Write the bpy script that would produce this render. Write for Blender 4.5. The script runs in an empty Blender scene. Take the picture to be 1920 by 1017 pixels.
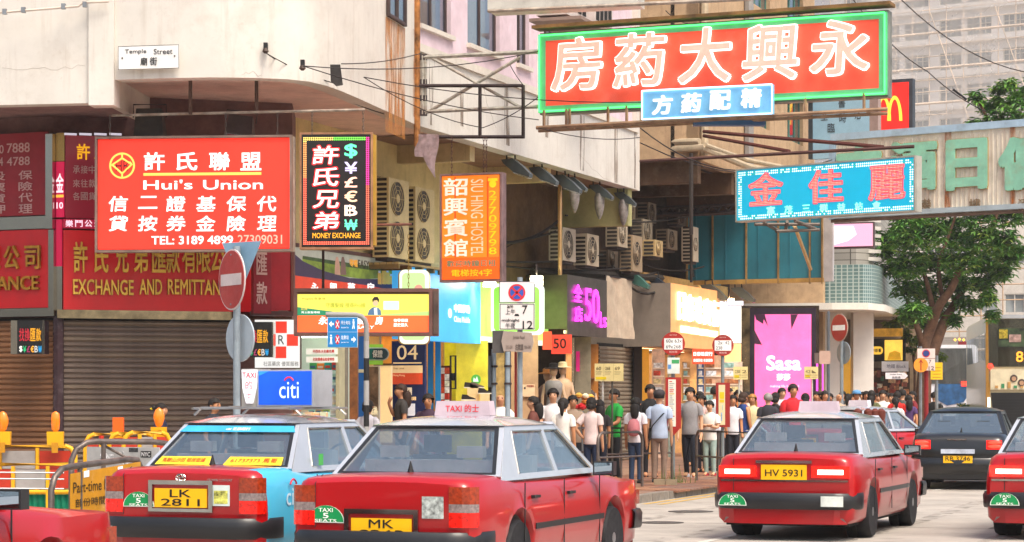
import bpy, bmesh, math, random
from math import radians as R, sin, cos, pi, atan2, sqrt
from mathutils import Vector as V, Matrix, geometry
random.seed(7)
SC = bpy.context.scene
COL = SC.collection
# ------------------------------------------------------------------ camera, sky, sun, exposure
F, CX, HY, CZ = 4300.0, 960.0, 748.0, 1.65
cd = bpy.data.cameras.new('camera'); cam = bpy.data.objects.new('camera', cd); COL.objects.link(cam)
cam.location = (0, 0, CZ); cam.rotation_euler = (R(90), 0, 0)
cd.sensor_width = 36; cd.lens = F / 1920 * 36; cd.shift_y = (HY - 508.5) / 1920; cd.clip_start = 0.5; cd.clip_end = 3000
SC.camera = cam
SUN_EL, SUN_AZ = 58, 150      # azimuth of the sun clockwise from +Y
W = bpy.data.worlds.new('World'); SC.world = W; W.use_nodes = True
nt = W.node_tree; bg = nt.nodes['Background']
sky = nt.nodes.new('ShaderNodeTexSky'); sky.sky_type = 'NISHITA'; sky.sun_disc = False
sky.sun_elevation = R(SUN_EL); sky.sun_rotation = R(SUN_AZ); sky.air_density = 1.0; sky.dust_density = 6.0; sky.ozone_density = 0.6
nt.links.new(sky.outputs[0], bg.inputs[0]); bg.inputs[1].default_value = 0.13
sl = bpy.data.lights.new('sun', 'SUN'); sl.energy = 1.4; sl.angle = R(25); sl.color = (1, .95, .83)
so = bpy.data.objects.new('sun', sl); COL.objects.link(so)
_sd = V((sin(R(SUN_AZ)) * cos(R(SUN_EL)), cos(R(SUN_AZ)) * cos(R(SUN_EL)), sin(R(SUN_EL))))
so.rotation_euler = _sd.to_track_quat('Z', 'Y').to_euler(); so.location = (0, -10, 40)
SC.view_settings.view_transform = 'Standard'; SC.view_settings.look = 'None'; SC.view_settings.gamma = 1
SC.view_settings.use_curve_mapping = False; SC.view_settings.exposure = 0.9
SC.render.engine = 'CYCLES'
SC.cycles.use_denoising = True; SC.cycles.max_bounces = 7; SC.cycles.sample_clamp_indirect = 6; SC.cycles.caustics_reflective = False
SC.cycles.transparent_max_bounces = 12
# ------------------------------------------------------------------ materials
def srgb(c):
    if isinstance(c, str):
        c = [int(c[i:i + 2], 16) / 255 for i in (0, 2, 4)]
        return tuple((x / 12.92 if x <= .04045 else ((x + .055) / 1.055) ** 2.4) for x in c)
    return tuple(c)
MATS = {}
EMK = .53
def mat(col, rough=.6, metal=0., em=0., noise=.12, scale=3., bump=0., coat=0., key=None, dirt=0., streak=0., dirtcol='5a4632', trans=0., alpha=1., ior=1.45):
    k = key or (str(col), rough, metal, em, noise, scale, bump, coat, dirt, streak, dirtcol, trans, alpha)
    if k in MATS: return MATS[k]
    c = srgb(col)
    m = bpy.data.materials.new('paint' if not em else 'lit'); m.use_nodes = True
    n = m.node_tree; b = n.nodes['Principled BSDF']; L = n.links.new
    b.inputs['Base Color'].default_value = (*c, 1); b.inputs['Roughness'].default_value = rough; b.inputs['Metallic'].default_value = metal
    b.inputs['Coat Weight'].default_value = coat; b.inputs['Coat Roughness'].default_value = .08; b.inputs['IOR'].default_value = ior
    b.inputs['Transmission Weight'].default_value = trans; b.inputs['Alpha'].default_value = alpha
    if em:
        em *= EMK
        b.inputs['Emission Color'].default_value = (*c, 1); b.inputs['Emission Strength'].default_value = em
        b.inputs['Base Color'].default_value = (*[x * .35 for x in c], 1)
    if noise or dirt or streak or bump:
        tc = n.nodes.new('ShaderNodeTexCoord')
        out = None
        def N(sc, det=5, vec=None, rough_=.6):
            t = n.nodes.new('ShaderNodeTexNoise'); t.inputs['Scale'].default_value = sc; t.inputs['Detail'].default_value = det; t.inputs['Roughness'].default_value = rough_
            L(vec or tc.outputs['Object'], t.inputs['Vector']); return t
        def ramp(src, a, b_, lo=0., hi=1.):
            r = n.nodes.new('ShaderNodeMapRange'); r.inputs[1].default_value = a; r.inputs[2].default_value = b_; r.inputs[3].default_value = lo; r.inputs[4].default_value = hi
            L(src, r.inputs[0]); return r.outputs[0]
        def mix(a, bcol, fac):
            x = n.nodes.new('ShaderNodeMix'); x.data_type = 'RGBA'; L(fac, x.inputs[0])
            if hasattr(a, 'links'): L(a, x.inputs[6])
            else: x.inputs[6].default_value = (*a, 1)
            x.inputs[7].default_value = (*bcol, 1); return x.outputs[2]
        base = c
        if noise:
            t = N(scale)
            base = mix(tuple(min(1, x * (1 + noise)) for x in c), tuple(x * (1 - noise * 1.6) for x in c), ramp(t.outputs[0], .3, .7))
        dc = srgb(dirtcol)
        if dirt:
            t = N(1.3, 8, rough_=.72); base = mix(base, dc, ramp(t.outputs[0], .52, .78, 0, dirt))
            t2 = N(14, 6); base = mix(base, dc, ramp(t2.outputs[0], .6, .75, 0, dirt * .6))
        if streak:
            mp = n.nodes.new('ShaderNodeMapping'); mp.inputs['Scale'].default_value = (5, 5, .35); L(tc.outputs['Object'], mp.inputs[0])
            t = N(1.6, 6, mp.outputs[0]); base = mix(base, dc, ramp(t.outputs[0], .55, .8, 0, streak))
        if hasattr(base, 'links'):
            L(base, b.inputs['Base Color'])
            if em and noise: L(base, b.inputs['Emission Color'])
        if not em and not metal and not coat:
            t = N(scale * 4); L(ramp(t.outputs[0], .3, .7, max(0, rough - .08), min(1, rough + .1)), b.inputs['Roughness'])
        if bump:
            t = N(scale * 6, 6); bp = n.nodes.new('ShaderNodeBump'); bp.inputs['Strength'].default_value = bump; bp.inputs['Distance'].default_value = .01
            L(t.outputs[0], bp.inputs['Height']); L(bp.outputs[0], b.inputs['Normal'])
    MATS[k] = m; return m
def glass(col='aebcc0', transp=.55, rough=.03, key=None):
    k = key or ('glass', col, transp, rough)
    if k in MATS: return MATS[k]
    m = bpy.data.materials.new('glass'); m.use_nodes = True; n = m.node_tree; n.nodes.clear(); L = n.links.new
    o = n.nodes.new('ShaderNodeOutputMaterial'); d = n.nodes.new('ShaderNodeBsdfDiffuse'); t = n.nodes.new('ShaderNodeBsdfTransparent'); x = n.nodes.new('ShaderNodeMixShader'); g = n.nodes.new('ShaderNodeBsdfGlossy'); y = n.nodes.new('ShaderNodeMixShader'); fr = n.nodes.new('ShaderNodeLayerWeight'); mr = n.nodes.new('ShaderNodeMapRange'); pq = n.nodes.new('ShaderNodeMath'); pq.operation = 'POWER'; pq.inputs[1].default_value = 3.
    d.inputs[0].default_value = (*[c * .7 for c in srgb(col)], 1); t.inputs[0].default_value = (.93, .97, .97, 1); x.inputs[0].default_value = min(1, .45 + transp); g.inputs['Roughness'].default_value = rough; g.inputs[0].default_value = (.9, .96, 1, 1)
    mr.inputs[3].default_value = .13; mr.inputs[4].default_value = .9; L(fr.outputs[1], pq.inputs[0]); L(pq.outputs[0], mr.inputs[0]); L(mr.outputs[0], y.inputs[0])
    L(d.outputs[0], x.inputs[1]); L(t.outputs[0], x.inputs[2]); L(x.outputs[0], y.inputs[1]); L(g.outputs[0], y.inputs[2]); L(y.outputs[0], o.inputs[0]); MATS[k] = m; return m
def netting(col='e8e6e0', a=.45):
    k = ('net', col, a)
    if k in MATS: return MATS[k]
    m = bpy.data.materials.new('gauze'); m.use_nodes = True; n = m.node_tree; n.nodes.clear(); L = n.links.new
    o = n.nodes.new('ShaderNodeOutputMaterial'); g = n.nodes.new('ShaderNodeBsdfDiffuse'); t = n.nodes.new('ShaderNodeBsdfTransparent'); x = n.nodes.new('ShaderNodeMixShader')
    tr = n.nodes.new('ShaderNodeBsdfTranslucent'); y = n.nodes.new('ShaderNodeMixShader')
    tc = n.nodes.new('ShaderNodeTexCoord'); w = n.nodes.new('ShaderNodeTexNoise'); w.inputs['Scale'].default_value = .12; w.inputs['Detail'].default_value = 6; r = n.nodes.new('ShaderNodeMapRange')
    L(tc.outputs['Object'], w.inputs['Vector']); L(w.outputs[0], r.inputs[0]); r.inputs[1].default_value = .3; r.inputs[2].default_value = .7; r.inputs[3].default_value = 1 - a - .13; r.inputs[4].default_value = 1 - a + .13
    g.inputs[0].default_value = (*srgb(col), 1); tr.inputs[0].default_value = (*srgb(col), 1)
    L(r.outputs[0], x.inputs[0]); y.inputs[0].default_value = .15; L(g.outputs[0], y.inputs[1]); L(tr.outputs[0], y.inputs[2]); L(y.outputs[0], x.inputs[1]); L(t.outputs[0], x.inputs[2]); L(x.outputs[0], o.inputs[0]); MATS[k] = m; return m
def stainmat(col='a8622a', sc=2.2, dens=.55, a=.7):
    k = ('stain', col, sc, dens, a)
    if k in MATS: return MATS[k]
    m = bpy.data.materials.new('stain'); m.use_nodes = True; n = m.node_tree; n.nodes.clear(); L = n.links.new
    o = n.nodes.new('ShaderNodeOutputMaterial'); g = n.nodes.new('ShaderNodeBsdfDiffuse'); t = n.nodes.new('ShaderNodeBsdfTransparent'); x = n.nodes.new('ShaderNodeMixShader')
    tc = n.nodes.new('ShaderNodeTexCoord'); mp = n.nodes.new('ShaderNodeMapping'); mp.inputs['Scale'].default_value = (5, 5, .6)
    w = n.nodes.new('ShaderNodeTexNoise'); w.inputs['Scale'].default_value = sc; w.inputs['Detail'].default_value = 7; r = n.nodes.new('ShaderNodeMapRange')
    L(tc.outputs['Object'], mp.inputs[0]); L(mp.outputs[0], w.inputs['Vector']); L(w.outputs[0], r.inputs[0]); r.inputs[1].default_value = .56 - dens * .3; r.inputs[2].default_value = .86 - dens * .3; r.inputs[3].default_value = 0; r.inputs[4].default_value = a
    g.inputs[0].default_value = (*srgb(col), 1); L(r.outputs[0], x.inputs[0]); L(t.outputs[0], x.inputs[1]); L(g.outputs[0], x.inputs[2]); L(x.outputs[0], o.inputs[0]); MATS[k] = m; return m
# ------------------------------------------------------------------ mesh builder
class MB:
    def __init__(s): s.v = []; s.f = []; s.m = []
    def add(s, vs, fs, mi=0):
        o = len(s.v); s.v += [tuple(v) for v in vs]; s.f += [tuple(i + o for i in f) for f in fs]; s.m += [mi] * len(fs); return s
    def box(s, x0, x1, y0, y1, z0, z1, mi=0, M=None):
        if x0 > x1: x0, x1 = x1, x0
        if y0 > y1: y0, y1 = y1, y0
        if z0 > z1: z0, z1 = z1, z0
        vs = [V((x, y, z)) for z in (z0, z1) for y in (y0, y1) for x in (x0, x1)]
        if M: vs = [M @ v for v in vs]
        return s.add(vs, [(0, 2, 3, 1), (4, 5, 7, 6), (0, 1, 5, 4), (2, 6, 7, 3), (0, 4, 6, 2), (1, 3, 7, 5)], mi)
    def tube(s, pts, r, n=6, mi=0, caps=True, rs=None):
        pts = [V(p) for p in pts]; rings = []; up = None
        for i, p in enumerate(pts):
            d = (pts[min(i + 1, len(pts) - 1)] - pts[max(i - 1, 0)])
            if d.length < 1e-9: d = V((0, 0, 1))
            d.normalize()
            if up is None: up = V((0, 0, 1)) if abs(d.z) < .9 else V((1, 0, 0))
            a = d.cross(up)
            if a.length < 1e-6: a = d.cross(V((0, 1, 0)))
            a.normalize(); b = d.cross(a); up = -b if False else up
            rr = rs[i] if rs else r
            rings.append([p + a * rr * cos(2 * pi * k / n) + b * rr * sin(2 * pi * k / n) for k in range(n)])
        vs = [v for g in rings for v in g]; fs = []
        for i in range(len(rings) - 1):
            for k in range(n): fs.append((i * n + k, i * n + (k + 1) % n, (i + 1) * n + (k + 1) % n, (i + 1) * n + k))
        if caps: fs.append(tuple(range(n))[::-1]); fs.append(tuple((len(rings) - 1) * n + k for k in range(n)))
        return s.add(vs, fs, mi)
    def lathe(s, prof, c=(0, 0, 0), n=16, mi=0, axis='z'):
        vs = []
        for r, h in prof:
            for k in range(n):
                a = 2 * pi * k / n
                p = (r * cos(a), r * sin(a), h) if axis == 'z' else ((h, r * cos(a), r * sin(a)) if axis == 'x' else (r * cos(a), h, -r * sin(a)))
                vs.append((c[0] + p[0], c[1] + p[1], c[2] + p[2]))
        fs = []
        for i in range(len(prof) - 1):
            for k in range(n): fs.append((i * n + k, i * n + (k + 1) % n, (i + 1) * n + (k + 1) % n, (i + 1) * n + k))
        fs.append(tuple(range(n))[::-1]); fs.append(tuple((len(prof) - 1) * n + k for k in range(n)))
        return s.add(vs, fs, mi)
    def prism(s, outer, holes, y0, y1, mi=0):
        """polygon in (x,z) with holes, extruded along y"""
        loops = [[V((p[0], 0, p[1])) for p in outer]] + [[V((p[0], 0, p[1])) for p in h] for h in holes]
        if holes or len(outer) > 4: tris = geometry.tessellate_polygon([[V((p.x, p.z, 0)) for p in l] for l in loops])
        else: tris = [tuple(range(len(outer)))]
        fl = [p for l in loops for p in l]; k = len(fl)
        a = [(p.x, y0, p.z) for p in fl]; b = [(p.x, y1, p.z) for p in fl]
        fs = [tuple(t) for t in tris] + [tuple(i + k for i in t)[::-1] for t in tris]; o = 0
        for l in loops:
            for i in range(len(l)):
                j = (i + 1) % len(l); fs.append((o + i, o + i + k, o + j + k, o + j))
            o += len(l)
        return s.add(a + b, fs, mi)
    def wallpath(s, pts, z0, z1, th, mi=0):
        """vertical wall following plan points, thickness to the left side of the path"""
        n = len(pts); P = [V((p[0], p[1])) for p in pts]; Q = []
        for i in range(n):
            d = (P[min(i + 1, n - 1)] - P[max(i - 1, 0)]).normalized(); Q.append(P[i] + V((-d.y, d.x)) * th)
        vs = [(p.x, p.y, z) for z in (z0, z1) for p in P] + [(p.x, p.y, z) for z in (z0, z1) for p in Q]; fs = []
        for i in range(n - 1):
            fs += [(i, i + 1, n + i + 1, n + i), (2 * n + i + 1, 2 * n + i, 3 * n + i, 3 * n + i + 1), (i + 1, i, 2 * n + i, 2 * n + i + 1), (n + i, n + i + 1, 3 * n + i + 1, 3 * n + i)]
        fs += [(0, n, 3 * n, 2 * n), (n - 1, 3 * n - 1, 4 * n - 1, 2 * n - 1)]
        return s.add(vs, fs, mi)
    def mesh(s, mats, smooth=None):
        me = bpy.data.meshes.new('mesh'); me.from_pydata(s.v, [], s.f)
        if not isinstance(mats, (list, tuple)): mats = [mats]
        for m in mats: me.materials.append(m)
        me.polygons.foreach_set('material_index', s.m); bm = bmesh.new(); bm.from_mesh(me); bmesh.ops.recalc_face_normals(bm, faces=bm.faces); bm.to_mesh(me); bm.free()
        if smooth is not None: sm(me, smooth)
        return me
    def build(s, name, mats, parent=None, smooth=None, **kw):
        return link(name, s.mesh(mats, smooth), parent, **kw)
def sm(me, ang):
    me.polygons.foreach_set('use_smooth', [True] * len(me.polygons)); me.set_sharp_from_angle(angle=R(ang)); me.update()
def link(name, me, parent=None, loc=None, rz=None, rot=None, label=None, cat=None, group=None, kind=None):
    o = bpy.data.objects.new(name, me); COL.objects.link(o)
    if parent: o.parent = parent
    if loc is not None: o.location = loc
    if rz is not None: o.rotation_euler = (0, 0, rz)
    if rot is not None: o.rotation_euler = rot
    if label: o['label'] = label
    if cat: o['category'] = cat
    if group: o['group'] = group
    if kind: o['kind'] = kind
    return o
def thing(name, label, cat, loc=(0, 0, 0), rz=0., group=None):
    o = link(name, None, None, loc=loc, rz=rz, label=label, cat=cat, group=group); o.empty_display_size = .2; return o
def copy_tree(o, parent=None):
    c = o.copy(); COL.objects.link(c)
    if parent: c.parent = parent
    for ch in list(o.children): copy_tree(ch, c)
    return c
_BM = {}
def boxmesh(sx, sy, sz, m, key=None):
    k = (round(sx, 4), round(sy, 4), round(sz, 4), m.name)
    if k not in _BM: _BM[k] = MB().box(0, sx, 0, sy, 0, sz).mesh(m)
    return _BM[k]
# ------------------------------------------------------------------ lettering
_TC = {}
TS = bpy.data.scenes.new('workshop')
def evaluate(o):
    TS.view_layers[0].update()
    with bpy.context.temp_override(scene=TS, view_layer=TS.view_layers[0]):
        dg = bpy.context.evaluated_depsgraph_get(); return bpy.data.meshes.new_from_object(o.evaluated_get(dg))
def textgeo(s, bold=0., outline=0.):
    k = (s, round(bold, 3), round(outline, 3))
    if k in _TC: return _TC[k]
    c = bpy.data.curves.new('t', 'FONT'); c.body = s; c.size = 1; c.align_x = 'LEFT'; c.resolution_u = 3; c.offset = bold; c.space_line = 1.0
    if outline: c.fill_mode = 'NONE'; c.bevel_depth = outline; c.bevel_resolution = 1; c.resolution_u = 2
    o = bpy.data.objects.new('t', c); TS.collection.objects.link(o)
    me = evaluate(o); vs = [v.co.copy() for v in me.vertices]; fs = [tuple(p.vertices) for p in me.polygons]
    bpy.data.objects.remove(o); bpy.data.curves.remove(c); bpy.data.meshes.remove(me)
    if not vs: vs = [V((0, 0, 0)), V((1, 0, 0)), V((0, 1, 0))]; fs = [(0, 1, 2)]
    _TC[k] = (vs, fs); return _TC[k]
def textmesh(s, x0, x1, z0, z1, y, th, m, bold=0., rot=0, shear=0., outline=0., keep=False):
    """text filling the box x0..x1, z0..z1 in the local xz plane, front face at y, thickness th behind it"""
    vs, fs = textgeo(s, 0, outline)
    if rot: vs = [V((v.y, -v.x, v.z)) if rot < 0 else V((-v.y, v.x, v.z)) for v in vs]
    if shear: vs = [V((v.x + v.y * shear, v.y, v.z)) for v in vs]
    a, b = min(v.x for v in vs), max(v.x for v in vs); c, d = min(v.y for v in vs), max(v.y for v in vs)
    hh = d - c; bo = bold * .75 * max(.3, min(1.3, hh)) if bold > 0 else 0
    a -= bo; b += bo; c -= bo; d += bo
    sx, sz = (x1 - x0) / max(b - a, 1e-6), (z1 - z0) / max(d - c, 1e-6)
    b_ = MB()
    if outline:
        b_.add([(x0 + (v.x - a) * sx, y + v.z * sz, z0 + (v.y - c) * sz) for v in vs], fs); return b_.mesh(m)
    base = [(x0 + (v.x - a) * sx, y, z0 + (v.y - c) * sz) for v in vs]; n = len(base)
    offs = [(0, 0)]
    if bo: bx, bz = bo * sx, bo * sz; offs = [(bx, bz), (-bx, bz), (bx, -bz), (-bx, -bz)] + ([(bx * 1.2, 0), (-bx * 1.2, 0), (0, bz * 1.2), (0, -bz * 1.2)] if bold > .03 else [])
    ed = {}
    for f in fs:
        for i in range(len(f)):
            e = (f[i], f[(i + 1) % len(f)]); ed.setdefault(tuple(sorted(e)), []).append(e)
    side = [(e[0][1], e[0][0], e[0][0] + n, e[0][1] + n) for e in ed.values() if len(e) == 1] if th >= .004 else []
    AV = []; AF = []
    for k, (dx, dz) in enumerate(offs):
        o = len(AV); AV += [(p[0] + dx, p[1] - .0006 * k, p[2] + dz) for p in base]
        if th >= .004: AV += [(p[0] + dx, p[1] + th, p[2] + dz) for p in base]
        AF += [tuple(i + o for i in f) for f in list(fs) + side]
    me = bpy.data.meshes.new('t'); me.from_pydata(AV, [], AF); me.materials.append(m); return me
# ------------------------------------------------------------------ places
def W3(px, py, Y): return V(((px - CX) / F * Y, Y, CZ - (py - HY) / F * Y))
def XY(px, Y): return V(((px - CX) / F * Y, Y))
A20 = R(20); D2 = V((sin(A20), cos(A20))); N2 = V((cos(A20), -sin(A20)))
O2 = XY(545, 39.0)
def SP(s, t, z=0.): p = O2 + D2 * s + N2 * t; return V((p.x, p.y, z))
def s_at(px, t):
    k = (px - CX) / F; a = O2 + N2 * t
    return (k * a.y - a.x) / (D2.x - k * D2.y)
def t_at(px, s):
    k = (px - CX) / F; a = O2 + D2 * s
    return (k * a.y - a.x) / (N2.x - k * N2.y)
class Plane:
    def __init__(s, p0, u): s.p = V((p0[0], p0[1])); s.u = V((u[0], u[1])).normalized()
    def hit(s, px, py):
        k = (px - CX) / F; d = s.u.x - k * s.u.y; x = (k * s.p.y - s.p.x) / d; Y = s.p.y + x * s.u.y
        return x, CZ - (py - HY) / F * Y
    def Y(s, x): return s.p.y + x * s.u.y
class Board(Plane):
    """a thing whose face is a vertical plane; local x along the face, local -y towards the viewer"""
    def __init__(s, name, label, cat, p0, u, base, group=None):
        Plane.__init__(s, p0, u); s.z0 = base; s.o = thing(name, label, cat, (s.p.x, s.p.y, base), atan2(s.u.y, s.u.x), group)
    def L(s, px, py): x, z = s.hit(px, py); return x, z - s.z0
    def rect(s, name, x0, y0, x1, y1, m, f=0., th=.02, parent=None, **kw):
        a, zt = s.L(x0, y0); b, _ = s.L(x1, y0); _, zb = s.L(x0, y1)
        return MB().box(a, b, -f - th, -f, zb, zt).build(name, m, parent or s.o, **kw)
    def txt(s, name, st, x0, y0, x1, y1, m, f=.03, th=.004, parent=None, **kw):
        a, zt = s.L(x0, y0); b, _ = s.L(x1, y0); _, zb = s.L(x0, y1)
        return link(name, textmesh(st, a, b, zb, zt, -f - th, th, m, **kw), parent or s.o)
    def poly(s, name, pts, m, f=0., th=.01, holes=(), parent=None):
        P = [s.L(*p) for p in pts]; return MB().prism(P, [[s.L(*q) for q in h] for h in holes], -f - th, -f).build(name, m, parent or s.o)
    def disc(s, name, cx, cy, r, m, f=0., th=.01, n=24, parent=None, inner=0):
        x, z = s.L(cx, cy); rr = r / F * s.Y(x); P = [(x + rr * cos(2 * pi * i / n), z + rr * sin(2 * pi * i / n)) for i in range(n)]
        H = [[(x + inner / F * s.Y(x) * cos(2 * pi * i / n), z + inner / F * s.Y(x) * sin(2 * pi * i / n)) for i in range(n)]] if inner else []
        return MB().prism(P, H, -f - th, -f).build(name, m, parent or s.o)
    def bar(s, name, x0, y0, x1, y1, r, m, f=.03, n=6, parent=None):
        a = s.L(x0, y0); b = s.L(x1, y1); return MB().tube([(a[0], -f, a[1]), (b[0], -f, b[1])], r, n).build(name, m, parent or s.o)
    def frame(s, name, x0, y0, x1, y1, w, m, f=0., th=.03, each=True):
        """four separate border bars"""
        a, zt = s.L(x0, y0); b, _ = s.L(x1, y0); _, zb = s.L(x0, y1)
        for (p, q, r_, t) in ((a, b, zt - w, zt), (a, b, zb, zb + w), (a, a + w, zb + w, zt - w), (b - w, b, zb + w, zt - w)):
            MB().box(p, q, -f - th, -f, r_, t).build(name, m, s.o)
def board_px(name, label, cat, pl, Yl, pr, Yr, pybot, group=None):
    a, b = XY(pl, Yl), XY(pr, Yr); return Board(name, label, cat, a, b - a, CZ - (pybot - HY) / F * Yl, group)
def wire(pts, r, m, name='cable', label=None, cat='cable', sag=.0, group=None):
    P = [V(p) for p in pts]
    if len(P) == 2:
        a, b = P; n = 9; P = [a.lerp(b, i / (n - 1)) - V((0, 0, sag * 4 * (i / (n - 1)) * (1 - i / (n - 1)))) for i in range(n)]
    o0 = P[0]; return MB().tube([p - o0 for p in P], r, 4).build(name, m, None, loc=o0, label=label, cat=cat, group=group)
# shared paints
WHITE = mat('d2cabe', .7, noise=.05, dirt=.35, streak=.35, dirtcol='a89584', bump=.1)
PINKW = mat('d9c3cb', .7, noise=.08, dirt=.3, streak=.3, dirtcol='a88a88')
CREAM = mat('cdb98a', .75, noise=.1, dirt=.4, streak=.4)
TAN = mat('b89a78', .8, noise=.12, dirt=.5, streak=.55, dirtcol='6a4a30', bump=.15)
RUST = mat('7a4630', .8, noise=.35, scale=9, dirt=.5, dirtcol='c07a3c')
RUSTW = mat('a79a8c', .7, noise=.3, scale=6, dirt=.8, dirtcol='8a5028')
DSTEEL = mat('3a2f30', .6, metal=.3, noise=.3, scale=8, dirt=.3)
GALV = mat('8d9296', .45, metal=.6, noise=.15, scale=6)
POLE = mat('8f9ba3', .5, metal=.2, noise=.15, scale=5, dirt=.2)
RAIL = mat('6d625c', .45, metal=.5, noise=.25, scale=8, dirt=.4, dirtcol='9a8a7a')
DARK = mat('1a1613', .8, noise=.3)
BLK = mat('101012', .5, noise=.1)
CHROME = mat('b8b4ac', .14, metal=1., noise=.05)
WIREM = mat('2a2220', .7, noise=0)
# ------------------------------------------------------------------ ground
def poly3(name, pts, z, m, kind='structure', th=0):
    b = MB(); n = len(pts)
    if th: b.add([(p[0], p[1], z) for p in pts] + [(p[0], p[1], z - th) for p in pts], [tuple(range(n)), tuple(range(n, 2 * n))[::-1]] + [(i, i + n, (i + 1) % n + n, (i + 1) % n) for i in range(n)])
    else: b.add([(p[0], p[1], z) for p in pts], [tuple(range(n))])
    return b.build(name, m, kind=kind)
poly3('ground', [(-900, -300), (900, -300), (900, 1500), (-900, 1500)], -.02, mat('7c766e', .9, noise=.15, scale=.3))
road_m = mat('aaa298', .85, noise=.14, scale=.8, dirt=.5, dirtcol='55504a', bump=.3)
poly3('road', [tuple(SP(s, t).xy) for s, t in ((-60, 40), (-60, -25), (-8, -25), (160, -3), (160, 40))], 0, road_m)
TK = 6.26      # kerb line, metres from the shop line
pave_m = mat('8a6a58', .85, noise=.2, scale=1.2, dirt=.4, dirtcol='5c5048', bump=.2)
kpts = [SP(-5.2, -12), SP(-5.2, TK - 3)] + [SP(-5.2 + 3 * (1 - cos(R(a))), TK - 3 + 3 * sin(R(a))) for a in range(15, 91, 15)] + [SP(95, TK)]
poly3('pavement', [tuple(p.xy) for p in kpts] + [tuple(SP(95, -3).xy), tuple(SP(20, -3).xy), tuple(SP(2, -12).xy)], .118, pave_m)
kerb = thing('kerb', 'pale granite kerb edging the paved footway', 'kerb', SP(0, TK)); kerb.pop('category'); kerb.pop('label'); kerb['kind'] = 'structure'
km = mat('8e867c', .8, noise=.2, scale=4, dirt=.4, bump=.3); kmesh = MB().box(0, .96, -.15, 0, -.04, .13).mesh(km)
for i in range(0, 44):
    link('kerb_stone', kmesh, kerb, loc=(D2.x * (i - 2), D2.y * (i - 2), random.uniform(-.004, .004)), rz=R(70) )
MB().wallpath([p.xy for p in kpts[:-1]] + [SP(-2, TK).xy], -.03, .128, .15).build('kerb_corner', km, kind='structure')
# pavers in the part of the footway the picture shows
pav = thing('paving', None, None, SP(0, 0)); pav['kind'] = 'structure'
pm = [mat(c, .85, noise=.2, scale=5, dirt=.3, bump=.2) for c in ('9a6a50', '8c5f4a', 'a37558', '86685a')]
pmesh = [MB().box(0, .385, -.385, 0, -.02, .012).mesh(m) for m in pm]; cnt = 0
for i in range(0, 36):
    for j in range(8):
        s_, t_ = 1.2 + i * .4 + (.2 if j % 2 else 0), TK - .16 - j * .4
        p = SP(s_, t_) - SP(0, 0)
        link('paver', random.choice(pmesh), pav, loc=(p.x, p.y, .118 + random.uniform(0, .004)), rz=R(70))
def strip(name, t, w, s0, s1, m, z=.004): poly3(name, [tuple(SP(s0, t).xy), tuple(SP(s0, t + w).xy), tuple(SP(s1, t + w).xy), tuple(SP(s1, t).xy)], z, m)
yl = mat('c9a24a', .8, noise=.25, scale=6, dirt=.5, dirtcol='8a8478'); wl = mat('c8c4ba', .8, noise=.2, scale=6, dirt=.5, dirtcol='8a8478')
strip('road_marking_yellow', TK + .25, .1, -1, 90, yl); strip('road_marking_yellow', TK + .5, .1, -1, 90, yl)
for k in range(8): strip('road_marking_lane', TK + 3.6, .12, -12 + k * 9, -8 + k * 9, wl)
for sgap in range(-24, 60, 6): strip('road_joint', TK + .1, 20, sgap, sgap + .025, mat('3c3935', .9, noise=.1), .003)
# ------------------------------------------------------------------ corner building (A)
A = thing('corner_building', 'white and pink plastered corner building with deep overhanging first floor', 'building', SP(4, -6))
AO = A.location
def onA(b, name, m, parent=None, smooth=None):
    b.v = [(v[0] - AO.x, v[1] - AO.y, v[2]) for v in b.v]; return b.build(name, m, parent or A, smooth)
fm = mat('d4cfc6', .75, noise=.05, scale=1.5, dirt=.4, streak=.45, dirtcol='a2907e', bump=.15)
soff_m = mat('ecccc0', .8, noise=.12, scale=1.5, dirt=.4, dirtcol='6a4a3c'); soff_d = mat('8a6a66', .85, noise=.2, dirt=.5, dirtcol='33251d')  # soff_m: pink glow of the red sign put into the paint colour
soff_t = mat('8a6a54', .8, noise=.1, dirt=.3)
curve = [XY(214, 34.02), XY(300, 33.85), XY(390, 33.75), XY(480, 33.8), XY(540, 33.95), XY(580, 34.2), XY(612, 34.65), XY(640, 35.25), XY(668, 36.0)] 
a0 = XY(780, 39.6); tA = (a0 - O2).dot(N2); sA0 = (a0 - O2).dot(D2)
curve += [XY(700, 36.95), XY(740, 38.2), a0]
onA(MB().wallpath([XY(-160, 34.5), XY(166, 34.05)], 6.04, 11.5, .28), 'parapet_wall', fm)
onA(MB().wallpath([XY(166, 33.99), XY(213.5, 33.96)], 6.0, 11.5, .34), 'corner_pilaster', fm)
MB_ = MB().wallpath(curve, 6.38, 11.5, .3)
onA(MB_, 'curved_wall', fm, smooth=35)
# flat wall on the road side: white parapet and pink wall above it, with windows
sEnd = s_at(1195, tA)
class Wall:
    """local frame of a wall along the road: x = distance along it"""
    def __init__(s, s0, t, parent, base=(0, 0)): s.s0, s.t, s.par = s0, t, parent; s.pl = Plane(SP(s0, t).xy, D2)
    def hit(s, px, py): return s.pl.hit(px, py)
    def node(s, b, name, m, parent=None, smooth=None, kind=None):
        p = SP(s.s0, s.t) - s.par.location
        if parent is None: return b.build(name, m, s.par, smooth, loc=(p.x, p.y, -s.par.location.z), rz=R(70), kind=kind)
        return b.build(name, m, parent, smooth, kind=kind)
WA = Wall(sA0, tA, A); lenA = sEnd - sA0
MB0 = MB().prism([(0, 6.38), (lenA, 6.38), (lenA, 7.72), (0, 7.72)], [], 0, .3); WA.node(MB0, 'parapet_wall', fm)
WA.node(MB().box(0, lenA, -.05, .0, 7.66, 7.8), 'ledge', WHITE)
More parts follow.
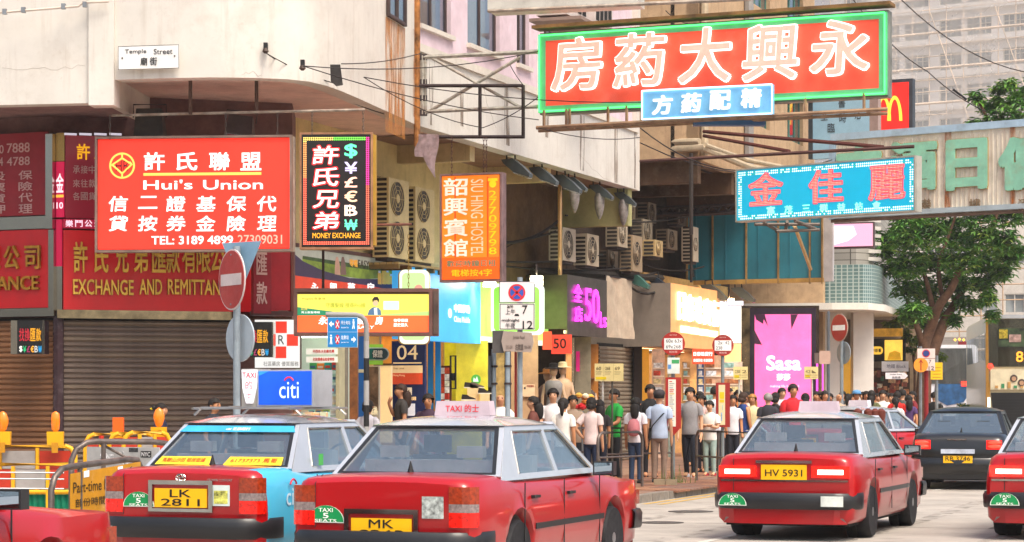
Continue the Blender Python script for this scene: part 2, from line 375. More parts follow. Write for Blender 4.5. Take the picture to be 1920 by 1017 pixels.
def rectp(a, b, c, d): return [(a, c), (b, c), (b, d), (a, d)]
wins = []
for (pl, pr, ptl, pbl) in ((797, 857, 0, 50), (888, 948, 0, 84), (980, 1003, 32, 128), (1030, 1052, 40, 150)):
    xa, zb = WA.hit(pl, pbl); xb, _ = WA.hit(pr, pbl); wins.append((xa, xb, 8.2, 10.0))
wins = [w for w in wins if w[1] < lenA - .3]
WA.node(MB().prism(rectp(0, lenA, 7.8, 11.5), [rectp(*w) for w in wins], .12, .42), 'upper_wall', PINKW)
wf = mat('4a3a36', .6, noise=.2); wg = glass('2e4a6e', .25, .05)
for (xa, xb, za, zb) in wins:
    f = MB()
    f.prism(rectp(xa, xb, za, zb), [rectp(xa + .05, (xa + xb) / 2 - .025, za + .05, zb - .05), rectp((xa + xb) / 2 + .025, xb - .05, za + .05, zb - .05)], .2, .26)
    w = WA.node(f, 'window', wf); MB().box(xa + .04, xb - .04, .225, .235, za + .04, zb - .04).build('pane', wg, w)
    MB().box(xa - .05, xb + .05, .04, .2, za - .08, za).build('window_sill', WHITE, w)
# window in the plain white wall left of the pipe
pw = Plane(curve[-2], curve[-1] - curve[-2]); xw0, zw = pw.hit(724, 30); xw1, _ = pw.hit(757, 30)
bw = link('window', None, A, loc=(curve[-2].x - AO.x, curve[-2].y - AO.y, 0), rz=atan2(pw.u.y, pw.u.x))
MB().prism(rectp(xw0, xw1, zw, zw + 1.4), [rectp(xw0 + .05, (xw0 + xw1) / 2 - .03, zw + .05, zw + 1.35), rectp((xw0 + xw1) / 2 + .03, xw1 - .05, zw + .05, zw + 1.35)], -.06, -.005).build('frame', wf, bw)
MB().box(xw0 + .04, xw1 - .04, -.03, -.02, zw + .04, zw + 1.36).build('pane', wg, bw)
MB().box(xw0 - .04, xw1 + .05, -.012, -.004, zw - 1.9, zw - .02).build('rust_stain', stainmat('cc8a48', 2.2, .55, .6), bw)
MB().box(1.2, 1.45, -.014, -.006, 6.5, 8.0).build('rust_stain', stainmat('c88648', 2.2, .5, .5), bw)
# underside of the overhang
sof = [XY(-160, 34.7), XY(213, 34.3), XY(214, 34.25)] + [c + V((0, .18)) for c in curve[1:-1]] + [SP(sA0, tA - .12).xy, SP(sEnd, tA - .12).xy, SP(sEnd, -.3).xy, SP(1, -.3).xy, XY(545, 38.4), XY(-200, 38.6)]
def flat(b, pts, z, mi=0, up=False): b.add([(p[0], p[1], z) for p in pts], [tuple(range(len(pts))) if up else tuple(range(len(pts)))[::-1]], mi); return b
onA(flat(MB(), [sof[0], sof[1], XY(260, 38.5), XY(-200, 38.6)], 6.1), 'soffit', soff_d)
onA(flat(MB(), [XY(214, 34.26), XY(262, 38.6)] , 6.1) if False else MB().wallpath([XY(213, 34.2), XY(330, 38.6)], 6.04, 6.5, .12), 'downstand_beam', WHITE)
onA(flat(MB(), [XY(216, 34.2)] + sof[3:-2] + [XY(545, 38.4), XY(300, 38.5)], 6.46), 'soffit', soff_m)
for s_ in (4.9, 9.3):
    onA(MB().wallpath([SP(s_, -.1).xy, SP(s_, tA - .3).xy], 6.1, 6.47, -.25), 'beam', CREAM)
# brown and cream inner soffit on the road side
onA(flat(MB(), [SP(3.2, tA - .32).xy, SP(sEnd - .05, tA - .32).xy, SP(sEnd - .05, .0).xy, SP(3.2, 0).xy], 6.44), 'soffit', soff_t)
onA(MB().wallpath([SP(sEnd, tA - .02).xy, SP(sEnd, -3).xy], 6.38, 11.5, -.25), 'end_wall', WHITE)
onA(MB().wallpath([SP(sEnd - .4, tA - .1).xy, SP(sEnd - .4, -.2).xy], 5.55, 6.4, -.3), 'end_beam', mat('b3ae78', .8, noise=.1, dirt=.3))
# ground floor core: wall above shop fronts
onA(MB().wallpath([SP(.2, 0).xy, SP(10.3, 0).xy], 4.05, 6.46, .25), 'shop_wall', mat('d8c488', .75, noise=.08, dirt=.3, streak=.3))
onA(MB().wallpath([SP(10.3, 0).xy, SP(14.6, 0).xy], 3.1, 6.46, .25), 'alley_wall', mat('664c30', .85, noise=.2, dirt=.5, streak=.5, dirtcol='40301f'))
C0, C1 = XY(105, 35.9), XY(545, 37.1)
onA(MB().wallpath([XY(-300, 37.4), XY(100, 36.15), XY(548, 37.35), SP(.2, 0).xy], 0.1, 6.46, .2), 'back_wall', mat('7c5a54', .85, noise=.2))
pipe = MB().tube([(a0.x + .02, a0.y - .08, 6.0), (a0.x + .02, a0.y - .08, 11.4)], .055, 8).build('drain_pipe', mat('b0743a', .8, noise=.5, scale=5, dirt=.8, dirtcol='5a3018'), loc=(0, 0, 0), label='rusty orange drain pipe running down the edge of the white wall', cat='pipe')
# thin white conduit on the left parapet
Pp = board_px('conduit', 'thin cream conduit clipped along the white parapet above the street nameplate', 'pipe', -40, 33.92, 210, 33.9, 60)
xs = [Pp.L(-40, 28), Pp.L(60, 20), Pp.L(148, 13), Pp.L(156, 6), Pp.L(205, 4)]
MB().tube([(x, -.04, z) for x, z in xs], .02, 6).build('pipe_run', mat('cfc0b2', .6), Pp.o, smooth=40)
for k in (10, 45, 120, 160):
    x, z = Pp.L(k, 24 - k * .09); MB().box(x - .03, x + .03, -.07, 0, z - .04, z + .04).build('clip', GALV, Pp.o)
# ------------------------------------------------------------------ middle building (B)
sB = 18.8; B = thing('tan_building', 'tan plastered building with drain pipes between the corner block and teal cladding', 'building', SP(24, -4)); BO = B.location
def onB(b, name, m, parent=None, smooth=None):
    b.v = [(v[0] - BO.x, v[1] - BO.y, v[2]) for v in b.v]; return b.build(name, m, parent or B, smooth)
zB = 7.5; tB = 2.0
onB(MB().wallpath([SP(sB, -6).xy, SP(sB, tB).xy], zB, 26, .3), 'side_wall', TAN)
WB = Wall(sB, tB, B); LB = 13.
bw_ = []
for k in range(3):
    for fl in range(4): bw_.append((1.3 + k * 4.1, 3.3 + k * 4.1, 9.0 + fl * 3.2, 10.7 + fl * 3.2))
WB.node(MB().prism(rectp(0, LB, zB, 26), [rectp(*w) for w in bw_], 0, .3), 'front_wall', TAN)
WB.node(MB().box(0, LB, .6, .7, zB, 26), 'inner_wall', DARK)
gfr = mat('4e7a6c', .6, noise=.2)
for (xa, xb, za, zb) in bw_:
    f = MB(); f.prism(rectp(xa, xb, za, zb), [rectp(xa + .06 + i * (xb - xa) / 3, xa - .02 + (i + 1) * (xb - xa) / 3, za + .06, zb - .06) for i in range(3)], .1, .16)
    w = WB.node(f, 'window', gfr); MB().box(xa + .04, xb - .04, .125, .135, za + .04, zb - .04).build('pane', wg, w)
    MB().box(xa - .1, xb + .1, -.35, .0, zb + .05, zb + .12).build('window_hood', TAN, w)
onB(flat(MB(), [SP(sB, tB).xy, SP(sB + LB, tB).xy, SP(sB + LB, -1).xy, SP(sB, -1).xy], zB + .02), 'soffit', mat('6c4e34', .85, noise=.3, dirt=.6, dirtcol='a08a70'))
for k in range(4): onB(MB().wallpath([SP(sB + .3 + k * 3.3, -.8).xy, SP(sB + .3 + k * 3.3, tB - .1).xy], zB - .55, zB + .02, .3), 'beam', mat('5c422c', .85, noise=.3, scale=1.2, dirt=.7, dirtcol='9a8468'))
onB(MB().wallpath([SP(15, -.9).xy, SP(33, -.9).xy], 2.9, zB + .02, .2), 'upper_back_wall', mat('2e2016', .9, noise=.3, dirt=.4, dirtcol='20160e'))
onB(MB().wallpath([SP(21, -.05).xy, SP(29.5, -.05).xy], 3.9, 4.9, .2), 'lit_wall', mat('c8a764', .8, noise=.15, dirt=.5))
onB(MB().wallpath([SP(33, -2).xy, SP(33, tB).xy], 0, 7.5, .3), 'far_wall', TAN)
def pipeB(name, pts, r, m, label): 
    q = [V(p) for p in pts]; o0 = q[0]
    return MB().tube([p - o0 for p in q], r, 8).build(name, m, None, smooth=40, loc=o0, label=label, cat='pipe', group='drain pipes along the tan building')
pm1 = mat('b8a68a', .7, noise=.15, dirt=.5)
YB = SP(sB, tB).y - .15
pipeB('drain_pipe', [W3(1180, 268, YB + 1.2), W3(1312, 266, YB)], .085, pm1, 'thick cream drain pipe running level across the tan wall')
pipeB('drain_pipe', [W3(1180, 285, YB + 1.2), W3(1316, 277, YB - .1), W3(1400, 312, YB + 2.6), W3(1560, 350, YB + 8)], .09, pm1, 'cream drain pipe bending down and away under the pharmacy sign')
pipeB('drain_pipe', [W3(1322, 272, YB - .1), W3(1400, 300, YB + 2.8), W3(1500, 320, YB + 6.5)], .06, pm1, 'thinner cream pipe running beside the bending drain pipe')
pipeB('drain_pipe', [SP(sB + .2, tB + .1, 7.6), SP(sB + .2, tB + .1, 24)], .1, pm1, 'upright cream pipe at the corner of the tan wall')
pipeB('drain_pipe', [SP(sB + 4.6, tB + .1, 7.6), SP(sB + 4.6, tB + .1, 24)], .14, mat('8a8784', .6, noise=.1), 'grey upright pipe between the windows of the tan building')
# white lean-to roof end between buildings (upper)
onA(MB().wallpath([SP(sEnd - .02, tA + .02).xy, SP(sEnd - .02, -.8).xy], 10.2, 14, -.2), 'stair_wall', WHITE)
# ------------------------------------------------------------------ far corner building (C) with small tiles
def tilemat(col, joint, sx, sz, key):
    if key in MATS: return MATS[key]
    m = mat(col, .35, noise=.2, scale=2, dirt=.2, key=key); n = m.node_tree; L = n.links.new; b = n.nodes['Principled BSDF']
    tc = n.nodes.new('ShaderNodeTexCoord'); br = n.nodes.new('ShaderNodeTexBrick'); br.offset = 0
    br.inputs['Scale'].default_value = 1; br.inputs['Brick Width'].default_value = sx; br.inputs['Row Height'].default_value = sz; br.inputs['Mortar Size'].default_value = .012
    br.inputs['Color1'].default_value = (*srgb(col), 1); br.inputs['Color2'].default_value = (*[x * .8 for x in srgb(col)], 1); br.inputs['Mortar'].default_value = (*srgb(joint), 1)
    cm = n.nodes.new('ShaderNodeCombineXYZ'); sp = n.nodes.new('ShaderNodeSeparateXYZ'); L(tc.outputs['Object'], sp.inputs[0])
    ad = n.nodes.new('ShaderNodeMath'); ad.operation = 'ADD'; L(sp.outputs[0], ad.inputs[0]); L(sp.outputs[1], ad.inputs[1]); L(ad.outputs[0], cm.inputs[0]); L(sp.outputs[2], cm.inputs[1]); L(cm.outputs[0], br.inputs[0]); L(br.outputs[0], b.inputs['Base Color']); return m
Cb = thing('tiled_corner_building', 'corner building with a curved band of small teal-grey tiles above a white canopy', 'building', XY(1600, 76).to_3d()); CO = Cb.location
def onC(b, name, m, parent=None, smooth=None):
    b.v = [(v[0] - CO.x, v[1] - CO.y, v[2]) for v in b.v]; return b.build(name, m, parent or Cb, smooth)
cc = [XY(1320, 71.5), XY(1440, 70.6), XY(1560, 69.7), XY(1618, 69.4), XY(1636, 69.6), XY(1648, 70.3), XY(1655, 71.6), XY(1662, 74), XY(1700, 86), XY(1730, 98)]
tm = tilemat('5f7d7e', 'a8b4b0', .11, .11, 'tiles_teal')
onC(MB().wallpath(cc, 4.46, 5.72, .3), 'tiled_band', tm, smooth=40)
onC(MB().wallpath([c + V((.0, 1.4)) for c in cc], 5.72, 8.2, .3), 'louvred_wall', tilemat('a8a39a', '55504c', 3.0, .22, 'louvres'), smooth=40)
can = [XY(1395, 68.2), XY(1560, 67.6), XY(1628, 67.6), XY(1660, 69), XY(1685, 73), XY(1712, 82), XY(1736, 96), XY(1690, 96), XY(1560, 76), XY(1395, 74)]
bb = MB(); n_ = len(can); bb.add([(p.x, p.y, 4.48) for p in can] + [(p.x, p.y, 4.28) for p in can], [tuple(range(n_)), tuple(range(n_, 2 * n_))[::-1]] + [(i, i + n_, (i + 1) % n_ + n_, (i + 1) % n_) for i in range(n_)]); onC(bb, 'canopy', mat('e8e2d8', .6, noise=.05, dirt=.2))
for px_, Y_ in ((1540, 70.2), (1600, 70.0)):
    p = XY(px_, Y_); onC(MB().box(p.x, p.x + .62, p.y, p.y + .6, 0.1, 4.3), 'column', mat('e6e0d8', .5, noise=.05))
onC(MB().wallpath([XY(1395, 74.5), XY(1720, 77)], 0, 4.3, .3), 'shop_back_wall', mat('7a6650', .8, noise=.2))
p = XY(1573, 70.6); onC(MB().box(p.x, p.x + .5, p.y, p.y + .1, .1, 3.0), 'door_panel', mat('d8a23a', .5, em=.6, noise=.1))
# louvres proud of the wall at C upper part
lvm = mat('cfcac2', .6, noise=.1)
for k in range(9):
    a, b_ = XY(1588, 70.9), XY(1652, 71.6)
    onC(MB().wallpath([a, b_], 5.95 + k * .24, 6.06 + k * .24, .05), 'louvre', lvm)
# ------------------------------------------------------------------ far building wrapped in bamboo scaffolding
YF = 205.; fpt = [XY(1500, YF + 22), XY(1610, YF + 7), XY(1650, YF + 1.5), XY(1700, YF), XY(2150, YF - 12)]
FB = thing('scaffolded_building', 'tall white building wrapped in bamboo scaffolding and pale netting', 'building', XY(1750, YF + 5).to_3d()); FO = FB.location
def onF(b, name, m, parent=None, kind=None):
    b.v = [(v[0] - FO.x, v[1] - FO.y, v[2]) for v in b.v]; return b.build(name, m, parent or FB, kind=kind)
whf = mat('f0ece8', .8, noise=.05, scale=.3, dirt=.15, dirtcol='b8aca0')
fpl = Plane(XY(1560, YF + 4), XY(2150, YF - 12) - XY(1560, YF + 4)); flen = 27.
fo = link('facade', None, FB, loc=(fpl.p.x - FO.x, fpl.p.y - FO.y, 0), rz=atan2(fpl.u.y, fpl.u.x))
fw = []
for fl in range(15):
    for k in range(9):
        x0 = 1.2 + k * 2.95 + (.4 if k % 2 else 0); z0 = 4.6 + fl * 2.9
        if x0 < flen - 2.5: fw.append((x0, x0 + (2.05 if k % 2 else 2.3), z0, z0 + 1.55, k, fl))
MB().prism(rectp(0, flen, 2, 50), [rectp(*w[:4]) for w in fw], 0, .4).build('wall', whf, fo)
MB().box(0, flen, 1.0, 1.1, 2, 50).build('interior_wall', mat('8a8078', .9), fo)
wmf = mat('d8d2c8', .6); wgf = mat('9aa0a0', .3, noise=.35, scale=.6); wms = {}
for (xa, xb, za, zb, k, fl) in fw:
    kk = round(xb - xa, 2)
    if kk not in wms:
        w = xb - xa; n3 = 4
        wms[kk] = (MB().prism(rectp(0, w, 0, 1.55), [rectp(.07 + i * (w - .07) / n3, (i + 1) * (w - .07) / n3, r0, r1) for i in range(n3) for r0, r1 in ((.07, .95), (1.02, 1.48))], .1, .2).mesh(wmf), MB().box(.02, w - .02, .22, .24, .02, 1.53).mesh(wgf))
    w_ = link('window', wms[kk][0], fo, loc=(xa, 0, za)); link('pane', wms[kk][1], w_)
for fl in range(16):
    b = MB().box(0, flen, -.5, 0, 3.95 + fl * 2.9, 4.15 + fl * 2.9); b.build('floor_ledge', whf, fo)
# curved end of the far building (left)
onF(MB().wallpath([XY(1490, YF + 30), XY(1530, YF + 14), XY(1548, YF + 7), XY(1562, YF + 4)], 2, 50, .4), 'curved_end_wall', whf)
bam = mat('e4cdb6', .7, noise=.2, scale=.5); sc_ = MB(); 
for k in range(22): sc_.tube([(-6 + k * 1.6, -1.2, 2), (-6 + k * 1.6, -1.2, 50)], .05, 4)
for k in range(46):
    z = 3.0 + k * 1.03; r = .12 if k % 3 == 0 else .045; sc_.tube([(-7, -1.25, z), (flen + 1, -1.25, z)], r, 4)
for k in range(5): sc_.tube([(k * 6, -1.3, 4 + 6 * (k % 2)), (k * 6 + 7, -1.3, 18 + 6 * (k % 2))], .05, 4); sc_.tube([(k * 6 + 4, -1.3, 20), (k * 6 - 2, -1.3, 36)], .05, 4)
sc_.build('bamboo_poles', bam, fo, kind='stuff')
MB().add([(-8, -1.5, 2), (flen + 2, -1.5, 2), (flen + 2, -1.5, 50), (-8, -1.5, 50)], [(0, 1, 2, 3)]).build('safety_netting', netting('f4eee8', .28), fo)
# nearer low scaffolded block behind the trees
LB_ = thing('low_scaffolded_building', 'lower building behind the street tree with bamboo scaffold and striped awning', 'building', XY(1800, 150).to_3d()); LO = LB_.location
lp = Plane(XY(1650, 152), XY(2100, 146) - XY(1650, 152)); lo = link('facade', None, LB_, loc=(lp.p.x - LO.x, lp.p.y - LO.y, 0), rz=atan2(lp.u.y, lp.u.x))
lw = [(1.2 + k * 1.75, 2.5 + k * 1.75, z0, z0 + 1.25) for k in range(8) for z0 in (7.2, 10.4)]
MB().prism(rectp(0, 16, 5.6, 13.2), [rectp(*w) for w in lw], 0, .3).build('wall', mat('d6cfc4', .8, noise=.08, dirt=.3), lo)
MB().box(0, 16, .8, .9, 0, 13).build('interior_wall', mat('6a6058', .9), lo)
for w in lw: f = MB().prism(rectp(*w), [rectp(w[0] + .06, (w[0] + w[1]) / 2 - .03, w[2] + .06, w[3] - .06), rectp((w[0] + w[1]) / 2 + .03, w[1] - .06, w[2] + .06, w[3] - .06)], .05, .15).build('window', wmf, lo); MB().box(w[0], w[1], .16, .18, w[2], w[3]).build('pane', wgf, f)
MB().add([(0, -1.4, 4.6), (16, -1.4, 4.6), (16, 0, 5.7), (0, 0, 5.7)], [(0, 1, 2, 3)]).build('awning', tilemat('8c847c', '6a5c54', 40, .16, 'awn'), lo)
s2 = MB()
for k in range(12): s2.tube([(k * 1.4, -1.6, 3.8), (k * 1.4, -1.6, 14)], .04, 4)
for k in range(10): s2.tube([(-1, -1.6, 4 + k), (17, -1.6, 4 + k)], .04, 4)
s2.build('bamboo_poles', mat('b89878', .7), lo, kind='stuff')
MB().box(0, 16, .02, .5, 0, 5.6).build('lower_wall', mat('55403a', .9, noise=.3), lo)

# weathering on the white parapets: hairline cracks and rusty runs
random.seed(8)
cr_ = mat('8a7868', .9, noise=0)
def crack(pl0, pts, r=.0028):
    P = [pl0.hit(x, y) for x, y in pts]; Q = []
    for (a, b_) in zip(P[:-1], P[1:]):
        for k in range(4): t = k / 4; Q.append((a[0] + (b_[0] - a[0]) * t + random.uniform(-.02, .02), a[1] + (b_[1] - a[1]) * t + random.uniform(-.03, .03)))
    Q.append(P[-1]); p0 = pl0.p; u = pl0.u; n = V((u.y, -u.x)); c = MB().tube([(p0.x + u.x * x + n.x * .0 - AO.x, p0.y + u.y * x + n.y * .0 - AO.y, z) for x, z in Q], r, 3); c.build('crack', cr_, A)
pw1 = Plane(XY(390, 33.75), XY(480, 33.8) - XY(390, 33.75)); pwL = Plane(XY(-160, 34.5), XY(166, 34.05) - XY(-160, 34.5)); 
crack(pwL, [(5, 131), (60, 128), (110, 130), (160, 124)]); crack(WA.pl, [(1085, 290), (1105, 310), (1125, 330), (1150, 345)]); crack(WA.pl, [(905, 160), (915, 200), (930, 240)]); crack(pw1, [(455, 140), (468, 136), (490, 141)])
for x0, w_, z0, z1 in ((.6, .25, 6.45, 7.7), (2.1, .15, 6.6, 7.7), (4.4, .3, 6.5, 7.7), (6.8, .2, 6.9, 7.7), (9.0, .3, 6.45, 7.6), (11.4, .25, 6.4, 7.7), (12.9, .12, 6.4, 7.7)):
    b = MB().box(x0, x0 + w_, -.006, -.003, z0, z1); WA.node(b, 'dirt_run', stainmat('8a7462', 1.6, .35))

for px_, Y_, r_ in ((1295, 33.5, .33), (1240, 30.5, .3)):
    c = XY(px_, Y_); o = thing('manhole_cover', None, None, (c.x, c.y, 0)); o['kind'] = 'structure'; MB().lathe([(r_, 0), (r_, .006)], n=24).build('rim', mat('4a4642', .7, dirt=.3), o); MB().lathe([(r_ * .9, 0), (r_ * .9, .009)], n=24).build('plate', mat('5c5854', .5, metal=.4, noise=.3, scale=14), o)
stm = mat('77716a', .9, noise=.3, scale=2)
for s0_, t0_, l_, w_ in ((-14, 9.2, 3.2, 1.1), (-6, 12.6, 2.4, .9), (2, 8.2, 4.0, .8), (-10, 15.2, 2.2, 1.6)): poly3('road_patch', [tuple(SP(a, b_).xy) for a, b_ in ((s0_, t0_), (s0_, t0_ + w_), (s0_ + l_, t0_ + w_), (s0_ + l_, t0_))], .0035, stm)
for t0_ in (7.7, 9.3, 11.3, 12.9):
    pts = [SP(-20 + k * 2, t0_ + .06 * sin(k)).xy for k in range(40)]; MB().add([(p.x, p.y, .006) for p in pts] + [(p.x + .22, p.y - .1, .006) for p in pts], [(i, i + 1, 41 + i, 40 + i) for i in range(39)]).build('tyre_mark', stainmat('4c4742', .8, .3), kind='structure')
# ------------------------------------------------------------------ signs
def E(col, s=1., noise=.0): return mat(col, .5, em=s, noise=noise, scale=2)
def ledmat(c1, c2, s=2., pitch=.03):
    k = ('led', c1, c2, s, pitch)
    if k in MATS: return MATS[k]
    m = bpy.data.materials.new('led_print'); m.use_nodes = True; n = m.node_tree; b = n.nodes['Principled BSDF']; L = n.links.new
    tc = n.nodes.new('ShaderNodeTexCoord'); v = n.nodes.new('ShaderNodeTexVoronoi'); v.inputs['Randomness'].default_value = 0; v.inputs['Scale'].default_value = 1 / pitch
    r = n.nodes.new('ShaderNodeMapRange'); r.inputs[1].default_value = .38; r.inputs[2].default_value = .62; r.inputs[3].default_value = 0; r.inputs[4].default_value = 1
    x = n.nodes.new('ShaderNodeMix'); x.data_type = 'RGBA'; x.inputs[6].default_value = (*srgb(c1), 1); x.inputs[7].default_value = (*srgb(c2), 1)
    L(tc.outputs['Object'], v.inputs['Vector']); L(v.outputs['Distance'], r.inputs[0]); L(r.outputs[0], x.inputs[0]); L(x.outputs[2], b.inputs['Emission Color']); b.inputs['Emission Strength'].default_value = s; b.inputs['Base Color'].default_value = (.02, .02, .02, 1)
    MATS[k] = m; return m
def dots(B_, pts, r, m, f=.03, name='led_dots', n=6):
    b = MB()
    for (x, z) in pts:
        b.add([(x + r * cos(2 * pi * i / n), -f, z + r * sin(2 * pi * i / n)) for i in range(n)], [tuple(range(n))])
    return b.build(name, m, B_.o, kind='stuff')
def border(B_, x0, y0, x1, y1, step, rows=2):
    a, zt = B_.L(x0, y0); b, _ = B_.L(x1, y0); _, zb = B_.L(x0, y1); P = []
    for k in range(rows):
        i = k * step; nx = max(2, int((b - a - 2 * i) / step)); nz = max(2, int((zt - zb - 2 * i) / step))
        P += [(a + i + (b - a - 2 * i) * j / nx, z) for j in range(nx + 1) for z in (zt - i, zb + i)]
        P += [(x, zb + i + (zt - zb - 2 * i) * j / nz) for j in range(1, nz) for x in (a + i, b - i)]
    return P
def rod(name, a, b, r, m, label, cat='rod', group=None, n=6):
    a, b = V(a), V(b); return MB().tube([(0, 0, 0), b - a], r, n).build(name, m, loc=a, label=label, cat=cat, group=group)
def chain(a, b, m, label, group=None):
    a, b = V(a), V(b); n = max(3, int((b - a).length / .06)); o = MB(); d = (b - a) / n
    for i in range(n):
        c = d * (i + .5); w = .012
        ring = [c + V((w * cos(t) * (i % 2 == 0), w * cos(t) * (i % 2 == 1), .04 * sin(t))) for t in [2 * pi * j / 8 for j in range(9)]]
        o.tube(ring, .005, 3, caps=False)
    return o.build('chain', m, loc=a, label=label, cat='chain', group=group)
REDP = mat('8a1016', .45, noise=.08, coat=.3); MAROON = mat('8c1420', .5, noise=.1, dirt=.15)
# --- red light box with white lettering
b = board_px('light_box_sign', 'large glowing red hanging sign reading Hui\'s Union with a yellow round emblem', 'sign', 182, 34.45, 545, 34.2, 470)
b.rect('casing', 179, 258, 548, 473, RUSTW, -.26, .2)
b.frame('frame_bar', 179, 257, 548, 474, .035, mat('8a7468', .5, metal=.4, noise=.2), -.06, .1)
b.rect('face', 184, 262, 543, 468, mat('f6301f', .5, em=.92, noise=.06, scale=1), -.04, .04)
wm_ = E('fff4ee', 1.5); ym = E('ffd860', 1.15)
for ch, x in zip('許氏聯盟', (270, 331, 392, 451)): b.txt('character', ch, x, 286, x + 39, 320, wm_, .001, bold=.028)
b.rect('yellow_line', 269, 325, 490, 330, ym, .001, .004)
b.txt('lettering', "Hui's", 269, 338, 361, 356, wm_, .001, bold=.02); b.txt('lettering', "Union", 381, 338, 493, 356, wm_, .001, bold=.02)
for row, y in (('信二證基保代', 368), ('貸按券金險理', 405)):
    for ch, x in zip(row, (204, 259, 312, 368, 425, 482)): b.txt('character', ch, x, y, x + 36, y + (29 if ch != '二' else 24), wm_, .001, bold=.022, shear=.08)
b.txt('lettering', 'TEL: 3189 4899', 284, 443, 437, 459, wm_, .001, bold=.03); b.txt('lettering', '27309031', 446, 441, 529, 458, E('ffb8a0', 1.1), .001, bold=.006)
b.disc('emblem_ring', 229, 311, 24.5, ym, .001, .004, 40, inner=21)
for pts in (((229, 290), (229, 297), (213, 308), (209, 311)), ((229, 297), (247, 309), (243, 304)), ((211, 310), (229, 326), (229, 333)), ((248, 308), (229, 326))):
    for p_, q_ in zip(pts[:-1], pts[1:]): b.bar('emblem_stroke', *p_, *q_, .014, ym, .006, 4)
b.txt('lettering', 'HB', 217, 301, 241, 322, mat('5a0a10', .5), .004, bold=.0)
# hanging bars and rods
bar_y = W3(214, 216, 34.6)
rod('hanging_rail', W3(210, 217, 34.62), W3(600, 208, 34.4), .022, RUSTW, 'rusty level rail hung under the curved overhang above the red sign', 'rail')
rod('hanging_rail', W3(600, 208, 34.4), W3(684, 206, 34.35), .022, RUSTW, 'short rusty rail end above the money exchange sign', 'rail')
for px_, l_ in ((357, 'rusty rod dropping from the overhang above the middle of the red sign'), (481, 'rusty rod dropping from the overhang near the end of the red sign')):
    rod('hanger_rod', W3(px_, 146, 34.5), W3(px_, 215, 34.5), .03, mat('5a4238', .8, noise=.3), l_, 'rod', 'rods under the overhang')
for px_, y0, y1, l_ in ((423, 214, 262, 'chain beside the brown lamp holding the red sign'), (520, 213, 262, 'chain holding the outer end of the red sign'), (206, 217, 262, 'chain at the inner end of the red sign'), (585, 210, 252, 'chain holding the inner corner of the money exchange sign'), (681, 207, 252, 'chain holding the outer corner of the money exchange sign')):
    chain(W3(px_, y0, 34.4), W3(px_, y1, 34.35), mat('6a625c', .5, metal=.6, noise=.1), l_, 'chains holding the hanging signs')
def lamp_box(px, py, w, h, Y, label, m, tilt=0):
    o = thing('flood_lamp', label, 'lamp', W3(px, py, Y)); k = Y / F; w *= k; h *= k
    MB().add([(-w / 2, -.15, -h), (w / 2, -.15, -h), (w / 2 * .85, -.1, 0), (-w / 2 * .85, -.1, 0), (-w / 2, .25, -h * .9), (w / 2, .25, -h * .9), (w / 2 * .8, .2, -.02), (-w / 2 * .8, .2, -.02)], [(0, 1, 2, 3), (4, 7, 6, 5), (0, 4, 5, 1), (3, 2, 6, 7), (0, 3, 7, 4), (1, 5, 6, 2)]).build('housing', m, o)
    MB().tube([(-w * .55, 0, -.3 * h), (-w * .55, 0, .07), (w * .55, 0, .07), (w * .55, 0, -.3 * h)], .012, 5).build('bracket', DSTEEL, o)
    MB().box(-w * .42, w * .42, -.12, .2, -h - .012, -h + .002).build('lens', glass('6a6a60', .3), o); o.rotation_euler = (0, tilt, 0)
lamp_box(281, 205, 56, 52, 35.2, 'dusty black box floodlight hanging above the round emblem of the red sign', mat('2e2822', .7, noise=.3, dirt=.6))
lamp_box(453, 218, 52, 36, 35.0, 'brown tilted box floodlight above the red sign between two rods', mat('3e2822', .7, noise=.3, dirt=.4), .12)
# --- LED money exchange sign
b = board_px('led_sign', 'black LED sign with coloured currency symbols above the words MONEY EXCHANGE', 'sign', 564, 34.5, 697, 34.45, 466)
b.rect('casing', 562, 250, 699, 468, mat('a8842a', .5, noise=.2), -.2, .18)
b.frame('frame_bar', 562, 249, 699, 468, .03, mat('a87a5a', .5, metal=.3, noise=.3), -.03, .05)
b.rect('face', 565, 253, 695, 463, mat('140404', .25, noise=.1, coat=.5), -.02, .02)
b.rect('side_panel', 697, 252, 704, 460, mat('b08a30', .5, dirt=.4), -.2, .14)
a_, zt_ = b.L(569, 258); b1_, _ = b.L(692, 258); _, zb_ = b.L(569, 459)
allp = border(b, 570, 259, 691, 458, .028, 2)
def spl(f): return [p for p in allp if f(p)]
dots(b, spl(lambda p: p[0] > b1_ - .06 and p[1] > zb_ + .9), .0115, E('ff3a9a', 2.2), .003)
dots(b, spl(lambda p: p[0] <= b1_ - .06 and p[1] > zt_ - .07 and p[0] > .5), .0115, E('7aff50', 2.0), .003)
dots(b, spl(lambda p: p[0] <= b1_ - .06 and p[1] > zt_ - .07 and p[0] <= .5), .0115, E('ffe070', 2.0), .003)
dots(b, spl(lambda p: p[0] < .3 and zb_ + 1.0 < p[1] <= zt_ - .07), .0115, E('ffa860', 2.0), .003)
dots(b, spl(lambda p: (p[0] < .3 and p[1] <= zb_ + 1.0) or (p[0] > b1_ - .06 and p[1] <= zb_ + .9) or p[1] < zb_ + .06), .0115, E('ff6a50', 2.2), .003)
for ch, y, h in (('許', 273, 36), ('氏', 314, 36), ('兄', 357, 34), ('弟', 397, 34)):
    b.txt('neon_character', ch, 587, y + 1, 635, y + h - 1, E('ffe0d8', 2.4), .01, bold=.012, shear=.1)
    b.txt('neon_glow_tube', ch, 585, y - 1, 637, y + h + 1, E('ff2028', 2.0), .001, bold=.05, shear=.1)
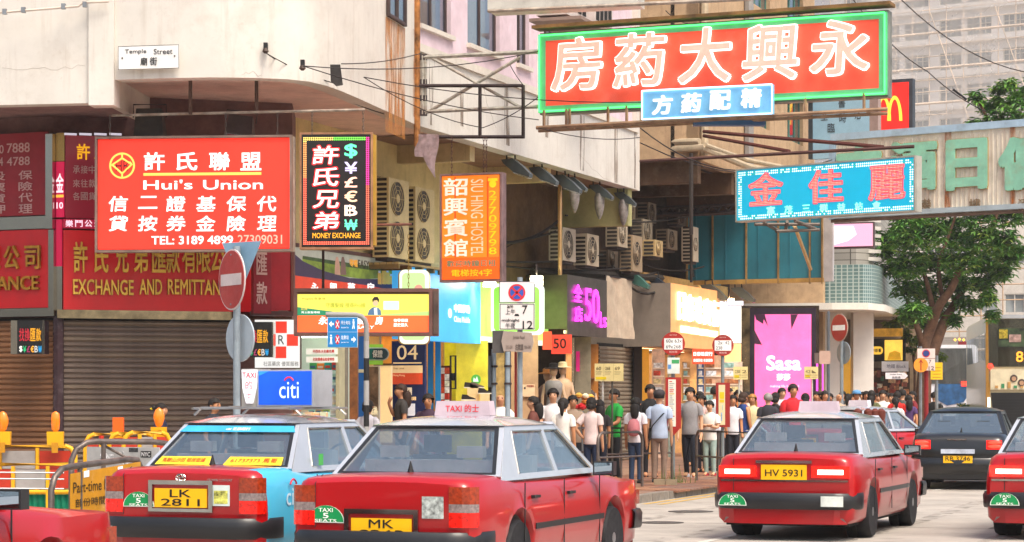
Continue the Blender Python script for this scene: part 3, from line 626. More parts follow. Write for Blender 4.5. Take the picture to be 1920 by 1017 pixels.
for ch, y, h, c in (('$', 270, 27, '60ffb0'), ('¥', 304, 22, 'c8b8e8'), ('£', 332, 20, 'ffc0a8'), ('€', 358, 21, 'ffc8a0'), ('B', 385, 20, 'ffd8c0'), ('₩', 412, 20, '60e8b0')):
    b.txt('currency_symbol', ch, 646, y, 670, y + h, E(c, 1.8), .002, bold=.025)
b.bar('currency_stroke', 656, 384, 656, 406, .008, E('ffd8c0', 1.8), .004, 4)
b.txt('lettering', 'MONEY EXCHANGE', 586, 437, 676, 447, E('ffb020', 1.3), .002, bold=.02)
# --- maroon board at the far end, chrome corner and shop fascia
b = board_px('phone_number_board', 'dark maroon shop board with phone numbers ending 7888 and 4788', 'sign', -60, 36.4, 100, 35.75, 410)
b.rect('face', -60, 256, 92, 409, MAROON, 0, .04); lw_ = mat('c49a94', .6)
for st, x0, y0, x1, y1 in (('0', 2, 273, 10, 289), ('7888', 16, 270, 59, 288), ('4', 1, 296, 9, 312), ('4788', 16, 296, 59, 312)): b.txt('lettering', st, x0, y0, x1, y1, lw_, .042, bold=.01)
for ch, y in (('保', 321), ('險', 342), ('代', 363), ('理', 384)): b.txt('character', ch, 38, y, 64, y + 17, lw_, .042, bold=.01)
for ch, y in (('投', 323), ('票', 345), ('貸', 365), ('押', 385)): b.txt('character', ch, -13, y, 13, y + 17, lw_, .042, bold=.01)
b.rect('chrome_edge', 92, 253, 105, 430, CHROME, .0, .1); b.rect('chrome_band', -60, 411, 100, 434, CHROME, -.02, .06)
b = board_px('company_name_board', 'dark red shop board with raised gold characters 公司 and letters TANCE', 'sign', -60, 36.4, 100, 35.75, 583)
b.rect('face', -60, 436, 95, 580, mat('b40a14', .4, noise=.08, coat=.3, em=.08), 0, .05); b.rect('chrome_band', -60, 581, 105, 596, CHROME, -.02, .08); b.rect('chrome_edge', 96, 432, 106, 583, CHROME, 0, .08)  # face glows faintly, standing in for light from the signs nearby
gold = mat('b8862e', .35, metal=.5, noise=.2, scale=10); goldb = mat('f0c050', .3, metal=.45, noise=.25, scale=2)
for ch, x in (('限', -22), ('公', 14), ('司', 53)): b.txt('gold_character', ch, x, 462, x + 28, 506, gold, .055, .05, bold=.02)
b.txt('gold_lettering', 'TANCE', -16, 520, 79, 546, gold, .055, .05, bold=.02)
YA1 = 35.75
b = board_px('services_board', 'crimson shop board with yellow 許 and three rows of pale characters behind the red light box', 'sign', 122, 35.7, 545, 36.9, 410)
b.rect('face', 122, 254, 545, 409, mat('98082a', .4, noise=.06, coat=.3, em=.06), 0, .04)  # slight glow in the face colour stands for neighbouring signs' light
for ch, x in (('許', 143), ('氏', 176)): b.txt('character', ch, x, 270, x + 25, 300, E('ffb400', .8), .042, bold=.025)
for row, y in (('承接中國', 311), ('來往款項', 337), ('各國貨幣', 361)):
    for i, ch in enumerate(row): b.txt('character', ch, 136 + i * 14.7, y, 149 + i * 14.7, y + 15, lw_, .042, bold=.01)
for i in range(4): b.rect('white_edge_strip', 120 + i * 28, 250, 143 + i * 28, 254, E('e8e0f0', .7), .02, .03)
b = board_px('led_corner_screen', 'narrow glowing pink and white corner panel between two dark red boards', 'sign', 106, 35.74, 122, 35.7, 583)
b.rect('face', 107, 304, 121, 408, E('d01048', .8), 0, .03); b.txt('character', '金', 107, 326, 121, 362, E('ffe0e8', 1.2), .032, bold=.02); b.rect('yellow_line', 107, 366, 121, 371, E('ffc040', 1.1), .032, .003); b.txt('lettering', '10', 108, 380, 120, 392, E('ffe0e8', 1.2), .032, bold=.02)
b.rect('lower_face', 107, 412, 117, 500, E('d01048', .7), 0, .03); b.rect('chrome_post', 106, 250, 122, 303, mat('b08a50', .2, metal=1.), -.02, .04); b.rect('chrome_post', 106, 500, 118, 583, CHROME, -.02, .05)
b = board_px('exchange_name_board', 'long red shop board with gold raised letters EXCHANGE AND REMITTANCE', 'sign', 117, 35.72, 545, 36.95, 583)
b.rect('face', 118, 432, 520, 581, mat('c40a16', .4, noise=.06, coat=.3, em=.12), 0, .06)  # board is no lamp; its weak glow paints in the signs' light
b.rect('upper_strip', 118, 411, 545, 428, E('c01040', .5), -.01, .05)
for i in range(5): b.txt('character', '樂鬥公運氣'[i], 122 + i * 18, 413, 136 + i * 18, 426, E('ffd8e8', 1.1), .045, bold=.02)
b.rect('chrome_band', 106, 581, 545, 597, mat('c4b8a0', .1, metal=1., noise=.25, scale=5), -.02, .09)
for ch, x in zip('許氏兄弟匯款有限公', (136, 175, 213, 249, 283, 309, 339, 366, 392)): b.txt('gold_character', ch, x, 454, x + 26, 512, goldb, .065, .05, bold=.02)
for st, x0, x1 in (('EXCHANGE', 135, 248), ('AND', 259, 301), ('REMITTANCE', 312, 436)): b.txt('gold_lettering', st, x0, 524, x1, 553, goldb, .065, .06, bold=.02)
b = board_px('projecting_sign', 'narrow maroon projecting sign with pale characters 匯款 behind the no entry disc', 'sign', 455, 35.9, 545, 36.3, 592)
b.rect('face', 470, 470, 503, 588, mat('8a1020', .5, noise=.1), .02, .1)
for ch, y in (('匯', 474), ('款', 529)): b.txt('character', ch, 475, y, 495, y + 42, mat('d0a8a0', .6), .125, bold=.02)
b.rect('side_face', 505, 472, 541, 582, mat('9c0c1c', .5), -.02, .1); b.rect('frame_bar', 541, 470, 546, 588, mat('6a3a30', .5, metal=.3), -.02, .12); b.rect('frame_bar', 470, 583, 545, 592, mat('4a2824', .5), -.02, .13)
# --- pharmacy fascia banner on the shop line
b = Board('pharmacy_fascia', 'pharmacy fascia banner with a country road picture above an orange red strip', 'sign', SP(.05, .06).xy, D2, 3.0)
b.rect('picture_panel', 548, 462, 734, 600, mat('b8b8a8', .5, noise=.1, em=.25), 0, .05)
b.poly('field_print', [(562, 483), (600, 490), (640, 497), (700, 504), (733, 508), (733, 520), (680, 524), (620, 516), (562, 492)], mat('8aa03c', .6, em=.2, noise=.3, scale=4), .051, .003)
b.poly('treeline_print', [(562, 480), (600, 486), (640, 492), (690, 500), (733, 500), (733, 508), (690, 507), (640, 500), (562, 486)], mat('50683a', .6, em=.1, noise=.4, scale=9), .055, .002)
b.poly('road_print', [(548, 478), (562, 490), (600, 508), (650, 522), (700, 524), (733, 519), (733, 545), (680, 535), (548, 517)], mat('4a3a58', .6, em=.15), .055, .003)
b.poly('red_strip', [(548, 516), (640, 528), (733, 542), (733, 600), (548, 600)], mat('d83c20', .5, em=.45), .051, .006)
for x, c in ((627, 'd8a890'), (638, '8a6a60')): b.poly('figure_print', [(x - 5, 516), (x - 4, 492), (x - 2, 482), (x + 1, 482), (x + 4, 494), (x + 6, 516)], mat(c, .6, em=.1), .056, .002)
for x, y0 in ((703, 512), (711, 506), (718, 511), (725, 518)): b.rect('bottle_print', x, y0, x + 7, 533, mat('e8b030', .4, em=.3), .058, .002); b.rect('bottle_cap_print', x + 1, y0 - 4, x + 5, y0, mat('e0d8e8', .4, em=.2), .058, .002)
b.txt('lettering', 'EASY', 666, 487, 687, 502, mat('4a4030', .5), .056); b.txt('lettering', '零嘴', 650, 486, 665, 500, mat('f0b040', .5, em=.4), .056, bold=.02)
for ch, x in zip('永興藥房', (577, 612, 646, 682)): b.txt('character', ch, x, 530, x + 14, 552, wm_, .06, bold=.02)
b.rect('top_casing', 548, 456, 736, 463, mat('6a4a42', .6), -.02, .1)
# hanging wooden carved board top-left corner of banner
# --- yellow and orange pharmacy light box
b = board_px('pharmacy_light_box', 'wide yellow over orange lit pharmacy box with a man in a blue jacket', 'sign', 553, 34.9, 808, 34.9, 628)
frm = mat('6e4c44', .5, metal=.3, noise=.2, dirt=.4)
b.rect('casing', 551, 541, 822, 630, frm, -.3, .26); b.frame('frame_bar', 551, 541, 811, 630, .055, frm, -.04, .07)
b.rect('side_casing', 812, 546, 821, 626, mat('5c4a42', .5, metal=.4, noise=.3, dirt=.5), -.28, .26)
b.rect('yellow_face', 557, 552, 805, 592, E('fff060', 1.0), -.03, .03); b.rect('orange_face', 557, 592, 805, 624, mat('ff5a28', .5, em=.95, noise=.05), -.03, .03)
b.poly('green_print', [(557, 576), (620, 584), (660, 592), (557, 592)], E('2a9a6a', .7), .002, .003); b.poly('green_print', [(690, 592), (805, 584), (805, 592)], E('b8e080', 1.0), .002, .003)
b.poly('portrait_jacket', [(689, 591), (692, 582), (698, 577), (703, 576), (710, 578), (714, 583), (715, 591)], mat('4a6a8a', .6, em=.5), .003, .003)
b.poly('portrait_shirt', [(702, 591), (701, 578), (707, 577), (708, 591)], E('e8f4f8', .9), .007, .003)
b.disc('portrait_face', 704, 569, 5.2, E('f0c8a0', .8), .004, .003, 16); b.poly('portrait_hair', [(699, 568), (698, 562), (702, 557), (708, 557), (711, 562), (710, 568), (707, 563), (701, 564)], mat('2a1a14', .6, em=.05), .009, .003)
b.rect('picture_print', 719, 565, 748, 581, E('c8e4f0', 1.0), .002, .003)
b.txt('lettering', 'Propecia 保 康 絲', 567, 558, 610, 563, mat('8a7a10', .5, em=.4), .003); b.txt('lettering', '守護髮線 搜尋Pro線', 611, 568, 685, 577, mat('8a9a20', .5, em=.5), .003)
b.txt('lettering', '自主服', 565, 577, 576, 582, ym, .006); b.txt('lettering', '男士脫髮專線', 565, 584, 600, 588, wm_, .006)
for ch, x, w in (('永', 597, 17), ('藥', 668, 15), ('房', 703, 15)): b.txt('character', ch, x, 594, x + w, 609, wm_, .003, bold=.035, shear=.12)
b.txt('lettering', 'DISPENSARY', 625, 611, 702, 617, wm_, .003, bold=.02, shear=.1)
b.txt('lettering', '信譽保證', 738, 598, 765, 604, wm_, .003, bold=.03); b.txt('lettering', '歷史悠久', 738, 606, 765, 613, wm_, .003, bold=.03)
rod('hanger_rod', W3(606, 466, 35.0), W3(606, 545, 35.0), .022, mat('3a2c28', .8), 'black twisted rod between the LED sign and the yellow light box', 'rod'); chain(W3(766, 440, 35.1), W3(766, 545, 35.1), mat('8a6a20', .6), 'thin brass chain holding the yellow light box in front of the air conditioners')
rod('iron_bracket', W3(700, 422, 35.2), W3(772, 421, 35.2), .022, mat('7a4a3a', .8, noise=.3), 'short rusty iron arm in front of the air conditioners', 'bracket')
# --- hostel sign
b = board_px('hostel_sign', 'upright orange hostel sign reading SIU HING HOSTEL', 'sign', 827, 38.9, 940, 38.55, 528)
b.rect('casing', 825, 327, 942, 530, mat('9a7a78', .5, metal=.4, noise=.3, dirt=.3), -.2, .17)
b.frame('frame_bar', 825, 327, 942, 530, .03, mat('a48684', .5, metal=.4, noise=.2, dirt=.4), -.03, .05)
b.rect('face', 829, 331, 936, 525, mat('f87a1c', .5, em=.9, noise=.12, scale=1.6), -.02, .02); b.rect('face_lower', 829, 484, 936, 525, mat('fa5a14', .5, em=.9, noise=.05), .001, .003)
for x in (852, 913): b.rect('tube_band', x, 332, x + 3, 483, mat('f04a10', .5, em=.85), .001, .002)
for ch, y in (('韶', 335), ('興', 372), ('賓', 411), ('館', 449)): b.txt('character', ch, 832, y, 877, y + 33, mat('ffc4b4', .5, em=1.1), .002, bold=.02)
b.txt('lettering', 'SIU HING HOSTEL', 883, 337, 906, 480, mat('ffb090', .5, em=1.0), .002, rot=-1)
for i, ch in enumerate('27709798'): b.txt('digit', ch, 917, 358 + i * 15.2, 931, 358 + i * 15.2 + 13, mat('ffb010', .5, em=1.1), .002)
b.disc('phone_symbol', 924, 345, 7, mat('ffb010', .5, em=1.1), .002, .003); b.rect('phone_handset', 915, 335, 933, 340, mat('ffb010', .5, em=1.1), .003, .004)
b.txt('lettering', '歡迎時鐘日租', 838, 489, 930, 501, mat('4a8a6a', .5, em=.4), .005, bold=.01); b.txt('lettering', '電梯按4字', 847, 506, 922, 519, mat('ffb010', .5, em=1.0), .005, bold=.01)
# --- square steel hanging frame
fr = thing('sign_bracket_frame', 'dark square steel frame jutting from the rusty pipe above the hostel sign', 'bracket', W3(787, 258, 39.5))
def fp(px, py): 
    k = (px - 787) / (982 - 787); return W3(px, py, 39.5 - k * .6) - fr.location
for (p, q) in (((785, 161), (981, 161)), ((787, 257), (981, 257)), ((900, 161), (900, 260)), ((981, 160), (981, 260))): MB().tube([fp(*p), fp(*q)], .03, 4).build('steel_bar', DSTEEL, fr)
for x in (847, 907, 912): chain(W3(x, 258, 39.0), W3(x, 328, 38.8), mat('5a3a34', .6, metal=.3), {847: 'chain at the inner top of the orange hostel sign', 907: 'nearer of the paired chains above the hostel sign', 912: 'outer chain of the pair above the hostel sign'}[x], 'chains holding the hanging signs')
tr = thing('sign_truss', 'pale rusted cross braced truss holding the big neon pharmacy sign', 'bracket', W3(790, 210, 39.6))
def tp(px, py): return W3(px, py, 39.55 - (px - 790) / 220 * .65) - tr.location
rw = mat('a8a49a', .6, noise=.25, scale=8, dirt=.7, dirtcol='8a4a28')
for p, q, r in (((792, 108), (1012, 97), .04), ((792, 210), (1012, 200), .035), ((808, 108), (980, 204), .03), ((975, 108), (800, 212), .03), ((792, 105), (792, 215), .05), ((798, 105), (798, 215), .03)): MB().tube([tp(*p), tp(*q)], r, 6).build('truss_bar', rw, tr)
for y in (108, 155, 185, 212): c = tp(790, y); MB().box(c.x - .1, c.x + .1, c.y - .05, c.y + .05, c.z - .05, c.z + .05).build('clamp', DSTEEL, tr)
# --- big neon pharmacy sign
b = board_px('neon_pharmacy_sign', 'huge red neon sign with pale pink characters and a glowing green tube border', 'sign', 1010, 38.9, 1663, 36.55, 213)
b.rect('casing', 1010, 62, 1664, 215, mat('8a8a80', .5, metal=.3, noise=.2, dirt=.5), -.3, .24)
grn = mat('5aa878', .5, noise=.15, em=.25, dirt=.3, dirtcol='8a7a30')
xl, zt = b.L(1013, 68); xr, _ = b.L(1660, 30); _, zb = b.L(1013, 210)
for args in ((xl - .03, xr + .03, zt - .09, zt + .02), (xl - .03, xr + .03, zb - .02, zb + .09)): MB().box(args[0], args[1], -.02, .06, args[2], args[3]).build('green_border', grn, b.o)
for args in ((xl - .03, xl + .1, zb + .09, zt - .09), (xr - .1, xr + .03, zb + .09, zt - .09)): MB().box(args[0], args[1], -.02, .06, args[2], args[3]).build('green_border', grn, b.o)
MB().box(xl + .1, xr - .1, .0, .05, zb + .09, zt - .09).build('face', mat('e04c34', .5, em=.55, noise=.14, scale=1.1, dirt=.12, dirtcol='ffb0a0'), b.o)
nt_g = E('48ff70', 3.2)
for p, q in (((xl, zt), (xr, zt)), ((xl, zb), (xr, zb)), ((xl, zb), (xl, zt)), ((xr, zb), (xr, zt))): MB().tube([(p[0], -.05, p[1]), (q[0], -.05, q[1])], .017, 6).build('neon_tube', nt_g, b.o)
npk = mat('ff9c8c', .6, em=.95, noise=.08, scale=7); nol = E('fff0e8', 2.6)
for ch, x0, y0, x1, y1 in (('房', 1036, 74, 1132, 174), ('葯', 1152, 66, 1252, 168), ('大', 1274, 56, 1374, 160), ('興', 1394, 50, 1500, 156), ('永', 1520, 42, 1632, 146)):
    b.txt('neon_character', ch, x0 + 2, y0 + 2, x1 - 2, y1 - 2, npk, .1, .03, bold=.014, shear=.06)
    b.txt('neon_outline_tube', ch, x0, y0, x1, y1, nol, .03, .06, bold=.04, shear=.06)
b.rect('rain_cover', 1002, 50, 1672, 56, mat('7a5a30', .7, noise=.4, dirt=.6), -.25, .38)
b2 = board_px('blue_neon_panel', 'small pale blue neon panel reading 方葯配精 below the big red sign', 'sign', 1208, 37.85, 1453, 37.05, 226)
b2.rect('face', 1209, 172, 1452, 226, mat('6aa8d0', .5, em=.35, noise=.1), 0, .12)
xl, zt = b2.L(1209, 173); xr, _ = b2.L(1452, 165); _, zb = b2.L(1209, 226)
for p, q in (((xl, zt), (xr, zt)), ((xl, zb), (xr, zb)), ((xl, zb), (xl, zt)), ((xr, zb), (xr, zt))): MB().tube([(p[0], -.15, p[1]), (q[0], -.15, q[1])], .014, 6).build('neon_tube', E('b8e0ff', 2.8), b2.o)
for ch, x, y in (('方', 1228, 182), ('葯', 1282, 178), ('配', 1336, 173), ('精', 1394, 169)): b2.txt('neon_character', ch, x, y, x + 38, y + 36, E('f4f4f0', 1.2), .13, .04, bold=.04, shear=.05)
cat_ = thing('sign_catwalk', 'rusty steel catwalk rails hanging beneath the big neon sign', 'bracket', W3(1010, 243, 38.8))
def cp(px, py, dy=0): k = (px - 1010) / 650; return W3(px, py, 38.8 - k * 2.3 + dy) - cat_.location
ru2 = mat('9a7a60', .7, noise=.3, dirt=.8, dirtcol='6a3a20')
for p, q, r, dy in (((1006, 240), (1664, 205), .035, 0), ((1010, 246), (1664, 213), .03, .6), ((1208, 232), (1453, 218), .03, 0)): MB().tube([cp(*p, dy), cp(*q, dy)], r, 6).build('rail', ru2, cat_)
for px_ in (1020, 1062, 1068, 1140, 1175, 1290, 1400, 1510, 1620):
    y = 240 - (px_ - 1006) * .053; MB().tube([cp(px_, y), cp(px_, y - 32)], .025, 4).build('upright', ru2, cat_); MB().tube([cp(px_, y), cp(px_ + 10, y + 3, .6)], .025, 4).build('cross_bar', ru2, cat_)
MB().box(*[cp(1300, 228, .3)[0], cp(1440, 228, .3)[0]], cp(1300, 228, .3)[1] - .15, cp(1300, 228, .3)[1] + .1, cp(1300, 234, .3)[2] - .02, cp(1300, 228, .3)[2] + .0).build('blue_plate', mat('3a5a8a', .6), cat_)
# --- teal LED sign
b = board_px('teal_led_sign', 'teal LED sign with red characters 金佳麗 and white dot border', 'sign', 1382, 50.5, 1716, 47.6, 415)
b.rect('casing', 1380, 318, 1717, 417, mat('b8b4a8', .5, metal=.3), -.25, .22); b.rect('face', 1382, 321, 1715, 415, mat('00a0c4', .5, em=.75, noise=.04), -.02, .02)
b.frame('frame_bar', 1380, 318, 1717, 417, .03, mat('b8b4a8', .4, metal=.5), -.02, .05)
al = border(b, 1386, 325, 1711, 411, .05, 2); random.shuffle(al)
dots(b, al[:int(len(al) * .82)], .019, E('e0fff4', 1.8), .003); dots(b, al[int(len(al) * .82):], .018, E('30c8a0', 1.0), .003)
for ch, x0, y0, x1, y1 in (('金', 1405, 328, 1467, 386), ('佳', 1518, 322, 1580, 382), ('麗', 1630, 314, 1696, 376)):
    b.txt('led_character', ch, x0, y0, x1, y1, ledmat('ffc8b8', 'f01414', 1.6, .033), .012, bold=.018); b.txt('led_outline', ch, x0 - 2, y0 - 2, x1 + 2, y1 + 2, E('f86078', 1.0), .002, bold=.04)
for i, ch in enumerate('富茂三群益站會'): b.txt('led_small_character', ch, 1438 + i * 33, 388 - i * 1.6, 1453 + i * 33, 402 - i * 1.6, E('90ffd0', 1.6), .003, bold=.04)
rod('steel_strut', W3(1200, 303, 51), W3(1714, 275, 48.5), .04, mat('4a2a24', .7, noise=.2), 'long dark red strut running above the teal LED sign', 'strut', 'struts above the teal sign')
rod('steel_strut', W3(1320, 247, 55), W3(1655, 276, 50), .05, mat('5a2a20', .7, noise=.2), 'thick brown strut slanting over the teal LED sign', 'strut', 'struts above the teal sign')
rod('steel_strut', W3(1320, 255, 55), W3(1480, 284, 52), .045, mat('5a2a20', .7, noise=.2), 'shorter brown strut below the slanting one', 'strut', 'struts above the teal sign')
rod('steel_strut', W3(1296, 288, 51.2), W3(1296, 440, 51.2), .05, mat('2e2622', .7), 'upright dark post in front of the brown soffit', 'post')
for p, q in (((1432, 418), (1462, 434)), ((1476, 416), (1473, 432)), ((1490, 414), (1530, 430)), ((1415, 421), (1536, 421)), ((1455, 434), (1536, 431))): rod('iron_bracket', W3(*p, 51), W3(*q, 51.4), .04, mat('6a6058', .6, metal=.4), {1432: 'slanting pale bar under the teal LED sign, inner end', 1476: 'short upright bar under the middle of the teal LED sign', 1490: 'slanting pale bar under the teal LED sign, outer end', 1415: 'level dark bar close under the teal LED sign', 1455: 'lower level dark bar under the teal LED sign'}[p[0]], 'bracket', 'bracket bars below the teal sign')
rod('iron_bracket', W3(1490, 424, 58), W3(1520, 505, 60.5), .05, mat('c0a070', .6), 'pale strut slanting across the teal cladding', 'strut')
# --- old green character sign
b = board_px('old_channel_sign', 'rusty cream corrugated sign with large mint green characters 酒日', 'sign', 1562, 60.5, 2010, 56.5, 413)
b.rect('panel', 1560, 262, 2012, 412, mat('e8e0d0', .7, noise=.1, streak=.6, dirt=.3, dirtcol='b88a5c', bump=.1), 0, .06)
xa_, zt = b.L(1562, 264); xb_, _ = b.L(2010, 250); _, zb = b.L(1562, 412); rb = MB(); k = xa_ + .06
while k < xb_: rb.box(k, k + .035, -.085, -.06, zb + .12, zt - .12); k += .125
rb.build('corrugation', mat('d8cebc', .7, noise=.15, streak=.6, dirtcol='b88a5c'), b.o, kind='stuff')
MB().box(xa_, xb_, -.14, .05, zt - .02, zt + .16).build('top_trim', mat('a8c4d8', .5, noise=.1, dirt=.4), b.o); MB().box(xa_, xb_, -.14, .05, zb + .01, zb + .14).build('bottom_trim', mat('a8b8c0', .5, noise=.1, dirt=.5), b.o)
MB().box(xa_, xb_, -.12, -.02, zb - .09, zb - .01).build('rail', mat('5a4436', .7, noise=.3, dirt=.6), b.o); MB().box(xa_ - .05, xa_ + .12, -.14, .05, zb, zt).build('end_trim', mat('9ab8d0', .5, dirt=.3), b.o)
mint = mat('8ccbb0', .6, noise=.12, dirt=.5, dirtcol='a8804a', em=.0)
for ch, x0, y0, x1, y1 in (('吉', 1573, 278, 1658, 362), ('酒', 1672, 268, 1762, 362), ('日', 1778, 264, 1856, 360), ('倡', 1876, 260, 1972, 360)): b.txt('channel_character', ch, x0 + 1, y0 + 1, x1 - 1, y1 - 1, mint, .13, .03, bold=.06); b.txt('rusty_edge', ch, x0, y0, x1, y1, mat('b89a6a', .7), .09, .03, bold=.072)
for ch, x in (('酒', 1610), ('戀', 1727), ('樓', 1820), ('酒', 1912)): b.txt('small_character', ch, x, 374, x + 22, 398, mat('8a7458', .7, dirt=.6), .09, .03, bold=.0)
for x in (1780, 1902): x_, _ = b.L(x, 300); MB().box(x_ - .08, x_ + .1, -.1, -.085, zb, zt).build('rust_stain', stainmat('b86a28'), b.o)
# --- pale blue upright sign, golden arches sign, other signs behind
b = board_px('pale_blue_sign', 'pale blue upright sign board with thin black characters behind the neon sign', 'sign', 1530, 66, 1636, 65, 290)
b.rect('face', 1530, 178, 1636, 300, mat('9ac4dc', .5, noise=.05), 0, .2)
for ch, x, y in (('臨', 1558, 233), ('時', 1580, 214), ('浴', 1608, 208), ('室', 1545, 210), ('書', 1578, 186)): b.txt('character', ch, x, y, x + 13, y + 18, mat('2a3038', .6), .205, bold=-.004)
b.rect('dark_edge', 1522, 180, 1530, 300, mat('3a4248', .5), .02, .2); b.rect('rust_edge', 1636, 180, 1652, 262, mat('a08a84', .6, dirt=.4), 0, .2)
b = board_px('arches_sign', 'red sign with golden arches letter M in a dark grey frame', 'sign', 1646, 72, 1715, 71.5, 249)
b.rect('frame', 1640, 154, 1716, 250, mat('3a3e46', .4), 0, .3); b.rect('face', 1645, 160, 1709, 249, mat('d8241c', .5, em=.8), .3, .02)
def arc(cx, cy, rx, ry, a0, a1, n=14): return [(cx + rx * cos(R(a0 + (a1 - a0) * i / n)), cy - ry * sin(R(a0 + (a1 - a0) * i / n))) for i in range(n + 1)]
for cx in (1662, 1683):
    out = arc(cx, 229, 14, 47, 180, 0); inn = arc(cx, 229, 8.5, 40, 0, 180); b.poly('golden_arch', out + inn, E('ffd040', 1.5), .32, .02)
# --- bottom edge of the sign above the frame
b = board_px('upper_hanging_sign', 'underside of a big pale rusted sign crossing the top of the street', 'sign', 914, 36.5, 1400, 35.4, 20)
bb_ = MB(); 
for (pl, yl_, pr, yr_) in ((914, 21, 1196, 9),):
    x0_, z0_ = b.L(pl, yl_); x1_, z1_ = b.L(pr, yr_); bb_.box(x0_, x1_, 0, .5, z0_, z0_ + 1.6)
bb_.build('casing', mat('c8c4ba', .5, noise=.1, dirt=.5, metal=.2), b.o)
x0_, z0_ = b.L(916, 22); x1_, _ = b.L(1400, 2); MB().tube([(x0_, -.03, z0_), (x1_, -.03, z0_)], .03, 6).build('lower_rail', RUSTW, b.o); MB().tube([(x0_, .5, z0_ + .1), (x1_, .5, z0_ + .1)], .03, 6).build('lower_rail', RUSTW, b.o)
for k in range(9): xx = x0_ + (x1_ - x0_) * k / 8; MB().tube([(xx, -.03, z0_), (xx, .5, z0_ + .1)], .02, 4).build('cross_bar', RUSTW, b.o)
b.rect('magenta_lamp', 1084, 6, 1112, 11, E('e020c0', 1.0), -.2, .1)
# --- street nameplates
b = board_px('street_nameplate', 'white enamel nameplate reading Temple Street 廟街 on the curved wall', 'sign', 223, 33.9, 337, 33.72, 132)
b.rect('plate', 223, 88, 337, 132, mat('eceae6', .35, noise=.04, dirt=.25, dirtcol='5a4638'), .02, .015); b.frame('border', 223, 88, 337, 132, .006, BLK, .035, .002)
b.txt('lettering', 'Temple', 236, 94, 276, 104, BLK, .037, bold=.0); b.txt('lettering', 'Street', 290, 93, 325, 103, BLK, .037); b.txt('lettering', '廟 街', 265, 109, 296, 124, BLK, .037, bold=.008)
for x, y in ((231, 110), (329, 106)): b.disc('screw', x, y, 1.6, mat('2a1c16', .6), .037, .006, 8)
b = board_px('street_nameplate', 'small white nameplate reading Woosung Street on the teal tiles', 'sign', 1437, 70.3, 1485, 70.1, 551)
b.rect('plate', 1436, 533, 1486, 551, mat('e8e8e8', .4, dirt=.3), .02, .03); b.txt('lettering', 'Woosung Street', 1440, 536, 1482, 541, mat('6a3a3a', .5), .052); b.txt('lettering', '吳 松 街', 1448, 543, 1474, 550, BLK, .052, bold=.01)
# --- rolling shutters with separate slats
def shutter(name, label, P0, P1, z0, z1, m, pitch=.0835, post=True):
    u = P1 - P0; w = u.length; o = thing(name, label, 'shutter', (P0.x, P0.y, z0), atan2(u.y, u.x)); mm = []
    for mt in m:
        b = MB(); h = pitch; pr = [(0, 0), (-.012, h * .15), (-.03, h * .35), (-.03, h * .7), (-.012, h * .86), (0, h * .9), (0, h)]
        vs = [(x, y, z) for x in (0, w) for y, z in pr]; n = len(pr); b.add(vs, [(i, i + n, i + n + 1, i + 1) for i in range(n - 1)]); mm.append(b.mesh(mt))
    for i in range(int((z1 - z0) / pitch)): link('slat', mm[i % len(mm)] if random.random() < .7 else random.choice(mm), o, loc=(0, random.uniform(-.002, .002), i * pitch))
    MB().box(-.02, w + .02, .02, .03, 0, z1 - z0).build('backing', DARK, o)
    return o
shm = [mat(c, .55, metal=.15, noise=.12, scale=3, dirt=.45, dirtcol='3c3028', streak=.2) for c in ('76675c', '6f6055', '7c6c5b')]
shm2 = [mat(c, .55, metal=.15, noise=.12, scale=3, dirt=.4, dirtcol='4a3222') for c in ('8a6040', '7e583a')]
q0, q1 = XY(119, 35.85), XY(446, 36.7)
shutter('roller_shutter', 'wide closed grey brown roller shutter under the exchange board', q0, q1, .12, 2.92, shm)
shutter('roller_shutter', 'closed orange tinted roller shutter beside the maroon corner post', XY(-70, 36.5), XY(101, 35.9), .12, 2.92, shm2)
rod('shop_corner_post', tuple(XY(110, 35.8)) + (.12,), tuple(XY(110, 35.8)) + (2.95,), .085, mat('3a2228', .6, noise=.3, dirt=.7, dirtcol='8a8084'), 'maroon corner post with peeling white tape between two shutters', 'post')
def led_cube(px0, px1, py0, py1, Y, label, side):
    b = board_px('led_currency_box', label, 'sign', px0, Y, px1, Y, py1)
    b.rect('body', px0, py0, px1, py1, mat('0c0c10', .25, coat=.6), -.02, .05); xs_, _ = b.L(px0, py0); xe, _ = b.L(px1, py0)
    b.rect('chrome_casing', px0 - 14, py0, px1 + 2, py1, CHROME, -.4, .36)
    n = 4; 
    for i, ch in enumerate('找換匯款'): b.txt('character', ch, px0 + 4 + i * 10.5, py0 + 15, px0 + 13.5 + i * 10.5, py0 + 39, E('c02030' if i < 2 else 'f0a818', .9), .034, bold=.015)
    for ch, c, i in zip('$¥£€B₩', ('d8d8d0', '1a9a60', '8a2a50', 'e8a030', 'b0b0b0', '2090c8'), range(6)): b.txt('currency_symbol', ch, px0 + 4 + i * 7.2, py1 - 15, px0 + 10 + i * 7.2, py1 - 3, mat(c, .5, em=.7), .034, bold=.02)
led_cube(33, 80, 601, 664, 35.2, 'small black LED currency box in front of the orange tinted shutter', 1)
led_cube(458, 510, 604, 670, 35.0, 'small black LED currency box behind the white back of a round sign', 1)
b = board_px('white_cross_sign', 'white lit sign with a red check pattern cross and letter R', 'sign', 478, 36.6, 566, 36.6, 690)
b.rect('casing', 476, 598, 564, 692, mat('5a4a40', .6), -.15, .12); b.rect('face', 478, 600, 562, 690, E('f4f4f0', .95), -.02, .03)
for x, y in ((517, 603), (538, 627), (516, 650)): b.rect('red_square', x, y, x + 21, y + 22, mat('e83a28', .5, em=.8), .012, .003)
b.txt('lettering', 'R', 522, 629, 533, 646, BLK, .014); b.txt('lettering', '社區藥房 優質服務', 494, 678, 560, 687, mat('6a6460', .5), .014)
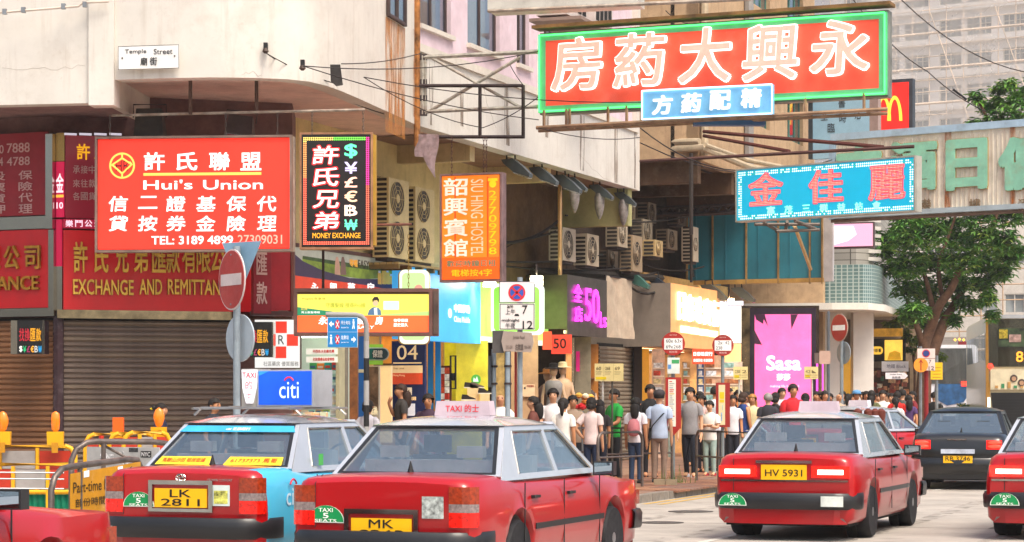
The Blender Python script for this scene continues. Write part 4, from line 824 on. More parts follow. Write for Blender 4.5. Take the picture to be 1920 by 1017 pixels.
# --- blue, green fascia and illuminated lozenge
b = Board('blue_fascia', 'bright sky blue shop fascia with white lettering beyond the pharmacy', 'sign', SP(s_at(735, .3), .3).xy, D2, 2.8)
b.rect('face', 735, 497, 879, 636, mat('3ea4e4', .4, em=.8, noise=.05), 0, .25); b.txt('lettering', '中國移動', 828, 570, 858, 586, E('f0fbff', 1.6), .26, bold=.04); b.txt('lettering', 'China Mobile', 828, 593, 858, 604, E('f0fbff', 1.4), .26, bold=.03); b.disc('logo_disc', 820, 588, 9, E('e8f8ff', 1.3), .26, .01)
b = Board('green_fascia', 'glowing yellow green shop fascia between the blue fascia and grey metal box', 'sign', SP(s_at(880, .2), .2).xy, D2, 2.8)
b.rect('face', 880, 528, 1012, 630, E('a8e060', 1.2, .15), 0, .2); b.rect('white_trim', 880, 631, 1008, 640, E('f4f8e0', 1.3), 0, .24); b.txt('lettering', '公司', 900, 560, 925, 590, E('e0d860', 1.3), .21, bold=.02)
b = board_px('lozenge_sign', 'rounded glowing white green pill shaped sign behind the yellow light box', 'sign', 748, 41.6, 802, 41.5, 645)
def rrect(x0, y0, x1, y1, r, n=6):
    P = []
    for cx, cy, a in ((x1 - r, y0 + r, 0), (x0 + r, y0 + r, 90), (x0 + r, y1 - r, 180), (x1 - r, y1 - r, 270)): P += [(cx + r * cos(R(a + 90 * i / n)), cy - r * sin(R(a + 90 * i / n))) for i in range(n + 1)]
    return P
b.poly('side_casing', rrect(744, 506, 800, 646, 10), mat('c8a060', .4, metal=.5), -.3, .2); b.poly('face', rrect(749, 506, 802, 645, 10), E('f0ffe0', 1.3), -.1, .1); b.poly('green_print', rrect(754, 512, 797, 638, 8), E('c8f0a0', 1.1), .001, .004); b.disc('red_dot', 785, 542, 8, E('e8a090', 1.0), .006, .003)
b = board_px('green_lozenge_sign', 'white and lime rounded lit sign behind the no stopping sign', 'sign', 925, 46.5, 1017, 46.2, 626)
b.poly('casing', rrect(920, 532, 1017, 628, 12), E('f4fff0', 1.3), -.15, .13); b.poly('face', rrect(926, 538, 1011, 622, 9), E('90d848', 1.1), -.01, .02)
b = board_px('capsule_sign', 'teal capsule shaped pharmacist sign on lime backing', 'sign', 670, 42.5, 730, 42.5, 676)
b.rect('backing', 682, 646, 718, 684, mat('8ac03a', .5, em=.4), 0, .02); b.poly('rim', rrect(670, 652, 730, 676, 11.9), mat('d8e8e0', .4), .02, .03); b.poly('capsule', rrect(672, 654, 728, 674, 9.9), mat('187068', .3, coat=.5), .05, .03); b.poly('dark_half', rrect(698, 654, 728, 674, 9.9), mat('0c3a44', .3, coat=.5), .08, .01)
b.txt('lettering', '保證', 699, 657, 718, 671, mat('e8e8e0', .5), .092, bold=.03); b.txt('lettering', '信心', 676, 657, 693, 671, mat('6aa8a0', .5), .082, bold=.02)
# --- 04 panel, airline icons
b = board_px('exchange_rate_panel', 'navy blue shop panel with big cream numerals 04 and an orange strip', 'sign', 738, 44.2, 800, 43.9, 800)
b.rect('face', 738, 640, 800, 800, mat('1a2f66', .4, noise=.05), 0, .08)
cr = mat('f4cf96', .5, em=.5); b.txt('numerals', '04', 748, 648, 787, 675, cr, .082); b.rect('cream_line', 741, 680, 794, 682.5, cr, .082, .002); b.rect('cream_panel', 738, 686, 796, 700, cr, .082, .004); b.rect('orange_panel', 738, 700, 796, 721, mat('e0502a', .5, em=.4), .082, .004)
b.txt('lettering', 'Hong Kong', 741, 702, 763, 707, cr, .087); b.txt('lettering', 'THE LINE', 741, 690, 762, 693, mat('b09060', .5), .087)
b.rect('airplane_tile', 760, 727, 776, 741, mat('f4e0c0', .5, em=.4), .082, .003); b.poly('airplane_icon', [(762, 730), (768, 733), (773, 731), (769, 735), (766, 737), (768, 734)], BLK, .086, .002); b.txt('lettering', '即取錢', 766, 744, 784, 751, cr, .082, bold=.03); b.rect('white_notice', 768, 757, 782, 780, mat('e8ecf8', .5, em=.3), .082, .003)
# --- 50 shop sign box
b = Board('metal_box_sign', 'brushed grey metal box sign with magenta neon characters 全店50', 'sign', SP(s_at(1060, .9), .9).xy, D2, 2.9)
gm = mat('7a7068', .3, metal=.85, noise=.12, scale=4)
b.rect('face', 1060, 515, 1134, 628, gm, 0, .05); x_, zt = b.L(1060, 515); _, zb = b.L(1060, 617); xe, _ = b.L(1134, 530)
MB().box(x_ + .003, xe, .0, 1.4, zt - .05, zt).build('top_panel', gm, b.o); MB().box(x_ - .03, x_, -.05, 1.6, zb, zt).build('end_panel', gm, b.o)
MB().box(x_, xe, -.04, .04, zb - .1, zb - .03).build('strip_light', E('ffe8b0', 2.6), b.o)
mg = E('ff40f0', 2.4)
for ch, x0, y0, x1, y1 in (('全', 1070, 533, 1084, 566), ('店', 1071, 574, 1085, 603), ('5', 1090, 540, 1102, 602), ('0', 1104, 542, 1117, 606), ('L', 1119, 585, 1123, 614), ('s', 1125, 595, 1130, 614)): b.txt('neon_character', ch, x0, y0, x1, y1, mg, .07, .03, bold=.03 if ch in '全店' else .0)
b.rect('black_strip', 1073, 552, 1116, 556, BLK, .052, .01); b.rect('black_strip', 1073, 590, 1116, 594, BLK, .052, .01)  # black strips laid across the sign face
b = board_px('price_sign', 'fluorescent orange red paper sign with a bold black 50', 'sign', 1017, 49.5, 1072, 49.3, 665)
b.rect('paper', 1034, 628, 1072, 664, mat('e84030', .6, em=.5), 0, .01); b.rect('side_paper', 1018, 622, 1035, 656, mat('f05a3c', .6, em=.5), .02, .01); b.txt('numerals', '50', 1038, 635, 1062, 654, mat('3a0c08', .6), .012, bold=.02)
# --- cloth banner, jewellery sign
cl = thing('cloth_banner', 'faded wrinkled beige cloth banner with ghostly red writing beside the metal box', 'banner', SP(s_at(1134, .8), .8))
nb = 10; nz_ = 16; pl_ = Plane(SP(s_at(1134, .8), .8).xy, D2); xw_, zt = pl_.hit(1187, 520); _, zb0 = pl_.hit(1134, 632); _, zt0 = pl_.hit(1134, 517); vs = []; fs = []
for j in range(nz_ + 1):
    for i in range(nb + 1): x = xw_ * i / nb; z = zb0 + (zt0 - zb0) * j / nz_; vs.append((x + .02 * sin(j * .9), .03 * sin(i * 1.1 + j * .25) + .012 * sin(j * 1.1 + i), z))
for j in range(nz_):
    for i in range(nb): k = j * (nb + 1) + i; fs.append((k, k + 1, k + nb + 2, k + nb + 1))
MB().add(vs, fs).build('cloth', mat('c8b49c', .8, noise=.12, dirt=.5, dirtcol='a8705a'), cl, smooth=60, rz=R(70)); MB().tube([(0, 0, zt0), (xw_, 0, zt0)], .02, 6).build('top_rod', DSTEEL, cl, rz=R(70))
for a_ in cl.children: a_.location = (0, 0, -cl.location.z)
shutter('roller_shutter', 'half lit grey roller shutter behind the yellow route notice', SP(s_at(1122, 0), 0).xy, SP(s_at(1188, 0), 0).xy, .12, 3.0, [mat('9a8c78', .5, metal=.3, noise=.15, dirt=.4)], .1)
b = Board('jewellery_sign', 'warm orange shop fascia with brilliantly lit white characters', 'sign', SP(s_at(1243, 1.0), 1.0).xy, D2, 2.9)
b.rect('face', 1243, 531, 1336, 650, mat('e09a60', .5, em=.75, noise=.08), 0, .2); x_, zt = b.L(1243, 531); _, zb = b.L(1243, 650)
MB().box(x_ - .03, x_, -.2, 2.6, zb, zt).build('end_panel', mat('8a7e72', .5, noise=.1), b.o)
for i, ch in enumerate('日泰珠寶行'): x = 1254 + i * 16.2; b.txt('lit_character', ch, x, 548 + i * 4, x + 13, 600 + i * 3, E('fff8d8', 3.2), .22, .05, bold=.035)
for i in range(4): x = 1260 + i * 18; b.rect('lit_panel', x, 611 + i * 3, x + 16, 624 + i * 2.6, E('fff4c8', 2.6), .22, .02)
b = board_px('white_lit_sign', 'blank blazing white lit sign below the floodlight', 'sign', 1336, 62.5, 1391, 62.3, 645)
b.rect('face', 1336, 575, 1390, 644, E('fffaf0', 1.6), 0, .1); b.rect('canopy_edge', 1330, 566, 1395, 574, E('f4f0ff', 1.2), .1, .2)
b = board_px('jeweller_banner', 'small orange red banner with white characters hanging in the jewellery shop', 'sign', 1297, 57, 1340, 57, 683)
b.rect('face', 1298, 655, 1339, 683, mat('e84a28', .5, em=.7), 0, .02); b.txt('lettering', '日泰珠寶行', 1300, 660, 1336, 668, wm_, .022, bold=.04); b.txt('lettering', '高價回收 名錶首飾', 1300, 673, 1336, 679, wm_, .022, bold=.03)
# --- pink cosmetics panel
b = board_px('pink_cosmetics_panel', 'tall glowing pink advertising panel with white wordmark and dark ragged shapes', 'sign', 1412, 66.5, 1524, 66.3, 795)
b.rect('casing', 1388, 574, 1536, 795, mat('6a5a50', .15, metal=.9, noise=.4, scale=3), -.3, .25); b.rect('dark_back', 1405, 578, 1530, 795, mat('2c2034', .3, noise=.4, scale=3, coat=.4), -.04, .05)
b.rect('face', 1415, 590, 1521, 795, E('f866a8', 1.0, .1), .012, .02)
b.poly('dark_shard', [(1415, 590), (1434, 590), (1440, 612), (1432, 599), (1431, 608), (1418, 600)], mat('4a2844', .4), .033, .004); b.poly('dark_shard', [(1482, 590), (1496, 590), (1484, 618)], mat('4a2844', .4), .033, .004); b.poly('dark_shard', [(1415, 620), (1429, 647), (1415, 645)], mat('4a2844', .4), .033, .004)
sw = E('fff4fa', 1.5)
b.txt('wordmark', 'SASA'.lower().replace('s', 'S', 1), 1437, 667, 1502, 695, sw, .034, bold=.05); b.txt('characters', '莎莎', 1456, 701, 1482, 714, sw, .034, bold=.06); b.txt('lettering', 'making life beautiful', 1444, 722, 1498, 728, sw, .034)
b.rect('pink_light', 1530, 680, 1534, 760, E('ff50d0', 1.6), .1, .05); b.rect('pink_light', 1541, 680, 1544, 750, E('ff50d0', 1.6), .1, .05)
b = board_px('hanging_light_sign', 'white and pink lit box sign hanging beside the tree crown', 'sign', 1560, 63, 1637, 62.6, 463)
b.rect('casing', 1558, 418, 1638, 467, mat('5a4a4a', .5), -.2, .16); b.rect('face', 1560, 421, 1636, 463, E('ffb0cc', 1.2), -.03, .03); b.poly('white_print', [(1562, 424), (1600, 424), (1606, 440), (1590, 452), (1562, 460)], E('fffafa', 1.4), .002, .004)
b = board_px('cafe_light_box', 'glowing yellow and black shop sign box under the white canopy', 'sign', 1626, 74, 1697, 73.5, 676)
b.rect('top_band', 1622, 617, 1693, 632, mat('c08a30', .4, em=.6, noise=.3), 0, .1); b.rect('casing', 1626, 636, 1694, 678, BLK, -.3, .28); b.rect('dark_face', 1629, 638, 1658, 676, mat('2a2418', .4, em=.1), -.02, .04); b.rect('yellow_face', 1659, 638, 1692, 676, mat('f8c850', .5, em=1.1, noise=.1), -.02, .04)
b.poly('yellow_capsule', rrect(1631, 650, 1656, 665, 7), E('f8c040', 1.1), .022, .005); b.txt('lettering', '中原薈', 1635, 654, 1653, 661, BLK, .029, bold=.03)
b.poly('leaf_print', [(1664, 675), (1668, 662), (1678, 658), (1688, 662), (1690, 675)], mat('d8a020', .5, em=.7), .022, .004)
b = board_px('yellow_green_upright_sign', 'narrow yellow green upright sign with a white tube beside the cafe box', 'sign', 1606, 72, 1620, 72, 692)
b.rect('face', 1606, 618, 1619, 692, mat('a8b850', .5, em=.4), 0, .15); b.rect('tube', 1611, 628, 1615, 672, E('f8fff0', 1.6), .15, .02)
b = board_px('restaurant_sign', 'red restaurant sign with white lit characters far down the street', 'sign', 1795, 118, 1850, 118, 682)
b.rect('face', 1796, 641, 1852, 661, mat('7a1420', .5, em=.35), 0, .3); b.rect('lower_face', 1796, 662, 1852, 681, mat('f04018', .5, em=.9), .0, .35); b.txt('lettering', 'ON THE POINT', 1800, 649, 1838, 655, mat('e0c0b0', .5, em=.5), .31)
for i, ch in enumerate('湖天館'): b.txt('character', ch, 1799 + i * 19, 663, 1814 + i * 19, 677, E('ffe8c0', 1.8), .36, bold=.03)
for i in range(9): lx, lz = b.L(1788 + i * 8, 638 - (i % 2)); MB().lathe([(.0, -.08), (.08, 0), (0, .08)], (lx, -.4, lz), n=6).build('bulb', E('ffb840', 3.), b.o)
# ------------------------------------------------------------------ shops under the overhang
def bay(name, label, s0, s1, depth, wallm, lightcol, ls, h=3.0, wallm2=None):
    o = thing(name, label, 'shop', SP(s0, 0)); 
    def put(b, nm, m, **k): b.v = [(v[0] - o.location.x, v[1] - o.location.y, v[2]) for v in b.v]; return b.build(nm, m, o, **k)
    put(MB().wallpath([SP(s0, -depth).xy, SP(s1, -depth).xy], .12, h, .1), 'back_wall', wallm)
    put(MB().wallpath([SP(s1, -depth).xy, SP(s1, -.25).xy], .12, h, -.08), 'side_wall', wallm2 or wallm)
    put(flat(MB(), [SP(s0, 0).xy, SP(s1, 0).xy, SP(s1, -depth).xy, SP(s0, -depth).xy], h), 'ceiling', wallm)
    for k in range(3):
        t = -depth * (.2 + .3 * k)
        put(MB().add([tuple(SP(s0 + .3, t, h - .04)), tuple(SP(s1 - .3, t, h - .04)), tuple(SP(s1 - .3, t - .35, h - .04)), tuple(SP(s0 + .3, t - .35, h - .04))], [(0, 1, 2, 3)]), 'ceiling_light', E(lightcol, ls))
    return o, put
def bayp(o, b, nm, m): b.v = [(v[0] - o.location.x, v[1] - o.location.y, v[2]) for v in b.v]; return b.build(nm, m, o)
cream_w = mat('d9b884', .7, noise=.1); yel_w = mat('d8c830', .6, noise=.15, em=.12)
S = {px: s_at(px, 0) for px in (545, 640, 672, 738, 802, 828, 855, 925, 1010, 1062, 1080, 1122, 1188, 1215, 1260, 1335, 1395)}
# pharmacy
o, put = bay('pharmacy_shop', 'pharmacy shop with pale green glass shelves behind the white cross sign', S[545] - .9, S[640], 3.2, mat('b8c8b0', .6, noise=.1), 'f0ffe8', 5)
# display cabinet facing the street corner, in front of the shop mouth
cb = board_px('display_cabinet', 'glass shelved display cabinet stacked with medicine cartons beside the grey pillar', 'cabinet', 545, 38.5, 636, 38.3, 800)
x0_, z1_ = cb.L(545, 628); x1_, _ = cb.L(636, 628)
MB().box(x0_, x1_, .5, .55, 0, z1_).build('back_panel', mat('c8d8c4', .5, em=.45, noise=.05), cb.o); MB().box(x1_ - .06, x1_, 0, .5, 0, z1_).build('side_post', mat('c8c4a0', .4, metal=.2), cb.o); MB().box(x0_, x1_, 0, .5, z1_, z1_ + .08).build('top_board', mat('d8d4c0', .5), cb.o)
MB().box(x0_ + .1, x1_ - .1, .05, .12, z1_ - .05, z1_ - .01).build('strip_light', E('f4fff0', 6), cb.o)
for y, st in ((654, '中西各大名廠名藥'), (669, '化妝護膚品批發零售')): cb.rect('notice_strip', 575, y, 634, y + 11, mat('e8ece0', .5, em=.5), .02, .01); cb.txt('lettering', st, 588, y + 2, 628, y + 8, mat('c83020', .5, em=.2), .032, bold=.02)
cols = {'green': '4aa85a', 'orange': 'e0802a', 'teal': '1e9a8a', 'red': 'c83a34', 'pale blue': 'a8ccd8', 'dark green': '1e5a38', 'mauve': '8a78a8', 'white': 'e4e8e0', 'mint': 'a8d8c4', 'lime': '9cc040', 'yellow': 'd8c040', 'blue': '2a5ab8', 'sky blue': '40a8d8', 'brown': '8a6a3a', 'tan': 'b89a68', 'grey': 'a8a8a0', 'cream': 'dcd0a8'}
rows_ = ((694, 17, ['green', 'orange', 'teal', 'red'], 'top', (576, 632)), (716, 20, ['pale blue', 'dark green', 'mauve', 'grey', 'dark green', 'white', 'mint'], 'second', (549, 630)), (738, 18, ['mint', 'lime', 'yellow', 'orange', 'blue', 'sky blue', 'white', 'pale blue'], 'third', (549, 624)), (759, 18, ['green', 'sky blue', 'brown', 'tan', 'brown', 'grey', 'cream'], 'fourth', (558, 628)), (779, 16, ['cream', 'mint', 'tan', 'lime', 'white'], 'lowest', (560, 628)))
for yb, hh, cs, ordn, (xa_, xb_) in rows_:
    _, zz = cb.L(600, yb); MB().box(x0_, x1_ - .06, .02, .48, zz - .015, zz).build('glass_shelf', glass('a8d0c0', .4), cb.o); w_ = (xb_ - xa_) / len(cs); seen = {}
    for i, c in enumerate(cs):
        seen[c] = seen.get(c, 0) + 1; pa, pb = xa_ + i * w_ + .8, xa_ + (i + 1) * w_ - .6; xa2, _ = cb.L(pa, yb); xb2, _ = cb.L(pb, yb); h_ = hh * random.uniform(.72, .92) / F * 38.4
        where = 'beside the %s one' % cs[i - 1] if i else 'at the inner end'
        bx = MB().box(0, xb2 - xa2, 0, .12, 0, h_).add([(.12 * (xb2 - xa2), -.003, h_ * .25), (.88 * (xb2 - xa2), -.003, h_ * .25), (.88 * (xb2 - xa2), -.003, h_ * .6), (.12 * (xb2 - xa2), -.003, h_ * .6)], [(0, 1, 2, 3)], 1)
        P = cb.p + cb.u * xa2 + V((-cb.u.y, cb.u.x)) * .1
        bx.build('medicine_carton', [mat(cols[c], .5, noise=.15, em=.15), mat(random.choice(['e8e4d8', 'd8d0c0', '3a6a8a', 'c84030']), .5, em=.1)], loc=(P.x, P.y, zz + cb.z0 + .001), rz=atan2(cb.u.y, cb.u.x), label='%s%s medicine carton on the %s shelf, %s' % ('second ' if seen[c] > 1 else '', c, ordn, where), cat='carton', group='medicine cartons on the glass shelves')
cs_ = board_px('counter_tray', 'tray of loose pastel packets on the pharmacy counter under the shelves', 'tray', 560, 37.6, 622, 37.6, 788)
x0_, z1_ = cs_.L(562, 776); x1_, _ = cs_.L(620, 776); MB().box(x0_, x1_, -.1, .4, 0, .04).build('tray_base', mat('c8b088', .6), cs_.o)
for k in range(14): xx = x0_ + random.random() * (x1_ - x0_ - .12); MB().box(xx, xx + .1, random.uniform(-.1, .25), .3, .04, .04 + random.uniform(.03, .1)).build('packet', mat(random.choice(['e8c8a0', 'e8a878', 'd8e0c0', 'f0d8c8', 'a8d0c8']), .6, em=.1), cs_.o)
def pillar(label, px0, px1, Y, m, z1=3.1, w=.4, name='pillar', cat='pillar', group=None):
    a, b_ = XY(px0, Y), XY(px1, Y); o = MB().box(0, b_.x - a.x, 0, w, 0, z1 - .118).build(name, m, loc=(a.x, a.y, .118), label=label, cat=cat, group=group); return o
pillar('grey stained stone pillar beside the pharmacy shelves', 636, 652, 38.6, mat('7a746a', .7, noise=.2, dirt=.5, streak=.4))
pillar('brown wooden door frame post between grey pillar and blue shop panel', 655, 670, 39.4, mat('8a5228', .6, noise=.3, scale=6), w=.3, name='door_post', cat='post')
b = board_px('blue_shop_panel', 'narrow deep blue shop front panel beside the capsule sign', 'panel', 671, 40.6, 690, 40.6, 860); b.rect('face', 671, 628, 690, 860, mat('12569a', .4, noise=.1), 0, .1); b.rect('trim', 671, 693, 690, 699, mat('c8c0a0', .5), .1, .01)
o, put = bay('money_changer_shop', 'bright cream lit money changer shop behind the zebra striped post', S[640] + .3, S[738], 3.0, cream_w, 'ffe0a0', 7)
b = board_px('framed_poster', 'tall framed brown photo poster beside the striped post', 'poster', 691, 42.4, 712, 42.3, 800); b.rect('frame', 690, 686, 713, 800, mat('d8d0c0', .5), 0, .04); b.rect('print', 692, 688, 711, 770, mat('6a5240', .5, noise=.9, scale=5, em=.15), .04, .004); b.txt('lettering', '兌換', 696, 762, 710, 778, mat('f0e4c0', .5, em=.5), .045, bold=.03)
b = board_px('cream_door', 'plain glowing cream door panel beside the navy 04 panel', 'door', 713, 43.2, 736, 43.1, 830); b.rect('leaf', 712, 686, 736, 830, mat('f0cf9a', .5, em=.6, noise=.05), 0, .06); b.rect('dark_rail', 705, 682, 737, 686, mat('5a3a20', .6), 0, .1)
for px_, m_, lb in ((802, '0e6a9a', 'bright blue shop pillar beyond the navy 04 panel'), (816, '127ab0', 'second blue shop pillar nearer the wristwatch display')): pillar(lb, px_, px_ + 10, 44.6, mat(m_, .4, noise=.1, em=.08), 2.95, .3)
o, put = bay('accessories_shop', 'small yellow lit shop with hanging goods between blue pillars and lime shop', S[802], S[855], 2.6, mat('d8a85a', .7, noise=.2), 'ffd080', 7)
b = board_px('goods_rack', 'orange and blue hanging rack of packaged watches and cards', 'rack', 829, 45.4, 846, 45.3, 800)
for i in range(9):
    for j in range(2): b.rect('package', 829 + j * 8.5, 690 + i * 12, 836.5 + j * 8.5, 701 + i * 12, mat(random.choice(['c8481c', 'e8a060', 'e8dccc', '2a4a9a', 'b83018', 'f0e0c0']), .5, em=.25, noise=.3, scale=14), .03 + .02 * j, .03)
b.rect('rack_board', 828, 686, 847, 800, mat('6a3a20', .6), 0, .02); b.frame('rail', 845, 667, 856, 730, .02, BLK, 0, .04); b.rect('handbag', 848, 700, 854, 714, BLK, .02, .08)
o, put = bay('shoe_shop', 'lime yellow lit shoe shop with shoes on blocks in the window', S[855], S[925], 2.4, mat('c8c02a', .6, noise=.2), 'fff8a0', 5)
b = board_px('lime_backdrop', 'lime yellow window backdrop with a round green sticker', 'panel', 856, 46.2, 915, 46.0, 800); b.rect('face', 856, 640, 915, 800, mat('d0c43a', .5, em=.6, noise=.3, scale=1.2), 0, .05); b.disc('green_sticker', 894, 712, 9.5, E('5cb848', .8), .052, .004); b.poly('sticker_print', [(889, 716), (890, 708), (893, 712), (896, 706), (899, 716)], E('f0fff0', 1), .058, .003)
def shoe(px, py, Y, m, label, flip=1):
    o = thing('shoe', label, 'shoe', W3(px, py, Y), 0, 'shoes in the window'); pr = [(-.13, 0), (.14, 0), (.15, .03), (.1, .055), (.03, .075), (-.02, .11), (-.12, .12), (-.135, .06)]
    MB().prism([(x * flip, z) for x, z in pr], [], -.04, .04).build('upper', m, o); MB().prism([(-.14 * flip, -.0), (.155 * flip, -.0), (.15 * flip, .02), (-.14 * flip, .02)], [], -.045, .045).build('sole', mat('e8e0d0', .6), o)
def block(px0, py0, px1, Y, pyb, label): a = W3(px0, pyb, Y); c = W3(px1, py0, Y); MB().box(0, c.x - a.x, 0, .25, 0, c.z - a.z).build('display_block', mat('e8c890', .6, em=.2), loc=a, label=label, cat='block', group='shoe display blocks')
block(876, 728, 899, 45.8, 760, 'cream block in the lime window carrying two dark shoes'); block(900, 739, 918, 45.6, 770, 'cream block nearer the grey pole carrying a black shoe'); block(870, 751, 887, 45.4, 790, 'low cream block carrying the lowest shoe')
for px_, py_, Y_, l_ in ((883, 728, 45.9, 'dark shoe on the taller cream block, inner one'), (894, 728, 45.9, 'grey shoe on the taller cream block, outer one'), (909, 739, 45.7, 'black shoe on the block by the grey pole'), (878, 751, 45.5, 'brown shoe on the low cream block')): shoe(px_, py_, Y_, mat('2a2420' if 'b' in l_[:2] or 'dark' in l_ else '6a5a50', .5, noise=.1), l_)
pl1 = pillar('broad beige stone pillar with pasted notices between lime shop and 50 shop', 958, 1009, 48.2, mat('a88468', .6, noise=.15, dirt=.3, streak=.2), 3.2, .8)
b = board_px('pasted_notice', 'pasted paper notice with a black spot on the beige pillar', 'notice', 980, 48.15, 1003, 48.15, 742); b.rect('sheet', 980, 721, 1003, 744, mat('c8a890', .7, noise=.1), 0, .01); b.disc('spot', 984, 728, 2, BLK, .011, .002, 10); b.txt('lettering', '招租電話', 988, 722, 1001, 726, mat('a03028', .6), .012)
pillar('pale wooden plank standing behind the twin grey poles', 930, 946, 47, mat('a88a58', .7, noise=.3, scale=7), 2.8, .15, 'wooden_board', 'board')
# hat and clothes shop
o, put = bay('clothes_shop', 'dark clothes shop behind the mannequins under the magenta neon sign', S[1010], S[1080], 3.0, mat('2e2018', .8, noise=.3), 'ffd8a0', 1.6)
def mannequin(px, Y, base, label, cloth, hatc=None, dress=False):
    o = thing('mannequin', label, 'mannequin', tuple(XY(px, Y)) + (base,)); sk = mat('c8a888', .4)
    MB().lathe([(.1, .75), (.17, .86), (.14, 1.05), (.13, 1.12), (.18, 1.3), (.19, 1.42), (.12, 1.5), (.05, 1.54), (.045, 1.6)], n=14).build('torso', sk, o, smooth=60)
    MB().lathe([(.2 if dress else .185, .7), (.19, .86), (.155, 1.05), (.15, 1.12), (.2, 1.3), (.205, 1.42), (.13, 1.5)], n=14).build('garment', cloth, o, smooth=60); MB().tube([(0, 0, 0), (0, 0, .8)], .025, 6).build('stand', GALV, o); MB().lathe([(.17, 0), (.17, .02), (.03, .04)], n=14).build('base', GALV, o)
    MB().lathe([(.03, 1.58), (.075, 1.64), (.09, 1.72), (.08, 1.8), (.03, 1.84)], n=12).build('head', sk, o, smooth=60)
    for sx in (-1, 1): MB().tube([(sx * .17, 0, 1.42), (sx * .24, .01, 1.15), (sx * .25, -.05, .9)], .04, 8, rs=[.05, .04, .03]).build('arm', sk, o, smooth=60)
    if hatc: MB().lathe([(.085, 1.76), (.2, 1.755), (.2, 1.77), (.1, 1.79), (.1, 1.86), (.05, 1.89), (.01, 1.89)], n=18).build('hat', hatc, o, smooth=40)
mannequin(1038, 50.2, .55, 'mannequin with a black hat and grey shawl in the clothes shop doorway', mat('8a8684', .8, noise=.15), mat('1a1614', .8)); mannequin(1055, 50.5, .58, 'mannequin with a floppy cream hat and beige top in the clothes shop doorway', mat('c8a888', .8, noise=.1), mat('e8d4a8', .8)); mannequin(1026, 51, .45, 'mannequin with an orange hat behind the black hatted one', mat('7a5a4a', .8), mat('d8904a', .8)); mannequin(1100, 52.4, .35, 'mannequin with a brown hat and dark dress before the ochre post', mat('4a403c', .8, noise=.2), mat('7a4424', .8), True)
pillar('chrome edged doorway post beside the beige shutter pillar', 1072, 1077, 50.8, mat('b0a088', .2, metal=.9), 3.0, .1, 'door_post', 'post')
pillar('greyish green stone pillar right of the clothes shop door', 1078, 1108, 52, mat('8a806a', .6, noise=.2, streak=.4), 3.05, .5); pillar('ochre painted post beside the half lit shutter', 1108, 1122, 52.5, mat('a86a24', .5, noise=.15), 2.9, .3, 'door_post', 'post')
b = board_px('magenta_notice', 'small magenta vertical paper strip on the greenish pillar', 'notice', 1080, 51.9, 1087, 51.9, 697); b.rect('sheet', 1080, 659, 1087, 697, mat('d8187a', .6, em=.3), 0, .01)
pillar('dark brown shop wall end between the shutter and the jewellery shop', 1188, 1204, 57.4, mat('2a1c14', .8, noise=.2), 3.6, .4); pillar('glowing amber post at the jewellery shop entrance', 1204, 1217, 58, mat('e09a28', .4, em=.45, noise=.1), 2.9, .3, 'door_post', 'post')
o, put = bay('jewellery_shop', 'brightly lit jewellery shop behind the red bus stop panels', S[1215], S[1335], 3.5, mat('e0b888', .6, noise=.15), 'ffe8c0', 7)
for k, (px0, px1, c_) in enumerate(((1222, 1245, 'd8b8a0'), (1252, 1262, '8a9a90'), (1278, 1292, 'c89a60'), (1306, 1318, '3a5a8a'), (1320, 1352, 'c8a080'), (1354, 1390, 'd8c4b0'))):
    Yk = 60 + k * .4; b = board_px('shop_cabinet', ['pale glass', 'slim grey', 'amber wood', 'blue posterboard', 'red topped', 'wide cream'][k] + ' shop cabinet inside the jewellery shop', 'cabinet', px0, Yk, px1, Yk, 860)
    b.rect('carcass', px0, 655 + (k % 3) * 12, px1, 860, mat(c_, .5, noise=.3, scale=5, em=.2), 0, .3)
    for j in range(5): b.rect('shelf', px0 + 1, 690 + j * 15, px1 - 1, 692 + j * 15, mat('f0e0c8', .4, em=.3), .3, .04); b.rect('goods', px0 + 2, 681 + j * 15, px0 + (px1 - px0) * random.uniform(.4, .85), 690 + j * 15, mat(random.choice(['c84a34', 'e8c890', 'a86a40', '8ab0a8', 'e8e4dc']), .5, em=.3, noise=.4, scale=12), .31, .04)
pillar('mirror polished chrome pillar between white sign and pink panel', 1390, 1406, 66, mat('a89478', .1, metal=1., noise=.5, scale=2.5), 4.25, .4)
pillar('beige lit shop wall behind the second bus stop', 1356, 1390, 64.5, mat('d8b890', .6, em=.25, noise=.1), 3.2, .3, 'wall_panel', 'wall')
b = board_px('news_stall', 'crowded newspaper stall with overlapping magazine covers beyond the crowd', 'stall', 1620, 76, 1705, 76, 790); b.rect('back_board', 1620, 690, 1705, 790, mat('4a3424', .8, noise=.3), 0, .1)
for i in range(60): x = 1622 + random.random() * 76; y = 692 + random.random() * 62; b.rect('magazine', x, y, x + random.uniform(6, 11), y + random.uniform(6, 10), mat(random.choice(['a85a40', 'c8a078', '8a4a3a', 'd8c8b0', '6a4a4a', 'b87a50', '9a3a2a', '4a6a50']), .6, noise=.5, scale=9), .1 + random.random() * .06, .01)
b = board_px('direction_sign', 'white arrow shaped direction board above the news stall', 'sign', 1660, 70, 1701, 70, 712); b.poly('plate', [(1660, 699), (1696, 699), (1702, 705), (1696, 711), (1660, 711)], mat('e4dce0', .5, em=.1), 0, .04); b.txt('lettering', 'Jordan Road', 1668, 701, 1690, 704, BLK, .042); b.txt('lettering', '佐敦道', 1672, 706, 1688, 710, BLK, .042)
b = board_px('direction_sign', 'larger white notice board above the arrow shaped direction board', 'sign', 1652, 73, 1704, 73, 697); b.rect('plate', 1653, 678, 1703, 697, mat('d8d4d8', .5, em=.1), 0, .05); b.txt('lettering', '地鐵 Block', 1662, 683, 1698, 691, mat('4a4a68', .5), .052)
